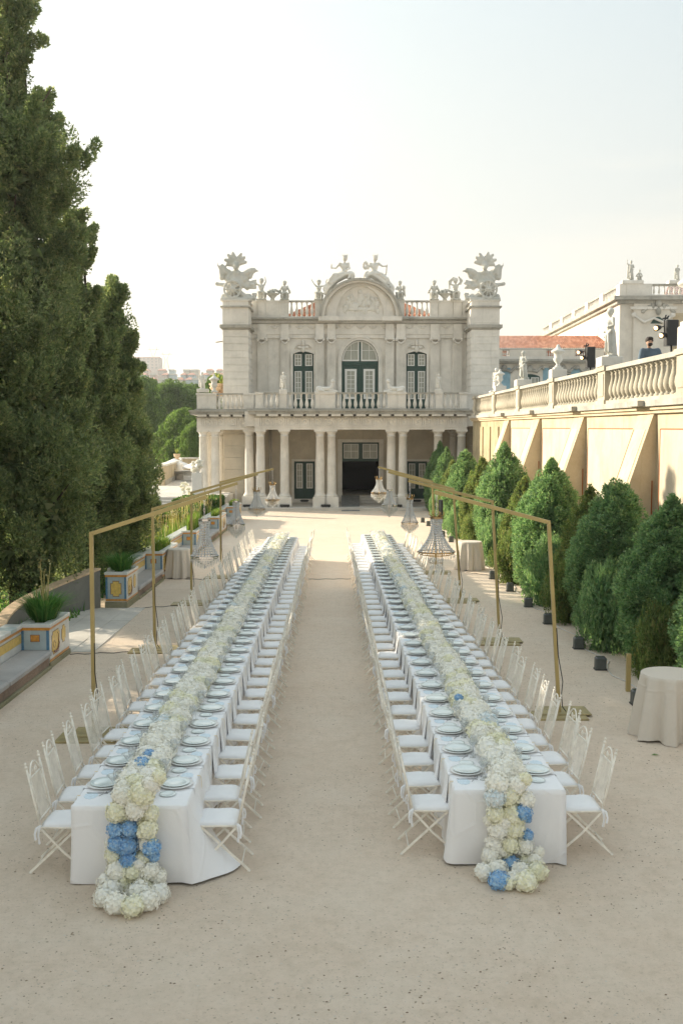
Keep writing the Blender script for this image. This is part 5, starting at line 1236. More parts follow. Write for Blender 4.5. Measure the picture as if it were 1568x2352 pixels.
def planter(y0, ln, h, label, near=False, ornate=False, hb=None):
    t = thing('tiled_planter', label, 'planter', (PXI - .25, y0 + ln / 2, 0), 'tiled planters along the left edge of the court')
    x0, x1 = PXO, PXI; hp = .10 if not ornate else .16
    MB().bev(x0 - .02, x1 + .03, y0 - .03, y0 + ln + .03, 0, hp, .01).build('plinth', M['moss'], t)
    MB().box(x0, x1, y0, y0 + ln, hp, h - .06).build('body', M['az_white'], t)
    # rim: a frame of cap tiles round the soil
    cap = .13
    for a in (MB().bev(x0 - .03, x1 + .03, y0 - .03, y0 + cap, h - .06, h, .008), MB().bev(x0 - .03, x1 + .03, y0 + ln - cap, y0 + ln + .03, h - .06, h, .008),
              MB().bev(x0 - .03, x0 + cap, y0 + cap + .003, y0 + ln - cap - .003, h - .06, h, .008), MB().bev(x1 - cap, x1 + .03, y0 + cap + .003, y0 + ln - cap - .003, h - .06, h, .008)): a.build('rim', M['az_white'], t)
    MB().box(x0 + cap, x1 - cap, y0 + cap, y0 + ln - cap, h - .06, h - .045).build('soil', M['soil'], t)
    zt = h - .062
    # orange line below the rim (two pieces of moulding)
    MB().box(x0 - .01, x1 + .012, y0 - .022, y0 - .001, zt - .05, zt).build('orange_moulding', M['az_orange'], t)
    n = max(3, int(ln / .28)); tile_face_x(t, x1 + .001, y0, y0 + ln, zt - .045, zt, 1.9, n, M['az_orange'], 'orange_moulding')
    zs = hp if ornate else .33
    # court-facing end: blue grey tiles with blue borders and a yellow centre
    nx = 3; wx = (x1 - x0 - .10) / nx; zz_ = [zs, zs + (zt - .05 - zs) * .5, zt - .052] if not ornate else [zs + .07, zs + .30, zs + .52, zt - .052]
    for a, c in zip(zz_, zz_[1:]):
        for i in range(nx): face_y(t, x0 + .05 + wx * i + .001, x0 + .05 + wx * (i + 1) - .001, y0 - .001, a + .001, c - .001, M['az_grey'])
        for e in (x0, x1 - .05): face_y(t, e + .001, e + .049, y0 - .001, a + .001, c - .001, M['az_blue'], .012, 'blue_border')
    cx = (x0 + x1) / 2
    if ornate:
        o_ = octo(cx - .12, cx + .12, zs + .14, zt - .16); MB().ext(octo(cx - .135, cx + .135, zs + .125, zt - .145, .055), y0 - .016, y0 - .0115).build('brown_line', M['az_brown'], t)
        MB().ext(o_, y0 - .022, y0 - .0165).build('yellow_panel', M['az_yellow'], t)
        face_y(t, x0, x1, y0 - .001, zs + .02, zs + .068, M['az_orange'], .011, 'orange_moulding')
        for i in range(4): MB().bev(x0 - .02 + .135 * i, x0 + .11 + .135 * i, y0 - .04, y0 - .031, .012, hp - .015, .003).build('plinth_tile', M['moss'], t)
    else:
        zc = (zs + zt) / 2 + .01
        face_y(t, cx - .085, cx + .085, y0 - .0125, zc - .065, zc + .065, M['az_brown'], .003, 'brown_line'); face_y(t, cx - .075, cx + .075, y0 - .016, zc - .055, zc + .055, M['az_orange'], .004, 'orange_panel')
    # long side: white tiles, yellow figured panels outlined in brown
    n = max(3, int(ln / .26)); wy = ln / n
    for a, c in ((hp + .005, hp + .05), (hp + .052, hp + .052 + (zt - .1 - hp) / 3), (hp + .054 + (zt - .1 - hp) / 3, hp + .05 + 2 * (zt - .1 - hp) / 3), (hp + .052 + 2 * (zt - .1 - hp) / 3, zt - .048)):
        for i in range(n): MB().box(x1 + .001, x1 + .009, y0 + wy * i + .0015, y0 + wy * (i + 1) - .0015, a, c).build('tile', M['az_white'] if a > hp + .01 else M['az_orange'], t)
    k = max(1, round(ln / 1.3)); wp = ln / k
    for i in range(k):
        ya = y0 + wp * i
        for (a, c) in ((.10, .48), (.60, .80)):
            ya_, yb_ = ya + wp * a, ya + wp * c
            zl, zh = hp + .12, zt - .12
            if a > .5: zl += .10
            MB().extx([(yy, zz_) for yy, zz_ in octo(ya_ - .012, yb_ + .012, zl - .012, zh + .012, .06)], x1 + .010, x1 + .0125).build('brown_line', M['az_brown'], t)
            MB().extx([(yy, zz_) for yy, zz_ in octo(ya_, yb_, zl, zh, .055)], x1 + .0128, x1 + .0155).build('yellow_panel', M['az_yellow'], t)
            if a < .5:
                m_ = MB()
                wy_, hz_ = yb_ - ya_, zh - zl; cxs = [(.18, .10, .04), (.45, .05, .05), (.74, .12, .05), (.88, .34, .04), (.80, .55, .025), (.86, .74, .015), (.70, .88, .010)]
                m_.tube([(x1 + .0160, ya_ + wy_ * a_, zl + hz_ * b_) for a_, b_, c_ in cxs], [c_ * .55 for a_, b_, c_ in cxs], 4, sm=False)
                m_.tube([(x1 + .0160, ya_ + wy_ * (.28 + .13 * math.cos(q)), zl + hz_ * (.42 + .17 * math.sin(q))) for q in (0, 1, 2, 3, 4, 5, 6)], .006, 4, sm=False)
                m_.build('painted_scroll', M['az_brown'], t)
    return t

def bench(y0, y1, label, wall=True):
    t = thing('stone_bench', label, 'bench', (PXI - .2, (y0 + y1) / 2, 0), 'stone benches between the tiled planters')
    n = max(1, int((y1 - y0) / 1.9)); w_ = (y1 - y0) / n
    for i in range(n): MB().bev(PXO, PXI + .06, y0 + w_ * i + .006, y0 + w_ * (i + 1) - .006, .245, .335, .03).build('seat_slab', M['seat'], t)
    MB().box(PXO, PXI + .0, y0, y1, 0, .244).build('riser', M['rubble'], t)
    MB().bev(PXO, PXI + .05, y0, y1, 0, .06, .015).build('plinth', M['moss'], t)
    return t
def backwall(y0, y1, label):
    h = .80
    t = thing('tiled_wall', label, 'wall', (PXO - .12, (y0 + y1) / 2, 0), 'tiled back walls behind the benches')
    x0, x1 = PXO - .26, PXO - .002
    MB().box(x0, x1, y0, y1, 0, h - .07).build('body', M['az_white'], t)
    n = max(1, int((y1 - y0) / .30)); w_ = (y1 - y0) / n
    for i in range(n):
        a, c = y0 + w_ * i + .002, y0 + w_ * (i + 1) - .002
        MB().bev(x0 - .02, x1 + .03, a, c, h - .07, h, .01).build('cap_tile', M['az_white'] if rng.random() < .8 else M['az_grey'], t)
        MB().box(x1 + .001, x1 + .018, a, c, h - .125, h - .072).build('orange_moulding', M['az_orange'], t)
        MB().box(x1 + .001, x1 + .007, a, c, .46, .62).build('yellow_tile', M['az_yellow'], t)
        MB().box(x1 + .001, x1 + .005, a, c, .34, .455).build('tile', M['az_white'], t)
        MB().box(x1 + .001, x1 + .005, a, c, .625, h - .13).build('tile', M['az_white'], t)
        MB().box(x1 + .0075, x1 + .010, a, c, .618, .626).build('brown_line', M['az_brown'], t)
    return t
p1 = planter(17.6, 1.25, .80, 'nearest tiled planter, at the far end of the front bench')
bench(8.5, 17.56, 'long weathered stone bench at the near left edge of the court')
backwall(8.5, 17.6, 'low white and yellow tiled wall behind the nearest bench')
p2 = planter(24.0, 1.3, .88, 'tallest tiled planter, its octagonal yellow panel facing the tables', ornate=True)
seqs = [(28.85, 2.6, 'third tiled planter, long, beside the left cocktail table', 25.35), (35.6, 2.6, 'fourth tiled planter, behind the nearest left chandelier', 31.5), (42.3, 2.6, 'fifth tiled planter, before the clipped hedge', 38.25), (49.2, 2.6, 'farthest tiled planter, nearest the palace porch', 44.95)]
bl = ('stone bench between the tallest planter and the third planter', 'stone bench beyond the left cocktail table', 'stone bench before the fifth planter', 'stone bench before the farthest planter')
for (y, l, lab, yb), b_ in zip(seqs, bl):
    planter(y, l, .84, lab); bench(yb, y - .04, b_); backwall(yb, y + l, b_.replace('stone bench', 'tiled wall behind the bench'))
# grass and flower stems in the planters (plants rest in them: things of their own)
def plant(name, label, cat, x, y, z, group=None): return thing(name, label, cat, (x, y, z), group)
pl = plant('ornamental_grass', 'bushy green grass with tall white seed heads in the nearest planter', 'plant', PXI - .25, 18.2, .75, 'grasses in the tiled planters')
tuft(pl, PXI - .26, 18.15, .75, 900, .56, .55, 'grass', r=.20, wdt=.008); stems(pl, PXI - .26, 18.15, .75, 9, 1.0, rx=.1, ry=.1, head=.018)
pl = plant('ornamental_grass', 'dark green arching grass in the tallest tiled planter', 'plant', PXI - .25, 24.6, .83, 'grasses in the tiled planters')
tuft(pl, PXI - .26, 24.6, .83, 560, .48, .5, 'grass', r=.22, wdt=.009)
for (y, l, lab, yb), gl in zip(seqs, ('short green grass filling the third planter', 'tall bright lilies filling the fourth planter', 'bright green grass filling the fifth planter', 'yellow green grass in the farthest planter')):
    pl = plant('ornamental_grass', gl, 'plant', PXI - .25, y + 1.2, .79, 'grasses in the tiled planters')
    tuft(pl, PXI - .26, y + l / 2, .79, 620, .30 if '3' not in gl and 'tall' not in gl else .6, (.18, .11, l / 2 - .25), 'grass_y', wdt=.012)

# pale flagstone path between the first two planters, and the curved grey wall
path = tag(link('flagstone_path', MB().box(0, .01, 0, .01, -.02, -.01).mesh('path_bed', M['slab'])), None, None, None, 'structure')
k = 0
for ix, (xa, xb) in enumerate(((-5.2, -4.75), (-5.9, -5.2), (-6.8, -5.9), (-7.8, -6.8), (-8.9, -7.8))):
    yy = 18.95 + (0 if ix else 0)
    while yy < 24.0:
        l = rng.uniform(.7, 1.3); y2 = min(yy + l, 24.0)
        if ix == 0: MB().extz([(xa, yy), (xb - .02 * 1 + .0 * rng.random(), yy), (xb - .02, y2 - .012), (xa, y2 - .012)], .002, .014 + rng.uniform(0, .004)).build('flagstone', M['slab'], path)
        else: MB().extz([(xa + .006, yy), (xb - .006, yy), (xb - .006, y2 - .012), (xa + .006, y2 - .012)], .002, .016 + rng.uniform(0, .005)).build('flagstone', M['slab'], path)
        yy = y2
cw = MB(); n_ = 18; top = []
for i in range(n_ + 1):
    t = i / n_; y = 19.3 + 4.7 * t; x = -5.85 - .75 * math.sin(t * math.pi) - .75 * (1 - t); top.append((x, y, .22 + .62 * t ** 1.6 + .1 * t))
for a, c in zip(top, top[1:]):
    cw.add([(a[0] - .22, a[1], 0), (a[0], a[1], 0), (c[0], c[1], 0), (c[0] - .22, c[1], 0), (a[0] - .22, a[1], a[2]), (a[0], a[1], a[2]), (c[0], c[1], c[2]), (c[0] - .22, c[1], c[2])], [(0, 3, 2, 1), (4, 5, 6, 7), (1, 2, 6, 5), (3, 0, 4, 7), (0, 1, 5, 4), (2, 3, 7, 6)])
cwo = thing('curved_wall', 'low curved grey rendered wall sweeping up to the tallest planter', 'wall', (-6.6, 21.6, 0)); cw.build('body', M['grey_wall'], cwo)
cc = MB()
for a, c in zip(top, top[1:]): cc.add([(a[0] - .24, a[1], a[2] + .002), (a[0] + .02, a[1], a[2] + .002), (c[0] + .02, c[1], c[2] + .002), (c[0] - .24, c[1], c[2] + .002), (a[0] - .24, a[1], a[2] + .05), (a[0] + .02, a[1], a[2] + .05), (c[0] + .02, c[1], c[2] + .05), (c[0] - .24, c[1], c[2] + .05)], [(0, 3, 2, 1), (4, 5, 6, 7), (1, 2, 6, 5), (3, 0, 4, 7)])
cc.build('coping', M['terracotta'], cwo)

# ================================================================== foliage builders
def crown_mesh(name, env, zlo, zhi, n_cl, n_leaf, leaf, rcl, mat, up=1.5, inner=.25, squash=1.0, seed=1, wob=.18, aspect=.42, kite=False, tufts=0, tl=1.0):
    """env(t)->radius for t 0..1 from bottom to top. Clumps sit near the envelope; leaves on the clumps."""
    rs = np.random.RandomState(seed); ph = rs.uniform(0, 6.28, 6)
    t = rs.uniform(0, 1, n_cl * 3); keep = rs.uniform(0, 1, len(t)) < np.array([max(.18, env(q)) for q in t]) / max(env(q) for q in np.linspace(0, 1, 20)); t = t[keep][:n_cl]
    a = rs.uniform(0, 2 * math.pi, len(t)); r = np.array([env(q) for q in t])
    lump = 1 + wob * (np.sin(a * 2 + ph[0] + t * 7) * .6 + np.sin(a * 3 + ph[1] - t * 15) * .5 + np.sin(t * 31 + ph[2] + a) * .35)
    rr = r * lump * np.where(rs.uniform(0, 1, len(t)) < inner, rs.uniform(.2, .8, len(t)), rs.uniform(.80, 1.0, len(t)))
    C = np.stack([rr * np.cos(a), rr * np.sin(a) * squash, zlo + (zhi - zlo) * t], 1)
    rad = rcl * rs.uniform(.6, 1.25, len(t)) * (0.55 + .45 * np.minimum(1, r / (max(r) + 1e-6) * 1.6))
    if tufts:      # branch ends that stand out of the outline
        tc_, tr_ = [], []
        for k in range(tufts):
            q = rs.uniform(.12, .97); aa = rs.uniform(0, 6.283); e = env(q); L = rs.uniform(.3, .75) * tl; d = np.array([math.cos(aa) * .75, math.sin(aa) * .75, rs.uniform(.35, 1.1)]); d /= np.linalg.norm(d)
            for m_ in range(7): tc_.append(np.array([e * .85 * math.cos(aa), e * .85 * math.sin(aa), zlo + (zhi - zlo) * q]) + d * L * m_ / 6 + rs.normal(0, .05, 3)); tr_.append(rcl * (.66 - .06 * m_))
        C = np.concatenate([C, np.array(tc_)]); rad = np.concatenate([rad, np.array(tr_)])
    P, N = clump_cloud(C, rad, n_leaf, rs, up)
    out = P.copy(); out[:, 2] = 0; N = unit(N + .5 * unit(out) + np.array([0, 0, .55]))
    V, Fc = (leaves if kite else blades)(P, N, leaf, aspect, .55, rs)
    # oversized blades added deep inside to block daylight through the middle
    n_in = n_leaf // 5; ti = rs.uniform(0, 1, n_in) ** 1.35 * .93; ai = rs.uniform(0, 6.283, n_in); ri = np.array([env(q) for q in ti]) * rs.uniform(0, .66, n_in)
    Pi = np.stack([ri * np.cos(ai), ri * np.sin(ai) * squash, zlo + (zhi - zlo) * ti], 1)
    Vi, Fi = blades(Pi, rs.normal(0, 1, (n_in, 3)), leaf * 2.3, .5, .5, rs)
    if kite:
        q = np.concatenate([Vi.reshape(-1, 3, 3), Vi.reshape(-1, 3, 3)[:, 2:3] + .001], 1).reshape(-1, 3); Fi = np.arange(len(q)).reshape(-1, 4); Vi = q
    return arr_mesh(name, np.concatenate([V, Vi]), np.concatenate([Fc, Fi + len(V)]), M[mat])
def trunk_mesh(h, r, seed=1, limbs=8, spread=.5, z0=0.3):
    rs = random.Random(seed); m = MB(); m.tube([(rs.uniform(-.04, .04) * k, rs.uniform(-.04, .04) * k, h * k / 5) for k in range(6)], [r * (1 - .8 * k / 5) for k in range(6)], 8)
    for i in range(limbs):
        z = h * (z0 + (.85 - z0) * i / limbs); a = i * 2.4; l = spread * (1.1 - z / h)
        m.tube([(0, 0, z), (math.cos(a) * l * .5, math.sin(a) * l * .5, z + l * .5), (math.cos(a) * l, math.sin(a) * l, z + l * 1.3)], [r * .35, r * .22, r * .1], 5)
    return m.mesh('trunk', M['bark'])

# ================================================================== the row of clipped junipers along the right wall
def cone_env(t): return (.66 + .24 * math.sin(min(1, t * 2.2) * math.pi / 2)) * max(.03, 1 - max(0, (t - .36) / .64) ** 1.75)
cones = [crown_mesh('crown', cone_env, .15, 3.5, 620, 66000, .055, .115, 'cone', up=1.8, seed=11 + k, wob=.06, aspect=.32) for k in range(3)]
cone_b = crown_mesh('crown', cone_env, .15, 3.5, 520, 54000, .055, .115, 'cone_b', up=1.8, seed=31, wob=.10, aspect=.32)
ctr = trunk_mesh(.9, .035, 3, 6, .25)
# unit crown: radius 1 -> scale xy by radius, z by height
rows = [  # x, y, radius, height, mesh, label
    (5.62, 57.0, 1.00, 4.05, 0, 'farthest clipped juniper, dark against the palace porch'),
    (5.55, 52.6, .95, 3.75, 1, 'slim clipped juniper second from the palace'),
    (5.25, 47.4, .75, 3.15, 3, 'short juniper with two small tips, third from the palace'),
    (5.45, 43.8, 1.08, 3.80, 2, 'bright broad clipped juniper, fourth from the palace'),
    (5.55, 39.4, .95, 3.45, 3, 'brownish clipped juniper beside the greenest one'),
    (5.62, 34.4, 1.15, 4.02, 0, 'tallest clipped juniper, in front of the second buttress'),
    (5.55, 30.2, .8, 3.0, 3, 'low browned juniper pressed between two tall ones'),
    (5.55, 26.4, 1.10, 3.62, 1, 'clipped juniper with a thin pointed tip behind the right cocktail table frame'),
    (5.75, 23.0, .8, 3.05, 3, 'small spiky juniper between two broad ones in the nearest row'),
    (5.72, 20.7, 1.08, 3.38, 2, 'broad clipped juniper below the nearest buttress'),
    (5.85, 17.6, 1.02, 3.12, 0, 'blue green juniper at the right edge behind the near cocktail table'),
    (6.1, 15.2, 1.0, 3.0, 1, 'juniper cut by the right picture edge')]
for i, (x, y, r, h, k, l) in enumerate(rows):
    t = thing('juniper_tree', l, 'tree', (x, y, 0), 'clipped junipers along the terrace wall')
    o = place('crown', cone_b if k == 3 else cones[k], t, (x, y, 0), rz=i * 1.7); o.scale = (r, r, h / 3.6)
    o = place('trunk', ctr, t, (x, y, 0)); o.scale = (1.4, 1.4, h)
# low shrubs between them
shrub = [crown_mesh('foliage', lambda t: math.sqrt(max(0, 1 - (2 * t - .9) ** 2 * .8)) * .95, 0, 1, 150, 17000, .055, .16, m_, up=1.1, seed=s, wob=.25, aspect=.3) for m_, s in (('cone', 51), ('cone_b', 52))]
sl = ['low bushy shoot filling the gap %s' % s for s in ('beside the farthest juniper', 'before the short two-tipped juniper', 'at the foot of the bright broad juniper', 'beside the brownish juniper', 'right behind the middle cocktail table', 'behind the right second frame post', 'between the thin tipped and small spiky junipers', 'left of the broad juniper at its foot', 'right of the broad juniper at its foot', 'at the foot of the blue green juniper')]
for i, (x, y, r, h) in enumerate(((5.0, 50, .55, 1.5), (4.95, 45.6, .5, 1.3), (4.95, 41.5, .6, 1.4), (5.0, 36.8, .6, 1.3), (5.1, 32.2, .62, 1.5), (5.0, 28.3, .62, 1.45), (5.2, 24.6, .7, 1.6), (5.2, 22.2, .62, 1.3), (5.25, 19.2, .68, 1.6), (5.5, 16.6, .6, 1.3))):
    o = link('juniper_shrub', shrub[i % 2], None, (x, y, 0), i * 1.3); o.scale = (r, r, h); tag(o, sl[i], 'shrub', 'low juniper shoots between the clipped trees')

# ================================================================== tall cypresses on the left
def cyp(name, x, y, H, rad, seed, label, env, ncl, nl, z0=.5, leaf=.13, rcl=.42, wob=.16, inner=.3, mat='cypress', tl=1.0):
    t = thing('cypress_tree', label, 'tree', (x, y, 0), 'tall cypresses left of the court')
    me_ = crown_mesh('crown', lambda q: env(q) * rad, z0, H, ncl, nl, leaf, rcl, mat, up=1.35, seed=seed, wob=wob, inner=inner, aspect=.25, tufts=int(ncl * .16), tl=tl)
    cr_ = place('crown', me_, t, (x, y, 0))
    if name == 'd': cr_.name = 'crown_d'
    m = MB(); rs = random.Random(seed)
    for k in range(4):
        a = k * 1.7 + seed; m.tube([(.12 * math.cos(a), .12 * math.sin(a), 0), (.3 * math.cos(a), .3 * math.sin(a), H * .15), (.5 * math.cos(a), .5 * math.sin(a), H * .5), (.35 * math.cos(a), .35 * math.sin(a), H * .85)], [.15, .12, .08, .03], 7)
    for k in range(16):
        a = k * 2.4; z = H * (.12 + .75 * k / 16); l = rad * env((z - z0) / (H - z0)) * .8; m.tube([(.2 * math.cos(a), .2 * math.sin(a), z), (l * .5 * math.cos(a), l * .5 * math.sin(a), z + l * .35), (l * math.cos(a), l * math.sin(a), z + l)], [.05, .035, .015], 5)
    place('trunk', m.mesh('trunk', M['bark']), t, (x, y, 0)); return t
def profile(Y, z0, H, pts, sub_=.22):
    """half width by photo height (y, px) at distance Y, as a function of t"""
    zs = [W(784, y, Y).z for y, _ in pts][::-1]; rs_ = [max(.12, p * Y / 2287 - sub_) for _, p in pts][::-1]
    return lambda t: float(np.interp(z0 + (H - z0) * t, zs, rs_))
def envA(t): return (.62 + .50 * math.sin(min(1, t * 1.9) * math.pi / 2)) * (1.0 if t < .35 else 1 - (t - .35) / .65 * .62)
def envB(t): return (.66 + .40 * math.sin(min(1, t * 2.6) * math.pi / 2)) * (1 - max(0, (t - .30) / .70) ** 1.35 * .93)
def cyps(name, xd, Y, H, seed, label, pts, ncl, nl, z0, **kw):
    cyp(name, W(xd, 1000, Y).x, Y, H, 1.0, seed, label, profile(Y, z0, H, pts), ncl, nl, z0, **kw)
cyps('a', 40, 23.8, 15.2, 5, 'tallest cypress at the left edge, reaching above the picture', [(-60, 20), (0, 34), (60, 50), (130, 42), (200, 62), (270, 100), (330, 160), (400, 158), (440, 132), (480, 100), (520, 95), (600, 165), (700, 175), (800, 150), (1000, 175), (1200, 180), (1330, 120), (1400, 60)], 560, 230000, .7, leaf=.085, rcl=.34, wob=.28, inner=.18, tl=1.3)
cyps('b', 172, 26.6, 10.0, 8, 'middle cypress with a ragged tip right of the tallest', [(515, 14), (545, 40), (590, 60), (640, 40), (700, 66), (800, 95), (1000, 120), (1200, 125), (1310, 80), (1370, 40)], 440, 150000, .6, leaf=.085, rcl=.30, tl=1.1)
cyps('c', 262, 29.6, 8.75, 13, 'rightmost cypress, beside the view to the far hill', [(645, 14), (690, 34), (745, 58), (800, 42), (850, 50), (890, 76), (960, 80), (1040, 106), (1150, 110), (1230, 96), (1310, 60), (1340, 30)], 420, 150000, .5, leaf=.085, rcl=.28, tl=.7)
cyp('d', -9.7, 20.6, 12.5, 1.9, 17, 'dark cypress cut by the left picture edge', envA, 260, 110000, .8, leaf=.09, rcl=.45)
cyp('e', -11.4, 31.0, 10.0, 1.6, 23, 'cypress hidden deep behind the tallest one', envB, 240, 90000, .6, leaf=.09, rcl=.45)
# the row goes on towards the camera, outside the picture, and shades the court
for i, (x, y, h) in enumerate(((-11.2, 16.8, 8.2), (-11.6, 13.4, 8.4), (-11.4, 10.0, 8.2), (-11.8, 6.2, 8.4))):
    t = thing('cypress_tree', '%s lower cypress outside the left edge, counted from the dark cut one' % nth(i + 1), 'tree', (x, y, 0), 'tall cypresses left of the court')
    src = bpy.data.objects['crown_d']; o = place('crown', src.data, t, (x, y, 0), rz=i * 1.3); o.scale = (1.25, 1.25, h / 12.5)
    MB().tube([(x, y, 0), (x, y, h * .8)], [.22, .05], 8).build('trunk', M['bark'], t)
bpy.data.objects['crown_d'].name = 'crown.099'

# soil and plants under the cypresses, sunk garden ground beyond the planters
tag(link('garden_soil', MB().extz([(-30, 8), (-6.0, 8), (-6.0, 19), (-6.9, 21), (-6.4, 24), (-6.0, 54), (-30, 54)], .004, .02).mesh('garden_soil', M['soil'])), None, None, None, 'structure')
g_ = MB().box(0, .01, 0, .01, -.02, -.01)
P = np.stack([nr.uniform(-16, -6.1, 16000), nr.uniform(17, 40, 16000), np.full(16000, .02)], 1)
V, Fc = blades(P, np.tile([[0, 0, 1.0]], (16000, 1)), .22, .12, .5)
tag(link('ground_cover', arr_mesh('ground_cover', V, Fc, M['grass'])), 'low green ground cover under the cypresses', 'ground cover', None, 'stuff')
# lily beds behind the benches
for i, (y, l, n_) in enumerate(((31.5, 'broad leaved lily clump behind the left cocktail table', 420), (34.6, 'green lily clump with dry seed stems behind the third planter', 420), (38.6, 'pale lily clump with tall seed stems behind the fourth planter', 420), (42.4, 'tall dry flower stems before the clipped hedge', 340), (46.6, 'sunlit seed stems beside the clipped hedge end', 300))):
    t = plant('lily_clump', l, 'plant', -6.35, y, 0, 'lilies behind the planters')
    tuft(t, -6.4, y, .02, n_, 1.05, (.45, .35, 1.4), 'grass_y', wdt=.022, name='leaves'); stems(t, -6.4, y, .1, 46, 1.45, rx=.35, ry=1.3)

# clipped hedge with an upward step
def hedge(name, label, quads, n, seed, leaf=.07):
    t = thing(name, label, 'hedge', (quads[0][0], quads[0][2], 0)); rs = np.random.RandomState(seed); m = MB(); Ps = []; Ns = []
    tot = sum((x1 - x0) * (y1 - y0) + (x1 - x0 + y1 - y0) * 2 * h for x0, x1, y0, y1, h in quads)
    for x0, x1, y0, y1, h in quads:
        m.box(x0 + .12, x1 - .12, y0 + .12, y1 - .12, 0, h - .12)
        for kind, area in (('t', (x1 - x0) * (y1 - y0)), ('f', (x1 - x0) * h), ('r', (y1 - y0) * h), ('l', (y1 - y0) * h)):
            k = int(n * area / tot); u = rs.uniform(0, 1, k); v = rs.uniform(0, 1, k); d = rs.uniform(-.07, .03, k) + .04 * np.sin(u * 23) * np.cos(v * 17)
            if kind == 't': Ps.append(np.stack([x0 + (x1 - x0) * u, y0 + (y1 - y0) * v, h + d], 1)); Ns.append(np.tile([[0, 0, 1.0]], (k, 1)))
            if kind == 'f': Ps.append(np.stack([x0 + (x1 - x0) * u, y0 - d, h * v], 1)); Ns.append(np.tile([[0, -1.0, .3]], (k, 1)))
            if kind == 'r': Ps.append(np.stack([x1 + d, y0 + (y1 - y0) * u, h * v], 1)); Ns.append(np.tile([[1.0, 0, .3]], (k, 1)))
            if kind == 'l': Ps.append(np.stack([x0 - d, y0 + (y1 - y0) * u, h * v], 1)); Ns.append(np.tile([[-1.0, 0, .3]], (k, 1)))
    P = np.concatenate(Ps); V, Fc = blades(P, np.concatenate(Ns), leaf, .35, .7, rs)
    me_ = arr_mesh('foliage', V - np.array(org(t)), Fc, M['hedge']); link('foliage', me_, t); m.build('inner_growth', M['bark'], t); return t
xa = W(392, 1150, 47).x
hedge('clipped_hedge', 'tall clipped box hedge beside the garden steps', [(xa, W(500, 1150, 49).x, 47.5, 51.5, 1.22)], 42000, 61)
hedge('clipped_hedge', 'low clipped box hedge sweeping down behind the lilies', [(W(350, 1190, 41).x, W(440, 1190, 41).x, 40.5, 43.2, 1.05), (W(372, 1190, 44).x, W(455, 1190, 44).x, 43.4, 46.5, 1.1)], 42000, 62)

# garden steps up to the pavement terrace
TZ = .92
st = thing('garden_steps', 'wide pale stone steps behind the clipped hedge rising to the paved terrace', 'steps', (-9.5, 54.5, 0))
for k in range(6):
    MB().bev(-14, -6.55, 53.4 + .42 * k, 56.2, TZ / 6 * k + .002, TZ / 6 * (k + 1), .025).build('step', M['slab'], st)
MB().box(-30, -6.55, 56.0, 95, 0, TZ - .03).own('terrace_base', M['slab'], (-18, 75, 0), None, None, None, 'structure')
tp = tag(link('terrace_paving', MB().box(0, .01, 0, .01, -.05, -.04).mesh('bed', M['slab'])), None, None, None, 'structure')
yy = 56.0; row = 0
while yy < 94:
    l = .9 + .5 * rng.random(); xx = -20 + rng.uniform(0, 1)
    while xx < -6.6:
        w_ = rng.uniform(1.0, 2.2); x2 = min(xx + w_, -6.56)
        if x2 - xx > .3: MB().box(xx + .012, x2 - .012, yy + .012, yy + l - .012, TZ - .03, TZ + rng.uniform(0, .012)).build('paving_stone', M['slab'], tp)
        xx = x2
    yy += l
# yellow parapet wall on the far side of the terrace
yw = thing('terrace_parapet', 'sunlit cream parapet wall with pilaster strips round the paved terrace', 'wall', (-14, 88, TZ))
def wseg(x0, y0, x1, y1, h):
    d = Vector((x1 - x0, y1 - y0, 0)); L = d.length; a = math.atan2(d.y, d.x); q = Vector((-d.y, d.x, 0)).normalized() * .22
    A = Vector((x0, y0, TZ)); C = Vector((x1, y1, TZ))
    for nm, za, zb, k, mt in (('wall', 0, h, 1, 'plaster'), ('plinth', 0, .35, 1.25, 'stone_w'), ('coping', h + .002, h + .14, 1.4, 'stone')):
        vs = [(p + q * s * k + Vector((0, 0, z))) for z in (za, zb) for p, s in ((A, -1), (C, -1), (C, 1), (A, 1))]
        MB().add(vs, [(0, 3, 2, 1), (4, 5, 6, 7), (0, 1, 5, 4), (1, 2, 6, 5), (2, 3, 7, 6), (3, 0, 4, 7)]).build(nm, M[mt], yw)
    n_ = int(L / 3)
    for i in range(n_ + 1):
        p = A.lerp(C, i / max(1, n_)); MB().box(p.x - .2, p.x + .2, p.y - .34, p.y + .34, TZ, TZ + h * .98).build('pilaster_strip', M['plaster'], yw)
e0 = W(372, 1108, 70); e1 = W(412, 1080, 89)
wseg(e0.x, 70, e1.x, 89, 1.35); wseg(e1.x, 89, W(470, 1080, 91).x, 91, 1.5)
# canvas parasols beyond
def parasol(x, y, z, r, label):
    t = thing('canvas_parasol', label, 'parasol', (x, y, TZ), 'white canvas parasols on the terrace'); n_ = 8; m = MB(); vs = [(x, y, z + r * .42)]
    for i in range(n_): a = 2 * math.pi * (i + .5) / n_; vs.append((x + r * math.cos(a), y + r * math.sin(a), z))
    for i in range(n_): a = 2 * math.pi * (i + .5) / n_; vs.append((x + r * math.cos(a), y + r * math.sin(a), z - .12))
    m.add(vs, [(0, 1 + i, 1 + (i + 1) % n_) for i in range(n_)] + [(1 + i, 9 + i, 9 + (i + 1) % n_, 1 + (i + 1) % n_) for i in range(n_)]).build('canopy', M['canvas'], t)
    MB().tube([(x, y, TZ), (x, y, z + r * .4)], .05, 8).build('pole', M['white'], t)
    for i in range(n_): a = 2 * math.pi * (i + .5) / n_; MB().tube([(x, y, z + r * .40), (x + r * .97 * math.cos(a), y + r * .97 * math.sin(a), z - .02)], .02, 5).build('rib', M['white'], t)
c = W(462, 1072, 78); parasol(c.x + 1.0, 78, c.z, 2.5, 'larger white canvas parasol partly behind the porch columns')
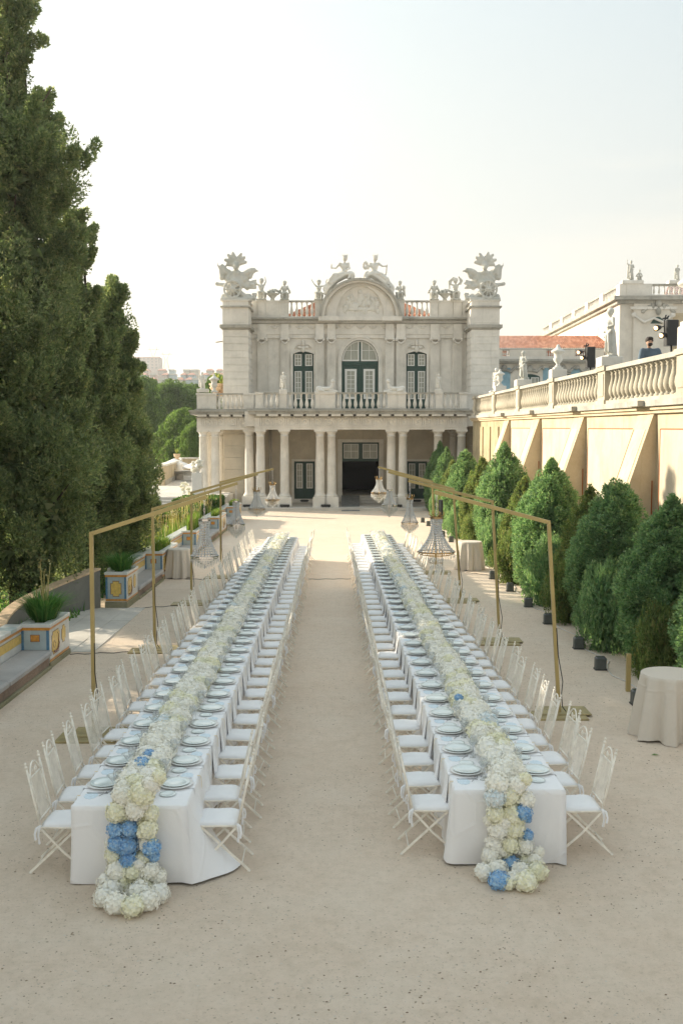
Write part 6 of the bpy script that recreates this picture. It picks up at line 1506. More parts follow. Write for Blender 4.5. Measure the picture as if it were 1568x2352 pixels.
c = W(412, 1072, 84); parasol(c.x - .4, 84, c.z, 1.7, 'smaller white canvas parasol seen left of the other one')
# stone bowl planter and flower pedestal
c = W(413, 1084, 80); t = thing('stone_basin', 'shallow stone bowl on the terrace parapet', 'bowl', (c.x, 80, TZ)); MB().lathe([(.3, 0), (.3, 1.2), (.2, 1.35), (.25, c.z - TZ - .15), (.95, c.z - TZ + .05), (1.0, c.z - TZ + .12), (.9, c.z - TZ + .12)], 18, (c.x, 80, TZ)).build('bowl', M['stone'], t)
c = G(454, 1141, TZ); t = thing('flower_pedestal', 'white square pedestal topped with a large white flower arrangement', 'flower stand', (c.x, c.y, TZ))
fx, fy = c.x, c.y; MB().bev(fx - .28, fx + .28, fy - .28, fy + .28, TZ, TZ + 1.35, .01).build('pedestal', M['white'], t); MB().lathe([(.12, 1.35), (.16, 1.5), (.14, 1.62)], 12, (fx, fy, TZ)).build('vase', M['white'], t)
FP = t, fx, fy
# ================================================================== hills, town, pylons
hm = MB(); vs = []; fs = []; nx, ny = 60, 24
def hz(x, y):
    f = (min(y, 1340) - 300) * .0985 * (1 - .20 / (1 + math.exp(-(x * 1320 / max(y, 1320) + 185) / 30)))
    return -6 + max(0, f) * (1 if y > 300 else 0) + 1.6 * math.sin(x * .03 + y * .01) + .9 * math.sin(x * .11 - y * .02) - max(0, y - 1340) * .1
for j in range(ny + 1):
    for i in range(nx + 1):
        x = -1500 + 2600 * i / nx; y = 100.2 + 1500 * (j / ny) ** 1.3; s = 1 if j else 0
        vs.append((x, y, hz(x, y) if y > 160 else -6 * min(1, (y - 100) / 60) ))
for j in range(ny):
    for i in range(nx): a = j * (nx + 1) + i; fs.append((a, a + 1, a + nx + 2, a + nx + 1))
hm.add(vs, fs, 0, True).build('hills', M['hill'], kind='structure')
def hazed(name, col, rough=.9): return simple(name, col, rough, var=.06, scale=.1)
hw = [hazed('far white render', (.62, .60, .57)), hazed('far pale blue render', (.42, .52, .58)), hazed('far cream render', (.60, .54, .45)), hazed('far rose render', (.58, .48, .44))]
hr = hazed('far red roof', (.46, .22, .15)); hd = hazed('far windows', (.16, .18, .20))
def house(x, y, z, w_, d, h, wm, label, group, flat=False, nw=4, storeys=2, name='town_house'):
    t = thing(name, label, 'house', (x, y, z), group)
    MB().box(x - w_ / 2, x + w_ / 2, y, y + d, z - 9, z + h).build('wall', wm, t)
    if flat: MB().box(x - w_ / 2 - .4, x + w_ / 2 + .4, y - .4, y + d, z + h, z + h + 1.0).build('roof', hw[0], t)
    else: MB().add([(x - w_ / 2 - .6, y - .6, z + h), (x + w_ / 2 + .6, y - .6, z + h), (x + w_ / 2 + .6, y + d, z + h), (x - w_ / 2 - .6, y + d, z + h), (x - w_ / 2 + 1, y + d / 2, z + h + 1.9), (x + w_ / 2 - 1, y + d / 2, z + h + 1.9)], [(0, 1, 5, 4), (1, 2, 5), (2, 3, 4, 5), (3, 0, 4), (0, 3, 2, 1)]).build('roof', hr, t)
    for s in range(storeys):
        for i in range(nw):
            cx = x - w_ / 2 + w_ * (i + .5) / nw; zc = z + h * (s + .55) / storeys; hh = h / storeys * .17
            MB().box(cx - w_ / nw * .13, cx + w_ / nw * .13, y - .12, y - .01, zc - hh, zc + hh).build('window', hd, t)
rr = random.Random(5); k = 0
looks = [('pale', hw[0]), ('light blue', hw[1]), ('cream', hw[2]), ('rose', hw[3])]
for row, (yd, Yh, n_) in enumerate(((872, 640, 11), (861, 760, 10), (851, 900, 8))):
    for i in range(n_):
        xd = 300 + (225 if row < 3 else 140) * (i + rr.uniform(.1, .6)) / n_; p = W(xd, yd, Yh); w_ = rr.uniform(9, 17) * Yh / 2287; h = rr.uniform(9.5, 13) * Yh / 2287
        nm, wm = looks[rr.randint(0, 3)]; flat = rr.random() < .35
        k += 1
        house(p.x, Yh, p.z - h, w_, 12, h, wm, '%s %s town house, %s from the left in the %s hillside row' % (nm, 'flat roofed' if flat else 'red roofed', nth(i + 1), ('lowest', 'middle', 'highest')[row]), 'town houses on the far hillside', flat, rr.randint(3, 5), 2)
p = W(327, 845, 1250); house(p.x, 1250, p.z - 2, 40, 30, 15, hw[3], 'large hip roofed mansion on the hilltop left of the pylons', None, False, 8, 4, 'hilltop_mansion')
for xd, yt, yb, l in ((353, 796, 840, 'taller lattice power pylon on the hill crest'), (382, 808, 841, 'smaller lattice power pylon right of the taller one')):
    Yp = 1320; b_ = W(xd, yb, Yp); tp_ = W(xd, yt, Yp); h = tp_.z - b_.z; t = thing('power_pylon', l, 'pylon', (b_.x, Yp, b_.z - 4), 'power pylons on the hill crest'); x, z = b_.x, b_.z - 4; h += 4
    m = MB(); r = .34
    for s in (-1, 1):
        m.tube([(x + s * 4, Yp, z), (x + s * 1.2, Yp, z + h * .58), (x + s * 4.2, Yp, z + h * .86), (x + s * 4.6, Yp, z + h)], r, 4, sm=False)
        for j in range(5): m.tube([(x - s * (4 - j * .56), Yp, z + h * .116 * j), (x + s * (4 - (j + 1) * .56), Yp, z + h * .116 * (j + 1))], r * .5, 4, sm=False)
    m.build('lattice_tower', hw[2], t); MB().tube([(x - 8, Yp, z + h * .86), (x + 8, Yp, z + h * .86)], r, 4, sm=False).build('cross_arm', hw[2], t)
pa = W(353, 800, 1320); pb = W(382, 812, 1320)
for dz, l in ((0, 'upper power line sagging between the hilltop pylons and beyond'), (-6, 'lower power line sagging between the hilltop pylons and beyond')):
    pts = [(pa.x, 1320, pa.z + dz)] + [(pa.x + (pb.x - pa.x) * i / 6, 1320, pa.z + (pb.z - pa.z) * i / 6 - 3 * math.sin(math.pi * i / 6) + dz) for i in range(1, 7)] + [(pb.x + 90 * i, 1320, pb.z - 8 * i + 1.5 * i * i * .5 + dz) for i in range(1, 4)]
    MB().tube(pts, .09, 4).own('power_line', hw[2], pts[0], l, 'power line', 'power lines from the pylons')

# ================================================================== broadleaved trees beyond the garden
def dome(t): return math.sqrt(max(0.02, 1 - (2 * t - .85) ** 2 * .78))
brd = [crown_mesh('crown', dome, 0, 1.35, 170, 56000, .042, .21, 'broad', up=.8, seed=70 + k, wob=.3, aspect=.42, inner=.2) for k in range(3)]
brt = trunk_mesh(1.0, .06, 9, 7, .5, .4)
B = [  # photo x, y of crown centre, radius px, distance, height px, label
    (428, 1005, 62, 98, 120, 'big dark green oak nearest the palace beyond the terrace'), (400, 925, 56, 150, 110, 'yellow green round tree behind the dark oak'), (455, 922, 40, 165, 90, 'bushy tree touching the palace balcony from behind'),
    (352, 930, 42, 175, 120, 'hazy blue green tree beside the rightmost cypress'), (452, 1030, 34, 92, 110, 'leafy tree hugging the left porch column'), (388, 897, 38, 230, 50, 'distant round tree below the town houses'), (430, 896, 34, 240, 44, 'distant tree just left of the corner statue'),
    (500, 878, 22, 120, 40, 'tree tops between agave pots and tower'), (345, 990, 40, 140, 80, 'low grey green tree beside the dry meadow'), (385, 1035, 22, 100, 60, 'small dark tree above the parapet wall'), (300, 930, 60, 130, 160, 'green tree behind the cypresses'), (230, 960, 70, 120, 170, 'wide tree glimpsed through the cypress trunks')]
for i, (xd, yd, rp, Y, hp, l) in enumerate(B):
    p = W(xd, yd + (13 if Y >= 130 else 4), Y); r = rp * Y / 2287; h = hp * Y / 2287; z0 = p.z - h / 2
    t = thing('broadleaf_tree', l, 'tree', (p.x, Y, -8), 'broadleaved trees in the park beyond')
    o = place('crown', brd[i % 3], t, (p.x, Y, z0), rz=i * 2.1); o.scale = (r, r, h / 1.3)
    o = place('trunk', brt, t, (p.x, Y, -8)); o.scale = (r, r, z0 + h * .7 + 8)
P = np.stack([nr.uniform(-120, 30, 26000), nr.uniform(180, 420, 26000), nr.uniform(0, 1, 26000)], 1)
P[:, 2] = -6 + 9 * P[:, 2] + 5 * np.sin(P[:, 0] * .17) * np.cos(P[:, 1] * .05) + (P[:, 1] - 180) * .045
V, Fc = blades(P, np.tile([[0, 0, 1.0]], (len(P), 1)), 1.6, .6, .8)
tag(link('woodland', arr_mesh('woodland', V, Fc, M['broad'])), 'massed park woodland below the hillside town', 'woodland', None, 'stuff')
# agave pot on the far parapet
c = W(350 + 0, 1060, 86); agave_pot(W(407, 1056, 86).x - 13 * 0, 86, TZ + 1.5, .8, 'agave in a stone pot on the far parapet')
# ================================================================== the two long tables
TT = .76
class Tab: pass
TL = Tab(); TL.name = 'left'; TL.a = Vector((-1.93, 8.83, 0)); TL.b = Vector((-2.00, 34.05, 0)); TL.hw = .525; TL.y0 = 9.36; TL.y1 = 33.70
TR = Tab(); TR.name = 'right'; TR.a = Vector((1.60, 9.25, 0)); TR.b = Vector((1.235, 35.0, 0)); TR.hw = .53; TR.y0 = 9.76; TR.y1 = 34.62
NS = 37
for T in (TL, TR):
    T.d = (T.b - T.a).normalized(); T.n = Vector((T.d.y, -T.d.x, 0)); T.L = (T.b - T.a).length      # n points to +x
    T.s = [(T.y0 - T.a.y) + (T.y1 - T.y0) * k / (NS - 1) for k in range(NS)]

def skirt(T, seed):
    rs = random.Random(seed); per = []; st = .06
    def edge(p, q, nrm, tag_):
        L = (q - p).length; n_ = max(2, int(L / st))
        for i in range(n_): per.append((p.lerp(q, i / n_), nrm, tag_, i / n_))
    hw = T.hw; A = T.a; B = T.b
    c = [A - T.n * hw, A + T.n * hw, B + T.n * hw, B - T.n * hw]
    edge(c[0], c[1], -T.d, 'f'); edge(c[1], c[2], T.n, 'r'); edge(c[2], c[3], T.d, 'b'); edge(c[3], c[0], -T.n, 'l')
    rows = [0, .012, .05, .18, .34, .52, .66, .745]; vs = []; fs = []; n_ = len(per); acc = 0
    ph = [rs.uniform(0, 6.28) for _ in range(5)]
    for i, (p, nr_, tg, u) in enumerate(per):
        s = i * st
        for j, dz in enumerate(rows):
            f = (dz / .75)
            if tg in 'fb': w_ = .006 * math.sin(s * 9 + ph[0]) * f + .02 * f * math.sin(s * 3.1 + ph[1]) - .045 * f * f
            else: w_ = f * (.022 * math.sin(s * 12 + ph[2] + math.sin(s * 1.7)) + .016 * math.sin(s * 5.1 + ph[3]) + .010 * math.sin(s * 23 + ph[4])) + .02 * f
            if tg == 'f' and T is TL: w_ += 0
            if tg == 'r' and T is TL and u < .035: w_ += .42 * f ** 2 * math.sin(math.pi * min(1, u / .035)) ** .8      # cloth trailing outwards at the near corner
            if tg == 'l' and T is TR and u > .975: w_ += .03 * f ** 2 * math.sin(math.pi * (u - .975) / .025)
            z = TT - dz if dz < .7 else TT - dz + .012 * math.sin(s * 4 + ph[1])
            if j == 0: q = p - nr_ * .012; z = TT
            elif j == 1: q = p + nr_ * 0; z = TT - .010
            else: q = p + nr_ * (w_ + .004)
            vs.append((q.x, q.y, max(.006, z)))
    m_ = len(rows)
    for i in range(n_):
        k = (i + 1) % n_
        for j in range(m_ - 1): fs.append((i * m_ + j, k * m_ + j, k * m_ + j + 1, i * m_ + j + 1)[::-1])
    top = [i * m_ for i in range(n_)]
    # top as strips across the table so that slight waves can be carried
    mb = MB(); mb.add(vs, fs, 0, True); mb.add([vs[i] for i in top], [tuple(range(len(top)))], 0, False)
    return mb
for T in (TL, TR):
    t = thing('banquet_table', 'very long %s banquet table standing under its white cloth' % T.name, 'table', T.a, 'two long banquet tables')
    m = MB(); hw = T.hw - .02; c = [T.a - T.n * hw + T.d * .02, T.a + T.n * hw + T.d * .02, T.b + T.n * hw - T.d * .02, T.b - T.n * hw - T.d * .02]
    m.extz([(p.x, p.y) for p in c], TT - .035, TT - .006).build('tabletop', M['bark'], t)
    for k in range(15):
        for s in (-1, 1):
            p = T.a.lerp(T.b, (k + .12) / 14.3) + T.n * s * (hw - .1); MB().box(p.x - .02, p.x + .02, p.y - .02, p.y + .02, 0, TT - .036).build('leg', M['steel'], t)
    skirt(T, 3 if T is TL else 9).own('tablecloth', M['cloth'], T.a, 'white floor length cloth on the %s long table' % T.name + (', trailing at its near corner' if T is TL else ''), 'tablecloth', 'white cloths on the long tables')

# ================================================================== folding garden chair (facing +y)
def make_chair():
    t = thing('garden_chair', 'x', 'chair', (0, 0, 0), 'x')
    SH = .445
    def up(z): return -.195 - .125 * (z - SH) / .57          # line of the leaning back
    m = MB()
    for s in (-1, 1):
        m.tube([(s * .19, up(SH - .02), SH - .02), (s * .19, up(1.0), 1.0)], .0115, 6)
        m.ball((s * .19, up(1.02), 1.018), (.018, .018, .014), 7, 5).ball((s * .19, up(1.05), 1.048), (.012, .012, .018), 6, 5)
        m.tube([(s * .138, up(.52), .52), (s * .138, up(.885), .885)], .006, 5)
        # S scrolls either side of the woven panel and above it
        for z0, dz in ((.54, 1), (.865, -1)): m.tube([(s * .19, up(z0), z0), (s * .168, up(z0 + .05 * dz), z0 + .05 * dz), (s * .150, up(z0 + .055 * dz), z0 + .055 * dz), (s * .146, up(z0 + .03 * dz), z0 + .03 * dz), (s * .158, up(z0 + .02 * dz), z0 + .02 * dz)], .005, 4)
        m.tube([(s * .19, up(.93), .93), (s * .165, up(.96), .96), (s * .155, up(.94), .94), (s * .165, up(.925), .925)], .005, 4)
    m.tube([(-.19, up(.90), .90), (.19, up(.90), .90)], .009, 6).tube([(-.19, up(.51), .51), (.19, up(.51), .51)], .009, 6)
    m.tube([(-.17, up(.905), .905), (-.14, up(.915), .915), (-.10, up(.975), .975), (-.05, up(1.01), 1.01), (0, up(1.02), 1.02), (.05, up(1.01), 1.01), (.10, up(.975), .975), (.14, up(.915), .915), (.17, up(.905), .905)], .008, 6)
    for s in (-1, 1): m.tube([(0, up(.905), .905), (s * .015, up(.95), .95), (s * .05, up(.965), .965), (s * .06, up(.94), .94), (s * .04, up(.925), .925)], .006, 5)
    m.build('back_frame', M['iron'], t)
    lt = MB(); n_ = 15
    def strip(x0, z0, x1, z1):
        d = Vector((x1 - x0, 0, z1 - z0)).normalized(); q = Vector((-d.z, 0, d.x)) * .0038
        lt.add([(x0 + q.x, up(z0 + q.z) - .002, z0 + q.z), (x0 - q.x, up(z0 - q.z) - .002, z0 - q.z), (x1 - q.x, up(z1 - q.z) - .002, z1 - q.z), (x1 + q.x, up(z1 + q.z) - .002, z1 + q.z)], [(0, 1, 2, 3)])
    W_, H_, X0, Z0 = .264, .37, -.132, .52; stp = .026
    k = -int(H_ / stp)
    while k * stp < W_:
        a = k * stp; x0 = max(0, a); z0 = x0 - a; x1 = min(W_, a + H_); z1 = x1 - a
        if x1 > x0 + .01:
            strip(X0 + x0, Z0 + z0, X0 + x1, Z0 + z1); strip(X0 + W_ - x0, Z0 + z0, X0 + W_ - x1, Z0 + z1)
        k += 1
    lt.build('woven_back_panel', M['iron'], t)
    sf = MB()
    pts = [(-.20, -.19, SH), (-.205, .12, SH), (-.17, .19, SH), (.17, .19, SH), (.205, .12, SH), (.20, -.19, SH), (-.20, -.19, SH)]
    sf.tube(pts, .0105, 6); 
    for k in range(9): x = -.17 + .0425 * k; sf.box(x - .006, x + .006, -.185, .185, SH - .004, SH)
    sf.build('seat_frame', M['iron'], t)
    def flat(p, q, w_=.021, th=.005):
        p, q = Vector(p), Vector(q); d = (q - p).normalized(); u = Vector((0, -d.z, d.y)) * w_ / 2; s = Vector((th, 0, 0))
        vs = [p - u - s, p + u - s, p + u + s, p - u + s, q - u - s, q + u - s, q + u + s, q - u + s]
        return MB().add(vs, [(0, 3, 2, 1), (4, 5, 6, 7), (0, 1, 5, 4), (1, 2, 6, 5), (2, 3, 7, 6), (3, 0, 4, 7)])
    for s in (-1, 1):
        a = flat((s * .188, .15, SH - .01), (s * .188, -.30, .012)); a.tube([(s * .188, -.30, .0), (s * .188, -.30, .012)], .017, 8); a.build('leg', M['iron'], t)
        b_ = flat((s * .200, -.195, SH), (s * .200, .0, .23)); c_ = flat((s * .200, 0, .23), (s * .200, .25, .012)); b_.add(c_.v, c_.f); b_.tube([(s * .2, .25, .0), (s * .2, .25, .012)], .017, 8).ball((s * .205, -.065, .235), .012, 6, 4); b_.build('leg', M['iron'], t)
    MB().tube([(-.188, -.235, .08), (.188, -.235, .08)], .0065, 5).build('stretcher', M['iron'], t)
    MB().tube([(-.2, .17, .09), (.2, .17, .09)], .0065, 5).build('stretcher', M['iron'], t)
    # cushion: pillowed pad with softened edge
    cu = MB(); vs = []; fs = []; N = 9
    for j in range(N + 1):
        for i in range(N + 1):
            u, v = i / N * 2 - 1, j / N * 2 - 1; e = (1 - abs(u) ** 6) * (1 - abs(v) ** 6)
            r = 1 - .025 * (abs(u) ** 4) * (abs(v) ** 4) * 3
            vs.append((u * .205 * r, .0 + v * .20 * r, SH + .012 + .030 * e ** .5 + .003 * math.sin(i * 2.1 + j * 1.3)))
    for j in range(N):
        for i in range(N): a = j * (N + 1) + i; fs.append((a, a + 1, a + N + 2, a + N + 1))
    b0 = len(vs); ring_ = [i for i in range(N + 1)] + [(j) * (N + 1) + N for j in range(1, N + 1)] + [N * (N + 1) + i for i in range(N - 1, -1, -1)] + [j * (N + 1) for j in range(N - 1, 0, -1)]
    for i in ring_: x, y, z = vs[i]; vs.append((x * .985, y * .985, SH + .004))
    for k in range(len(ring_)): l = (k + 1) % len(ring_); fs.append((ring_[k], b0 + k, b0 + l, ring_[l]))
    fs.append(tuple(b0 + k for k in range(len(ring_)))[::-1])
    cs = cu.add(vs, fs, 0, True).build('cushion', M['cushion'], t)
    for s in (-1, 1):
        MB().tube([(s * .195, -.19, SH + .02), (s * .215, -.205, SH - .01), (s * .222, -.21, SH - .07), (s * .215, -.20, SH - .15)], [.010, .014, .010, .012], 4).tube([(s * .195, -.19, SH + .02), (s * .225, -.225, SH + .0), (s * .245, -.235, SH - .05), (s * .25, -.225, SH - .10)], [.010, .013, .009, .011], 4).build('tie', M['cushion'], cs)
    return t
def kids(o): return [c for c in bpy.data.objects if c.parent == o] if o.name not in KID else KID[o.name]
KID = {}
def index(o):
    KID[o.name] = list(o.children)
    for c in KID[o.name]: index(c)
def copy_tree(o, parent=None):
    c = o.copy(); COL.objects.link(c); c.parent = parent; KID_n = []
    for ch in KID.get(o.name, []): copy_tree(ch, c)
    return c
proto = make_chair(); index(proto); first = True
SIDES = {('left', -1): 'outer', ('left', 1): 'inner', ('right', -1): 'inner', ('right', 1): 'outer'}
def seatwords(k, T, s):
    row = ', %s side of %s table' % (SIDES[(T.name, s)], T.name)
    if k < 19: return ('nearest seat' if k == 0 else '%s from near end' % nth(k + 1)) + row
    j = NS - k
    return ('farthest seat' if j == 1 else '%s from far end' % nth(j)) + row
for T in (TL, TR):
    for s in (-1, 1):
        for k in range(NS):
            jit = .022 * math.sin(k * 7.3 + s * 2 + (3 if T is TR else 0))
            base = T.a + T.d * (T.s[k] - .03 + jit) + T.n * s * (T.hw + .20 + .035 * math.sin(k * 3.7 + s))
            c = proto if first else copy_tree(proto); first = False
            ang = math.atan2(-T.n.y * s, -T.n.x * s) - math.pi / 2 + R(4.0) * math.sin(k * 5.1 + s * 3)
            c.location = base; c.rotation_euler = (0, 0, ang)
            tag(c, 'ivory iron chair with white cushion, ' + seatwords(k, T, s), 'chair', 'ivory iron chairs along the long tables')

# ================================================================== place settings (shared meshes)
def scallop(prof, n, amp, m=24):
    mb = MB(); vs = []; fs = []
    for r, z in prof:
        for i in range(n):
            a = 2 * math.pi * i / n; k = 1 + (amp * math.cos(a * m) if r > prof[-1][0] * .6 else 0); vs.append((r * k * math.cos(a), r * k * math.sin(a), z))
    for j in range(len(prof) - 1):
        for i in range(n): k = (i + 1) % n; fs.append((j * n + i, j * n + k, (j + 1) * n + k, (j + 1) * n + i))
    fs.append(tuple(range(n))[::-1] if prof[0][0] > 0 else (0, 1, 2))
    return mb.add(vs, fs, 0, True)
charger_m = scallop([(.001, .012), (.10, .012), (.115, .014), (.165, .022), (.166, .018), (.11, .002), (.001, .002)][::-1], 48, .018, 12).mesh('charger_plate', M['charger'])
def plate_mesh(r, h, mat, ribs=0, name='plate'):
    mb = MB(); n = 48; prof = [(0.001, .002), (r * .55, .002), (r * .98, h - .003), (r, h), (r * .99, h + .002), (r * .66, .010), (r * .6, .0075), (.001, .0075)]; vs = []; fs = []
    for q, (rr, z) in enumerate(prof):
        for i in range(n):
            a = 2 * math.pi * i / n; dz = .0012 * (1 if i % 2 else -1) if (ribs and q == 4) else 0
            vs.append((rr * math.cos(a), rr * math.sin(a), z + dz))
    for j in range(len(prof) - 1):
        for i in range(n): k = (i + 1) % n; fs.append((j * n + i, j * n + k, (j + 1) * n + k, (j + 1) * n + i))
    mb.add(vs, fs, 0, True); return mb.mesh(name, mat)
plate_m = plate_mesh(.14, .018, M['celadon'], 1, 'dinner_plate'); bread_m = plate_mesh(.078, .012, M['celadon'], 0, 'bread_plate')
wine_m = MB().lathe([(.034, .001), (.034, .003), (.006, .008), (.004, .03), (.004, .085), (.010, .095), (.030, .112), (.041, .14), (.041, .165), (.033, .205), (.0325, .206), (.040, .165), (.0395, .14), (.028, .115), (.001, .1)], 14).mesh('wine_glass', M['glass'])
coupe_m = MB().lathe([(.033, .001), (.033, .003), (.005, .008), (.004, .03), (.004, .11), (.012, .12), (.048, .172), (.0475, .1725), (.010, .123), (.001, .121)], 14).mesh('cocktail_glass', M['glass'])
knife_m = MB().extz([(-.004, -.11), (.004, -.11), (.005, -.01), (.009, .0), (.008, .08), (.0, .105), (-.004, .09), (-.004, 0)], 0, .003).mesh('table_knife', M['steel'])
fk = MB().extz([(-.004, -.10), (.004, -.10), (.003, .03), (.011, .05), (-.011, .05), (-.003, .03)], 0, .003)
for i in range(4): x = -.0095 + .0062 * i; fk.box(x - .0015, x + .0015, .05, .095, 0, .003)
fork_m = fk.mesh('table_fork', M['steel'])
spoon_m = MB().extz([(-.003, -.09), (.003, -.09), (.003, .03), (-.003, .03)], .001, .004).ball((0, .055, .004), (.018, .028, .005), 10, 6).mesh('dessert_spoon', M['steel'])
menu_m = MB(); pts = []
for i in range(36): a = 2 * math.pi * i / 36; k = 1 + .06 * math.cos(a * 9); pts.append((.062 * k * math.cos(a), .088 * k * math.sin(a)))
menu_mesh = menu_m.extz(pts, 0, .002).mesh('menu_card', M['paper'])
# napkin: folded cloth laid under the plate, hanging over the edge (local +y inward, edge at y=0)
def napkin_mesh(seed):
    rs = random.Random(seed); mb = MB(); vs = []; fs = []; nx, rows = 8, [(.16, .004, 1), (.06, .004, 1), (.012, .004, 1), (-.004, -.002, 1), (-.010, -.06, 1), (-.016, -.15, 1.06), (-.026, -.25, 1.15), (-.036, -.335, 1.25), (-.038, -.352, 1.22)]
    for j, (y, z, k) in enumerate(rows):
        for i in range(nx + 1):
            u = i / nx * 2 - 1; f = max(0, -z) / .35
            vs.append((u * .085 * k, y - .020 * f * math.cos(u * 5.5 + seed) - .012 * f, z + (.0 if j < 6 else .028 * math.cos(u * 3.1 + seed * .7))))
    for j in range(len(rows) - 1):
        for i in range(nx): a = j * (nx + 1) + i; fs.append((a, a + 1, a + nx + 2, a + nx + 1))
    return mb.add(vs, fs, 0, False).mesh('napkin', M['cloth'])
naps = [napkin_mesh(i) for i in range(4)]
tas_m = MB().add([(-.008, .02, .003), (.008, .02, .003), (.008, -.010, .003), (-.008, -.010, .003), (-.010, -.022, -.03), (.010, -.022, -.03), (.014, -.028, -.12), (-.012, -.028, -.12)], [(0, 1, 2, 3), (3, 2, 5, 4), (4, 5, 6, 7)]).mesh('ribbon', M['ribbon'])
nth_glass = 0
for T in (TL, TR):
    for s in (-1, 1):
        inw = -T.n * s; rgt = Vector((inw.y, -inw.x, 0)); ang = math.atan2(inw.y, inw.x) - math.pi / 2
        for k in range(NS):
            o = T.a + T.d * T.s[k] + T.n * s * T.hw + Vector((0, 0, TT)); w_ = seatwords(k, T, s)
            jx = rng.uniform(-.012, .012)
            def at(r, i, z=0.0): return o + rgt * (r + jx) + inw * i + Vector((0, 0, z))
            def item(nm, me_, pos, label, cat, group, rz=0.0):
                ob = link(nm, me_, None, pos, ang + rz); return tag(ob, label, cat, group)
            far = k > 30
            item('napkin', naps[(k + s) % 4], at(0, 0, .001), 'white napkin over the edge, ' + w_, 'napkin', 'white napkins over the table edges')
            item('charger_plate', charger_m, at(0, .185, .006), 'white scalloped charger, ' + w_, 'charger plate', 'scalloped charger plates')
            item('dinner_plate', plate_m, at(0, .187, .021), 'pale celadon ribbed plate, ' + w_, 'plate', 'celadon dinner plates')
            item('bread_plate', bread_m, at(-.255, .22, .001), 'small celadon side plate, ' + w_, 'side plate', 'celadon side plates')
            mc = item('menu_card', menu_mesh, at(.275, .12, .001), 'pale blue card with ribbon, ' + w_, 'menu card', 'pale blue menu cards', R(90))
            rb = link('ribbon', tas_m, mc, (0, 0, 0), -R(90)); loc = Vector((.0, -.12, 0)); rb.location = Matrix.Rotation(-R(90), 3, 'Z') @ loc
            item('table_knife', knife_m, at(.200, .17, .002), 'steel knife beside plate, ' + w_, 'knife', 'steel knives')
            item('table_fork', fork_m, at(-.195, .10, .002) if k % 3 else at(.222, .17, .002), 'steel fork beside plate, ' + w_, 'fork', 'steel forks')
            item('dessert_spoon', spoon_m, at(.21, .235, .002), 'steel dessert spoon by card, ' + w_, 'spoon', 'steel dessert spoons', R(65))
            item('wine_glass', wine_m, at(.135 + rng.uniform(-.02, .02), .335, .001), 'clear stemmed wine glass, ' + w_, 'wine glass', 'clear wine glasses')
            item('cocktail_glass', coupe_m, at(.235 + rng.uniform(-.02, .02), .315, .001), 'clear flared cocktail glass, ' + w_, 'cocktail glass', 'clear cocktail glasses')

# ================================================================== hydrangea runners
def head_mesh(seed, mat):
    rs = np.random.RandomState(seed); n = 96; i = np.arange(n); ph = i * 2.39996; z = 1 - 2 * (i + .5) / n; r = np.sqrt(1 - z * z)
    D = np.stack([r * np.cos(ph), r * np.sin(ph), z], 1); D = unit(D + rs.normal(0, .07, (n, 3)))
    lump = 1 + .07 * np.sin(D[:, 0] * 5 + seed) * np.cos(D[:, 1] * 6 + seed * 2) + rs.uniform(-.07, .07, n)
    V = []; Fc = []
    for k in range(n):
        d = D[k]; t = unit(np.cross(d, rs.normal(0, 1, 3))); q = np.cross(d, t); c = d * lump[k] * .93; sz = rs.uniform(.16, .23); tilt = rs.normal(0, .25, 2); dd = unit(d + t * tilt[0] + q * tilt[1]); t = unit(t - dd * t.dot(dd)); q = np.cross(dd, t)
        for a in range(4):
            ca, sa = math.cos(a * math.pi / 2), math.sin(a * math.pi / 2); u = t * ca + q * sa; v = -t * sa + q * ca; b = len(V)
            cup = rs.uniform(.0, .5); V += [c, c + (u * .6 + v * .48) * sz + dd * sz * .15, c + u * sz * 1.08 + dd * sz * cup, c + (u * .6 - v * .48) * sz + dd * sz * .15]; Fc.append((b, b + 1, b + 2, b + 3))
    # inner core, same colour, so that gaps read as deeper petals
    cb = MB().ball((0, 0, 0), .86, 10, 7); b = len(V); V += [np.array(v) for v in cb.v]
    for f in cb.f: Fc.append(tuple(b + i for i in (f if len(f) == 4 else f + (f[2],))))
    Fc = [f for f in Fc]
    me = bpy.data.meshes.new('hydrangea_head'); me.from_pydata([tuple(map(float, v)) for v in V], [], [f if len(set(f)) == 4 else tuple(dict.fromkeys(f)) for f in Fc]); me.materials.append(M[mat]); me.update(); return me
HD = {k: [head_mesh(s + i * 7, m_) for i in range(3)] for k, m_, s in (('w', 'petal_w', 1), ('g', 'petal_g', 2), ('b', 'petal_b', 3), ('p', 'petal_p', 4))}
stub = MB()
def head(par, pos, r, col, sq=.85):
    o = place('hydrangea_head', HD[col][rng.randrange(3)], par, pos, rot=(rng.uniform(-.5, .5), rng.uniform(-.5, .5), rng.uniform(0, 6.28)))
    o.scale = (r, r, r * sq); return o
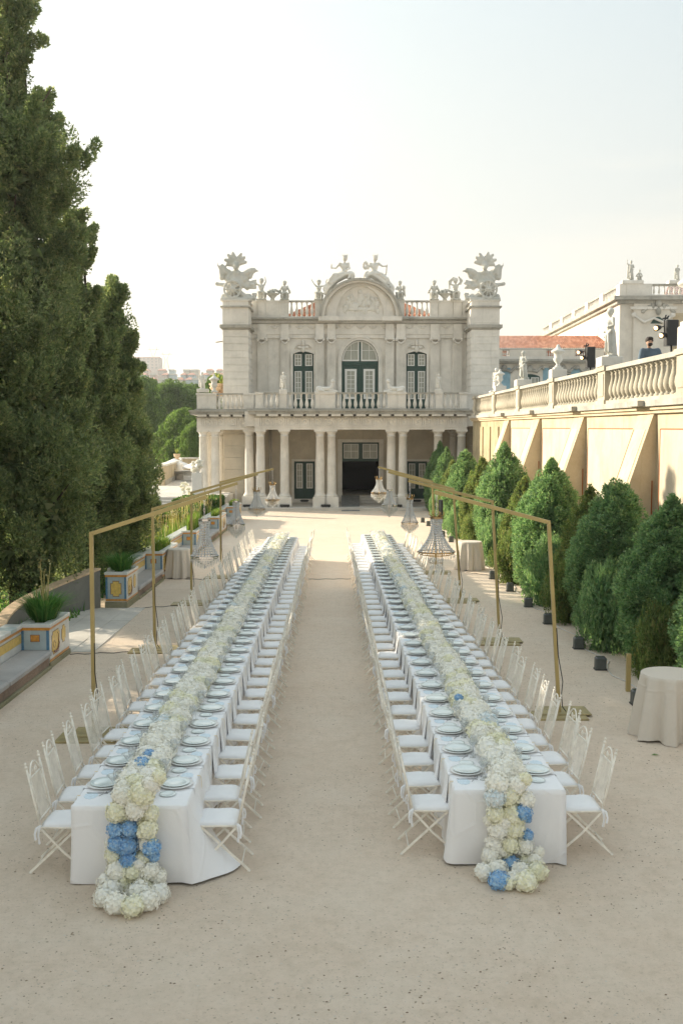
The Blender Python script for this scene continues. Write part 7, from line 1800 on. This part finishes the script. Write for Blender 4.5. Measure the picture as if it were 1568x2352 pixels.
for T in (TL, TR):
    t = thing('flower_runner', 'white hydrangea garland along the %s table with blue heads spilling to the ground' % T.name, 'flower garland', (T.a.x, T.a.y, TT), 'hydrangea garlands on the long tables')
    u = .20; step = (T.L - .5) / 108; k = 0
    bluepx = {'left': [((327, 1755), .085), ((342, 1735), .07), ((411, 1648), .03)], 'right': [((1053, 1603), .06)]}[T.name]
    while u < T.L - .3:
        for s in (-1, 1):
            off = s * rng.uniform(.06, .09) + .02 * math.sin(u * 1.7); r = rng.uniform(.113, .142)
            col = rng.choices('wgp', (.78, .18, .04))[0]
            p = T.a + T.d * (u + rng.uniform(-.04, .04) + s * .03) + T.n * off
            head(t, (p.x, p.y, TT + r * .66 + rng.uniform(0, .025)), r, col)
        if k % 5 == 0:
            p = T.a + T.d * u + T.n * rng.uniform(-.03, .03); head(t, (p.x, p.y, TT + .155), rng.uniform(.10, .12), rng.choices('wg', (.7, .3))[0], .7)
        u += step * (1.0 if True else 1); k += 1
    for (px_, r) in bluepx: p = G(px_[0], px_[1], TT + .17); head(t, p, r, 'b')
    # cascade down the near end
    yf = T.a.y
    if T is TL:
        C = [(282, 1828, .11, 'w'), (325, 1822, .11, 'g'), (345, 1800, .10, 'w'), (268, 1868, .105, 'g'), (308, 1862, .115, 'w'), (345, 1868, .095, 'g'), (262, 1902, .08, 'b'), (296, 1905, .095, 'b'), (335, 1902, .10, 'g'), (264, 1935, .075, 'b'), (293, 1942, .105, 'b'), (333, 1940, .095, 'w'),
             (295, 1972, .085, 'b'), (262, 1965, .08, 'g'), (322, 1972, .085, 'g'), (346, 1950, .080, 'b'), (352, 1968, .05, 'b'), (268, 2000, .10, 'w'), (306, 2000, .10, 'g'), (345, 1996, .10, 'w'), (250, 2030, .11, 'w'), (286, 2030, .10, 'g'), (306, 2026, .048, 'b'), (330, 2030, .10, 'g'), (364, 2015, .085, 'w')]
        Fl = [(240, 2062, .10, 'w'), (268, 2076, .11, 'w'), (305, 2082, .105, 'g'), (340, 2068, .11, 'w'), (366, 2052, .10, 'w'), (255, 2045, .11, 'w'), (320, 2052, .12, 'w')]
    else:
        C = [(1140, 1800, .11, 'w'), (1185, 1800, .11, 'w'), (1135, 1832, .105, 'p'), (1172, 1830, .11, 'g'), (1203, 1835, .095, 'w'), (1138, 1868, .10, 'g'), (1175, 1868, .11, 'g'), (1204, 1868, .085, 'b'), (1214, 1882, .045, 'b'), (1145, 1902, .10, 'w'), (1182, 1905, .105, 'g'), (1212, 1915, .055, 'b'), (1140, 1938, .10, 'w'),
             (1172, 1940, .10, 'g'), (1205, 1945, .095, 'w'), (1125, 1968, .10, 'w'), (1160, 1965, .07, 'g'), (1172, 1984, .095, 'b'), (1205, 1978, .09, 'g'), (1230, 1975, .085, 'w')]
        Fl = [(1112, 2003, .095, 'w'), (1145, 2022, .10, 'b'), (1180, 2020, .09, 'w'), (1208, 2025, .11, 'g'), (1232, 2003, .105, 'g'), (1165, 2030, .07, 'g'), (1195, 2000, .10, 'w'), (1140, 1998, .11, 'w')]
    for x, y, r, c_ in C:
        p = W(x + rng.uniform(-4, 4), y + rng.uniform(-4, 4), yf - .12 - rng.uniform(-.03, .04)); p.z = max(p.z, r * .9); head(t, p, r * rng.uniform(.88, 1.12), c_, .95)
        if c_ != 'b' and rng.random() < .9:
            q = p + Vector((rng.uniform(-.09, .09), rng.uniform(-.02, .05), rng.uniform(-.09, .09))); q.z = max(q.z, .06); head(t, q, r * rng.uniform(.6, .8), rng.choice('wwg'), .95)
    for x, y, r, c_ in Fl:
        p = G(x, y, r * .75); head(t, p, r * 1.02, c_, .9)

# ================================================================== round cocktail tables with linen
def cocktail(x, y, z, r, rh, label, seed, folds=9, rz=0, mat='beige'):
    t = thing('cocktail_table', 'round pedestal table hidden under ' + label, 'table', (x, y, 0), 'round side tables')
    MB().lathe([(r - .02, z - .03), (r - .02, z - .006)], 28, (x, y, 0)).build('tabletop', M['bark'], t); MB().tube([(x, y, 0), (x, y, z - .03)], .04, 8).lathe([(.25, 0), (.22, .03)], 12, (x, y, 0)).build('pedestal', M['steel'], t)
    rs = random.Random(seed); n = 120; rows = [(0, 0), (.0, .015), (.06, .04), (.25, .2), (.5, .4), (.75, .7), (.92, .9), (1.0, 1.0)]
    vs = []; fs = []; ph = [rs.uniform(0, 6.28) for _ in range(4)]
    for j, (f, g) in enumerate(rows):
        for i in range(n):
            a = 2 * math.pi * i / n; w_ = math.sin(a * folds + ph[0] + .6 * math.sin(a * 2 + ph[3])); w2 = math.sin(a * (folds * 2 + 1) + ph[1])
            rr = (r - .012 if j == 0 else r) + f * (rh - r) * (1 + .28 * math.sin(a * 3 + ph[2])) + f ** .7 * (.070 * (abs(w_) ** .7 * (1 if w_ > 0 else -1)) + .026 * w2) * (r / .4)
            zz_ = z - f * (z - .012) if j else z
            if j == 1: zz_ = z - .008
            vs.append((x + rr * math.cos(a + rz), y + rr * math.sin(a + rz), max(.006, zz_ + (.02 * math.sin(a * 5 + ph[1]) if j == len(rows) - 1 else 0))))
    for j in range(len(rows) - 1):
        for i in range(n): k = (i + 1) % n; fs.append((j * n + i, (j + 1) * n + i, (j + 1) * n + k, j * n + k))
    mb = MB(); mb.add(vs, fs, 0, True); mb.add(vs[:n], [tuple(range(n))]); mb.own('tablecloth', M[mat], (x, y, 0), label, 'tablecloth', 'linen cloths on the side tables')
cocktail(4.55, 13.55, .87, .41, .52, 'pale sand linen falling in deep folds at the near right', 4, 10)
cocktail(4.05, 31.3, .90, .37, .42, 'cream linen cloth beside the clipped junipers', 5, 9)
cocktail(W(412, 1262, 29.6).x, 29.5, .86, .33, .42, 'rosy sand linen cloth beside the tiled bench', 6, 9)
# ================================================================== gold gallows frames and crystal chandeliers
def sqbar(m, p, q, w_=.045):
    p, q = Vector(p), Vector(q); d = (q - p).normalized(); ref = Vector((0, 0, 1)) if abs(d.z) < .9 else Vector((0, 1, 0))
    a = d.cross(ref).normalized() * w_ / 2; u = a.cross(d).normalized() * w_ / 2
    return m.add([p - a - u, p + a - u, p + a + u, p - a + u, q - a - u, q + a - u, q + a + u, q - a + u], [(0, 1, 2, 3), (7, 6, 5, 4), (0, 4, 5, 1), (1, 5, 6, 2), (2, 6, 7, 3), (3, 7, 4, 0)])
beads = MB()
def octa(m, c, r, h, n=4, mi=0, rot=0.0):
    c = Vector(c); vs = [c + Vector((0, 0, h))] + [c + Vector((r * math.cos(2 * math.pi * i / n + rot), r * math.sin(2 * math.pi * i / n + rot), h * .15)) for i in range(n)] + [c - Vector((0, 0, h))]
    fs = [(0, 1 + i, 1 + (i + 1) % n) for i in range(n)] + [(n + 1, 1 + (i + 1) % n, 1 + i) for i in range(n)]
    return m.add(vs, fs, mi)
drop_m = octa(MB(), (0, 0, -.5), .16, .5, 5).mesh('crystal_drop', M['crystal'])
def chandelier(pos_top, z_body, z_bot, w_, style, label, rf=.65):
    """pos_top: hanging point; body from z_body to z_bot"""
    x, y, zt = pos_top; H = z_body - z_bot; Rr = w_ / 2
    t = thing('crystal_chandelier', label, 'chandelier', (x, y, z_body), 'crystal chandeliers hanging from the gold frames')
    m = MB(); n_ = max(3, int((zt - z_body) / .05))
    for i in range(n_):
        z = zt - (zt - z_body) * (i + .5) / n_; hh = (zt - z_body) / n_ * .62; a = (i % 2) * math.pi / 2; pts = [(x + .012 * math.cos(a) * math.cos(k * math.pi / 4), y + .012 * math.sin(a) * math.cos(k * math.pi / 4), z + hh * math.sin(k * math.pi / 4)) for k in range(9)]
        m.tube(pts, .0035, 4, cap=False)
    m.build('chain', M['steel'], t)
    MB().tube([(x, y, z_body), (x, y, z_bot + H * .25)], .008, 6).build('stem', M['brass'], t)
    zr = z_body - H * rf; rem = 1 - rf; rt = Rr * (.40 if style != 'hex' else .32)
    def ringm(r, z, th, n=24, mat='steel' if style == 'pear' else 'brass', nm='ring', tall=1.6):
        mb = MB(); nn = 8 if style == 'hex' and r > Rr * .8 else n; pts = [(x + r * math.cos(2 * math.pi * i / nn), y + r * math.sin(2 * math.pi * i / nn), z) for i in range(nn + 1)]
        mb.tube(pts, th, 4, cap=False, sm=False); return mb.build(nm, M[mat], t)
    ringm(rt, z_body, .008); ringm(rt * .98, z_body - H * .02, .007)
    ringm(Rr, zr, .012 if style == 'hex' else .009); ringm(Rr * .97, zr - H * .035, .006)
    # strings of cut beads from crown to main ring
    ns = 26
    for i in range(ns):
        a = 2 * math.pi * i / ns; mb = MB(); nb = 15
        for j in range(nb):
            f = (j + .5) / nb; g = f ** 1.0; rr = rt * .82 + (Rr * .98 - rt * .82) * (max(0, (g - .22) / .78) ** 1.9); z = z_body - .01 - (z_body - zr) * f
            octa(mb, (x + rr * math.cos(a), y + rr * math.sin(a), z), (.010 + .009 * f) * (Rr / .28) ** .7, H * .027 * (.8 + .4 * f), 4, rot=a)
        mb.build('crystal_strand', M['crystal'], t)
    # crown fringe, ring fringe and the stepped basket of drops
    k = 0
    def fringe(r, z, n, L):
        for i in range(n):
            a = 2 * math.pi * (i + .5) / n; o = place('crystal_drop', drop_m, t, (x + r * math.cos(a), y + r * math.sin(a), z), a); o.scale = (L * .30, L * .30, L)
    fringe(rt, z_body - .005, 16, H * .13)
    tiers = [(1.0, 0, 34, rem * .42), (.86, rem * .12, 26, rem * .42), (.68, rem * .25, 20, rem * .42), (.50, rem * .38, 15, rem * .40), (.32, rem * .50, 10, rem * .38), (.13, rem * .60, 5, rem * .36)] if style != 'hex' else [(1.0, 0, 40, .10), (.8, .02, 30, .09), (.36, .05, 16, .13), (.34, .17, 14, .14)]
    for f, dz, n, l in tiers:
        if f < 1: ringm(Rr * f, zr - H * (dz + .03), .004)
        fringe(Rr * f, zr - H * (dz + .035), n, H * l)
    octa(MB(), (x, y, z_bot + H * .03), .02, H * .035, 6).build('finial', M['crystal'], t)
    if style in ('arms', 'hex', 'small'):
        for i in range(6):
            a = 2 * math.pi * i / 6; MB().tube([(x + rt * .6 * math.cos(a), y + rt * .6 * math.sin(a), z_body + .01), (x + rt * 1.25 * math.cos(a), y + rt * 1.25 * math.sin(a), z_body + .04), (x + rt * 1.2 * math.cos(a), y + rt * 1.2 * math.sin(a), z_body + .085)], .007, 5).build('crown_leaf', M['brass'], t)
    return t
FR = [  # base px, top px, inner end px, chandelier top/bottom px, width px, style, words
    ((217, 1690), (210, 1223), (474, 1141), 1193, 1306, 64, 'pear', 'nearest frame on the left'), ((356, 1493), (350.5, 1168), (545.5, 1110), 1151, 1236, 40, 'pear', 'second frame on the left'),
    ((439.6, 1386), (440, 1130), (592, 1089), 1127, 1187, 40, 'arms', 'third frame on the left'), ((507.5, 1326), (506.5, 1106), (628, 1077), 1113, 1166, 34, 'small', 'farthest frame on the left'),
    ((1283, 1640), (1259, 1197), (997.5, 1130), 1188, 1316, 86, 'hex', 'nearest frame on the right'), ((1146.5, 1475), (1130, 1150), (937.5, 1104), 1145, 1225, 39, 'arms', 'second frame on the right'),
    ((1057.4, 1381), (1040.5, 1122), (891.5, 1084), 1125, 1188, 36, 'pear', 'third frame on the right'), ((1001, 1316), (992, 1105), (868, 1072.5), 1100, 1155, 37, 'small', 'farthest frame on the right')]
cl = ['large pear shaped crystal chandelier, nearest over the left table', 'silvery crystal chandelier, second over the left table', 'warm glinting crystal chandelier, third over the left table', 'small crystal chandelier with a flat skirt, farthest over the left table',
      'large crystal chandelier with a wide brass hexagon, nearest over the right table', 'slim crystal chandelier with curled crown, second over the right table', 'pointed basket crystal chandelier, third over the right table', 'flat skirted brass chandelier before the dark palace doorway']
for i, (b, tp_, ie, ct, cb, cw_, st_, wds) in enumerate(FR):
    g = G(*b); Yb = g.y; top = W(tp_[0], tp_[1], Yb + .02); Yi = Yb + .35; end = W(ie[0], ie[1], Yi)
    t = thing('gold_frame', 'matt gold cantilever frame with slanting arm, ' + wds, 'frame', (g.x, g.y, 0), 'gold frames carrying the chandeliers')
    sqbar(MB(), (g.x, g.y, .03), top, .05).build('post', M['gold'], t)
    sd_ = 1 if i < 4 else -1
    sqbar(MB(), top + Vector((-.02 * sd_, 0, -.022)), end, .055).build('arm', M['gold'], t)
    MB().bev(g.x - .46, g.x + .36, g.y - .36, g.y + .10, .0, .025, .004).bev(g.x - .30, g.x + .45, g.y - .16, g.y + .30, .026, .040, .004).build('base_plate', M['goldplate'], t)
    lean = (top - g) / top.z; MB().tube([Vector((g.x + dx, g.y - .03, 0)) + lean * zz__ for dx, zz__ in ((.10, .045), (.05, .12), (.045, .3), (.075, .5), (.045, .75), (.028, .9), (.028, 1.3))], .007, 5).build('cable', M['cable'], t)
    MB().extx([(g.y - .02, .04), (g.y + .12, .04), (g.y - .02, .16)], g.x - .003, g.x + .003).build('gusset', M['goldplate'], t)
    e = end + Vector((-.03 * sd_, 0, -.03)); m = MB().tube([(e.x + .018 * math.cos(k * math.pi / 5), e.y, e.z - .012 + .018 * math.sin(k * math.pi / 5)) for k in range(11)], .004, 4, cap=False); m.build('hook', M['steel'], t)
    zt_ = W(ie[0], ct, Yi).z; zb_ = W(ie[0], cb, Yi).z
    chandelier((e.x, e.y, e.z - .03), zt_, zb_, cw_ * Yi / 2287, st_, cl[i], (.74, .62, .68, .64, .62, .69, .55, .56)[i])

# ================================================================== lamps at the foot of the junipers, cables, posts
ups = [(1130, 1330), (1170, 1358), (1212, 1394), (1257, 1433), (1327, 1490), (1377, 1538), (1462, 1618), (1073, 1288), (1057, 1270), (1035, 1245), (1016, 1232), (1003, 1222), (983, 1208), (970, 1200)]
ud = ['in front of the browned low juniper', 'below the thin tipped juniper', 'left of the thin tipped juniper trunk', 'between the second and third frames on the right', 'right of the nearest right frame post, upper of two', 'at the foot of the broad juniper, large in view', 'half hidden by the near cocktail table cloth', 'right behind the middle cocktail table', 'left of the cream clothed cocktail table', 'third beyond the cream cocktail table', 'fourth beyond the cream cocktail table', 'fifth beyond the cream cocktail table', 'below the bright broad juniper', 'farthest, by the slim juniper']
for i, ((px_, py_), l) in enumerate(zip(ups, ud)):
    g = G(px_, py_); t = thing('ground_light', 'dark grey box uplight, ' + l, 'uplight', (g.x, g.y, 0), 'box uplights along the junipers'); a = .06 * math.sin(i * 3)
    x, y = g.x, g.y
    MB().bev(x - .09, x + .10, y - .08, y + .08, .02, .23, .02).build('housing', M['box_grey'], t)
    MB().box(x - .07, x + .08, y - .06, y + .06, .231, .236).build('lens', M['lens'], t)
    MB().box(x - .10, x + .11, y - .08, y + .09, 0, .02).build('base', M['black'], t)
pts = [G(px_, py_ - 6) + Vector((.15, .1, .012)) for px_, py_ in sorted(ups, key=lambda q: -q[1])]
fine = []
for a, c in zip(pts, pts[1:]):
    for k in range(6):
        q = a.lerp(c, k / 6); q.x += .10 * math.sin(k * 1.05) + rng.uniform(-.03, .03); fine.append(q)
MB().tube(fine, .010, 5).own('power_cable', M['cable_w'], fine[0], 'pale cable linking the uplights along the foot of the junipers', 'cable')
for (a, c, l) in (((161, 1504), (330, 1497), 'thin black cable across the sand from the nearest planter to the second left frame'), ((300, 1398), (425, 1391), 'thin black cable on the sand at the tallest planter'), ((385, 1330), (470, 1331), 'dark cable on the sand beside the rosy clothed side table'), ((707, 1331), (806, 1330), 'thin cable crossing the aisle between the tables'), ((1060, 1314), (1140, 1324), 'cable from the third right frame to the uplights')):
    p, q = G(*a), G(*c); P_ = [p.lerp(q, k / 10) + Vector((0, .05 * math.sin(k * 1.9), .008)) for k in range(11)]
    MB().tube(P_, .007, 5).own('power_cable', M['cable'], p, l, 'cable', 'cables lying on the sand')
# stake in front of the right juniper and the column speaker on its pole
g = G(1455, 1600); MB().bev(g.x - .035, g.x + .035, g.y + .3, g.y + .37, 0, .62, .005).own('timber_post', M['gold'], (g.x, g.y + .33, 0), 'short gold painted post between the juniper row and the near side table', 'post')
c = W(1012, 1035, 30.6); c = W(1009, 1030, 30.6); g = G(1041, 1316)
sp = W(1010, 1030, 31.0); b_ = W(1011, 1018, 31)
t = thing('column_speaker', 'slim column speaker on a black pole beside the third right frame', 'speaker', (g.x, g.y, 0))
x, y = g.x - .14, g.y; zt_ = W(1012, 1145, y).z; 
z1, z2 = W(1000, 1199, y).z, W(1000, 1148, y).z; xx = W(1012, 1170, y).x
MB().bev(xx - .07, xx + .06, y - .07, y + .07, z1, z2, .01).build('cabinet', M['black'], t); MB().box(xx - .055, xx - .0, y - .078, y - .071, z1 + .02, z2 - .02).build('grille', M['box_grey'], t)
MB().tube([(xx + .01, y + .02, z1), (xx + .06, y + .02, .35), (xx + .06, y + .02, 0)], .014, 6).bev(xx - .12, xx + .2, y - .14, y + .14, 0, .03, .005).build('pole', M['black'], t)
# fallen leaves and litter
for (a, l) in (((1503, 1736), 'green fallen leaf on the sand before the near side table'),):
    g = G(*a); MB().add([(g.x - .05, g.y, .01), (g.x, g.y - .02, .03), (g.x + .06, g.y + .01, .012), (g.x, g.y + .03, .02)], [(0, 1, 2, 3)]).own('fallen_leaf', M['grass'], (g.x, g.y, 0), l, 'leaf')
# flower arrangement on the pedestal
t, fx, fy = FP
for i in range(34):
    a = rng.uniform(0, 6.28); r = .34 * math.sqrt(rng.random()); head(t, (fx + r * math.cos(a), fy + r * math.sin(a), TZ + 1.75 + rng.uniform(-.2, .35) - r * .4), rng.uniform(.08, .12), 'w')
fl = thing('flower_arrangement', 'white flowers with greenery standing on the pavement beside the white pedestal', 'flowers', (fx - .65, fy, TZ))
for i in range(16): head(fl, (fx - .65 + rng.uniform(-.25, .2), fy + rng.uniform(-.2, .2), TZ + .15 + rng.uniform(0, .65)), rng.uniform(.08, .11), 'wg'[i % 2])
# ================================================================== the hazy evening air
hz_ = MB().box(-700, 160, -12, 1420, -40, 150).build('haze', None and M['cloth'] or M['cloth'])
vm = bpy.data.materials.new('evening haze'); vm.use_nodes = True; vn = vm.node_tree; vn.nodes.clear(); vo = vn.nodes.new('ShaderNodeOutputMaterial'); vp = vn.nodes.new('ShaderNodeVolumePrincipled')
vp.inputs['Color'].default_value = (.96, .97, 1.0, 1); vp.inputs['Density'].default_value = HAZE; vp.inputs['Anisotropy'].default_value = 0.3; vn.links.new(vp.outputs[0], vo.inputs['Volume'])
hz_.data.materials.clear(); hz_.data.materials.append(vm); tag(hz_, 'pale evening haze over the park and hills', 'haze', None, 'stuff')
# ================================================================== grit and pebbles on the sand
n = 34000; Y = 5.0 + 22 * nr.uniform(0, 1, n) ** 1.5; X = nr.uniform(-5.1, 5.2, n) * np.minimum(1, .45 + Y / 16)
sz = np.minimum(nr.gamma(1.7, .0028, n) + .0035, .014); ang = nr.uniform(0, 6.28, n); dn = nr.uniform(0, 1, n)
keep = (np.sin(X * 2.1 + np.sin(Y * 1.3) * 2) + np.cos(Y * 1.7 + X) + nr.normal(0, .8, n)) > -.5; X, Y, sz, ang = X[keep], Y[keep], sz[keep], ang[keep]; n = len(X)
T6 = np.array([[1, 0, .1], [.2, .8, .25], [-.9, .3, .1], [-.4, -.8, .15], [.1, 0, .75]]); V = np.zeros((n, 5, 3)); ca, sa = np.cos(ang), np.sin(ang)
for k in range(5):
    V[:, k, 0] = X + sz * (T6[k, 0] * ca - T6[k, 1] * sa); V[:, k, 1] = Y + sz * (T6[k, 0] * sa + T6[k, 1] * ca) * .8; V[:, k, 2] = T6[k, 2] * sz * .7
I = (np.arange(n) * 5)[:, None]; Fc = np.concatenate([np.concatenate([I + a, I + c, I + 4], 1) for a, c in ((0, 1), (1, 2), (2, 3), (3, 0))])
tag(link('gravel', arr_mesh('gravel', V.reshape(-1, 3), Fc, M['pebble'])), 'scattered pebbles, grit and dry leaf bits on the sand', 'gravel', None, 'stuff')
bpy.context.view_layer.update()
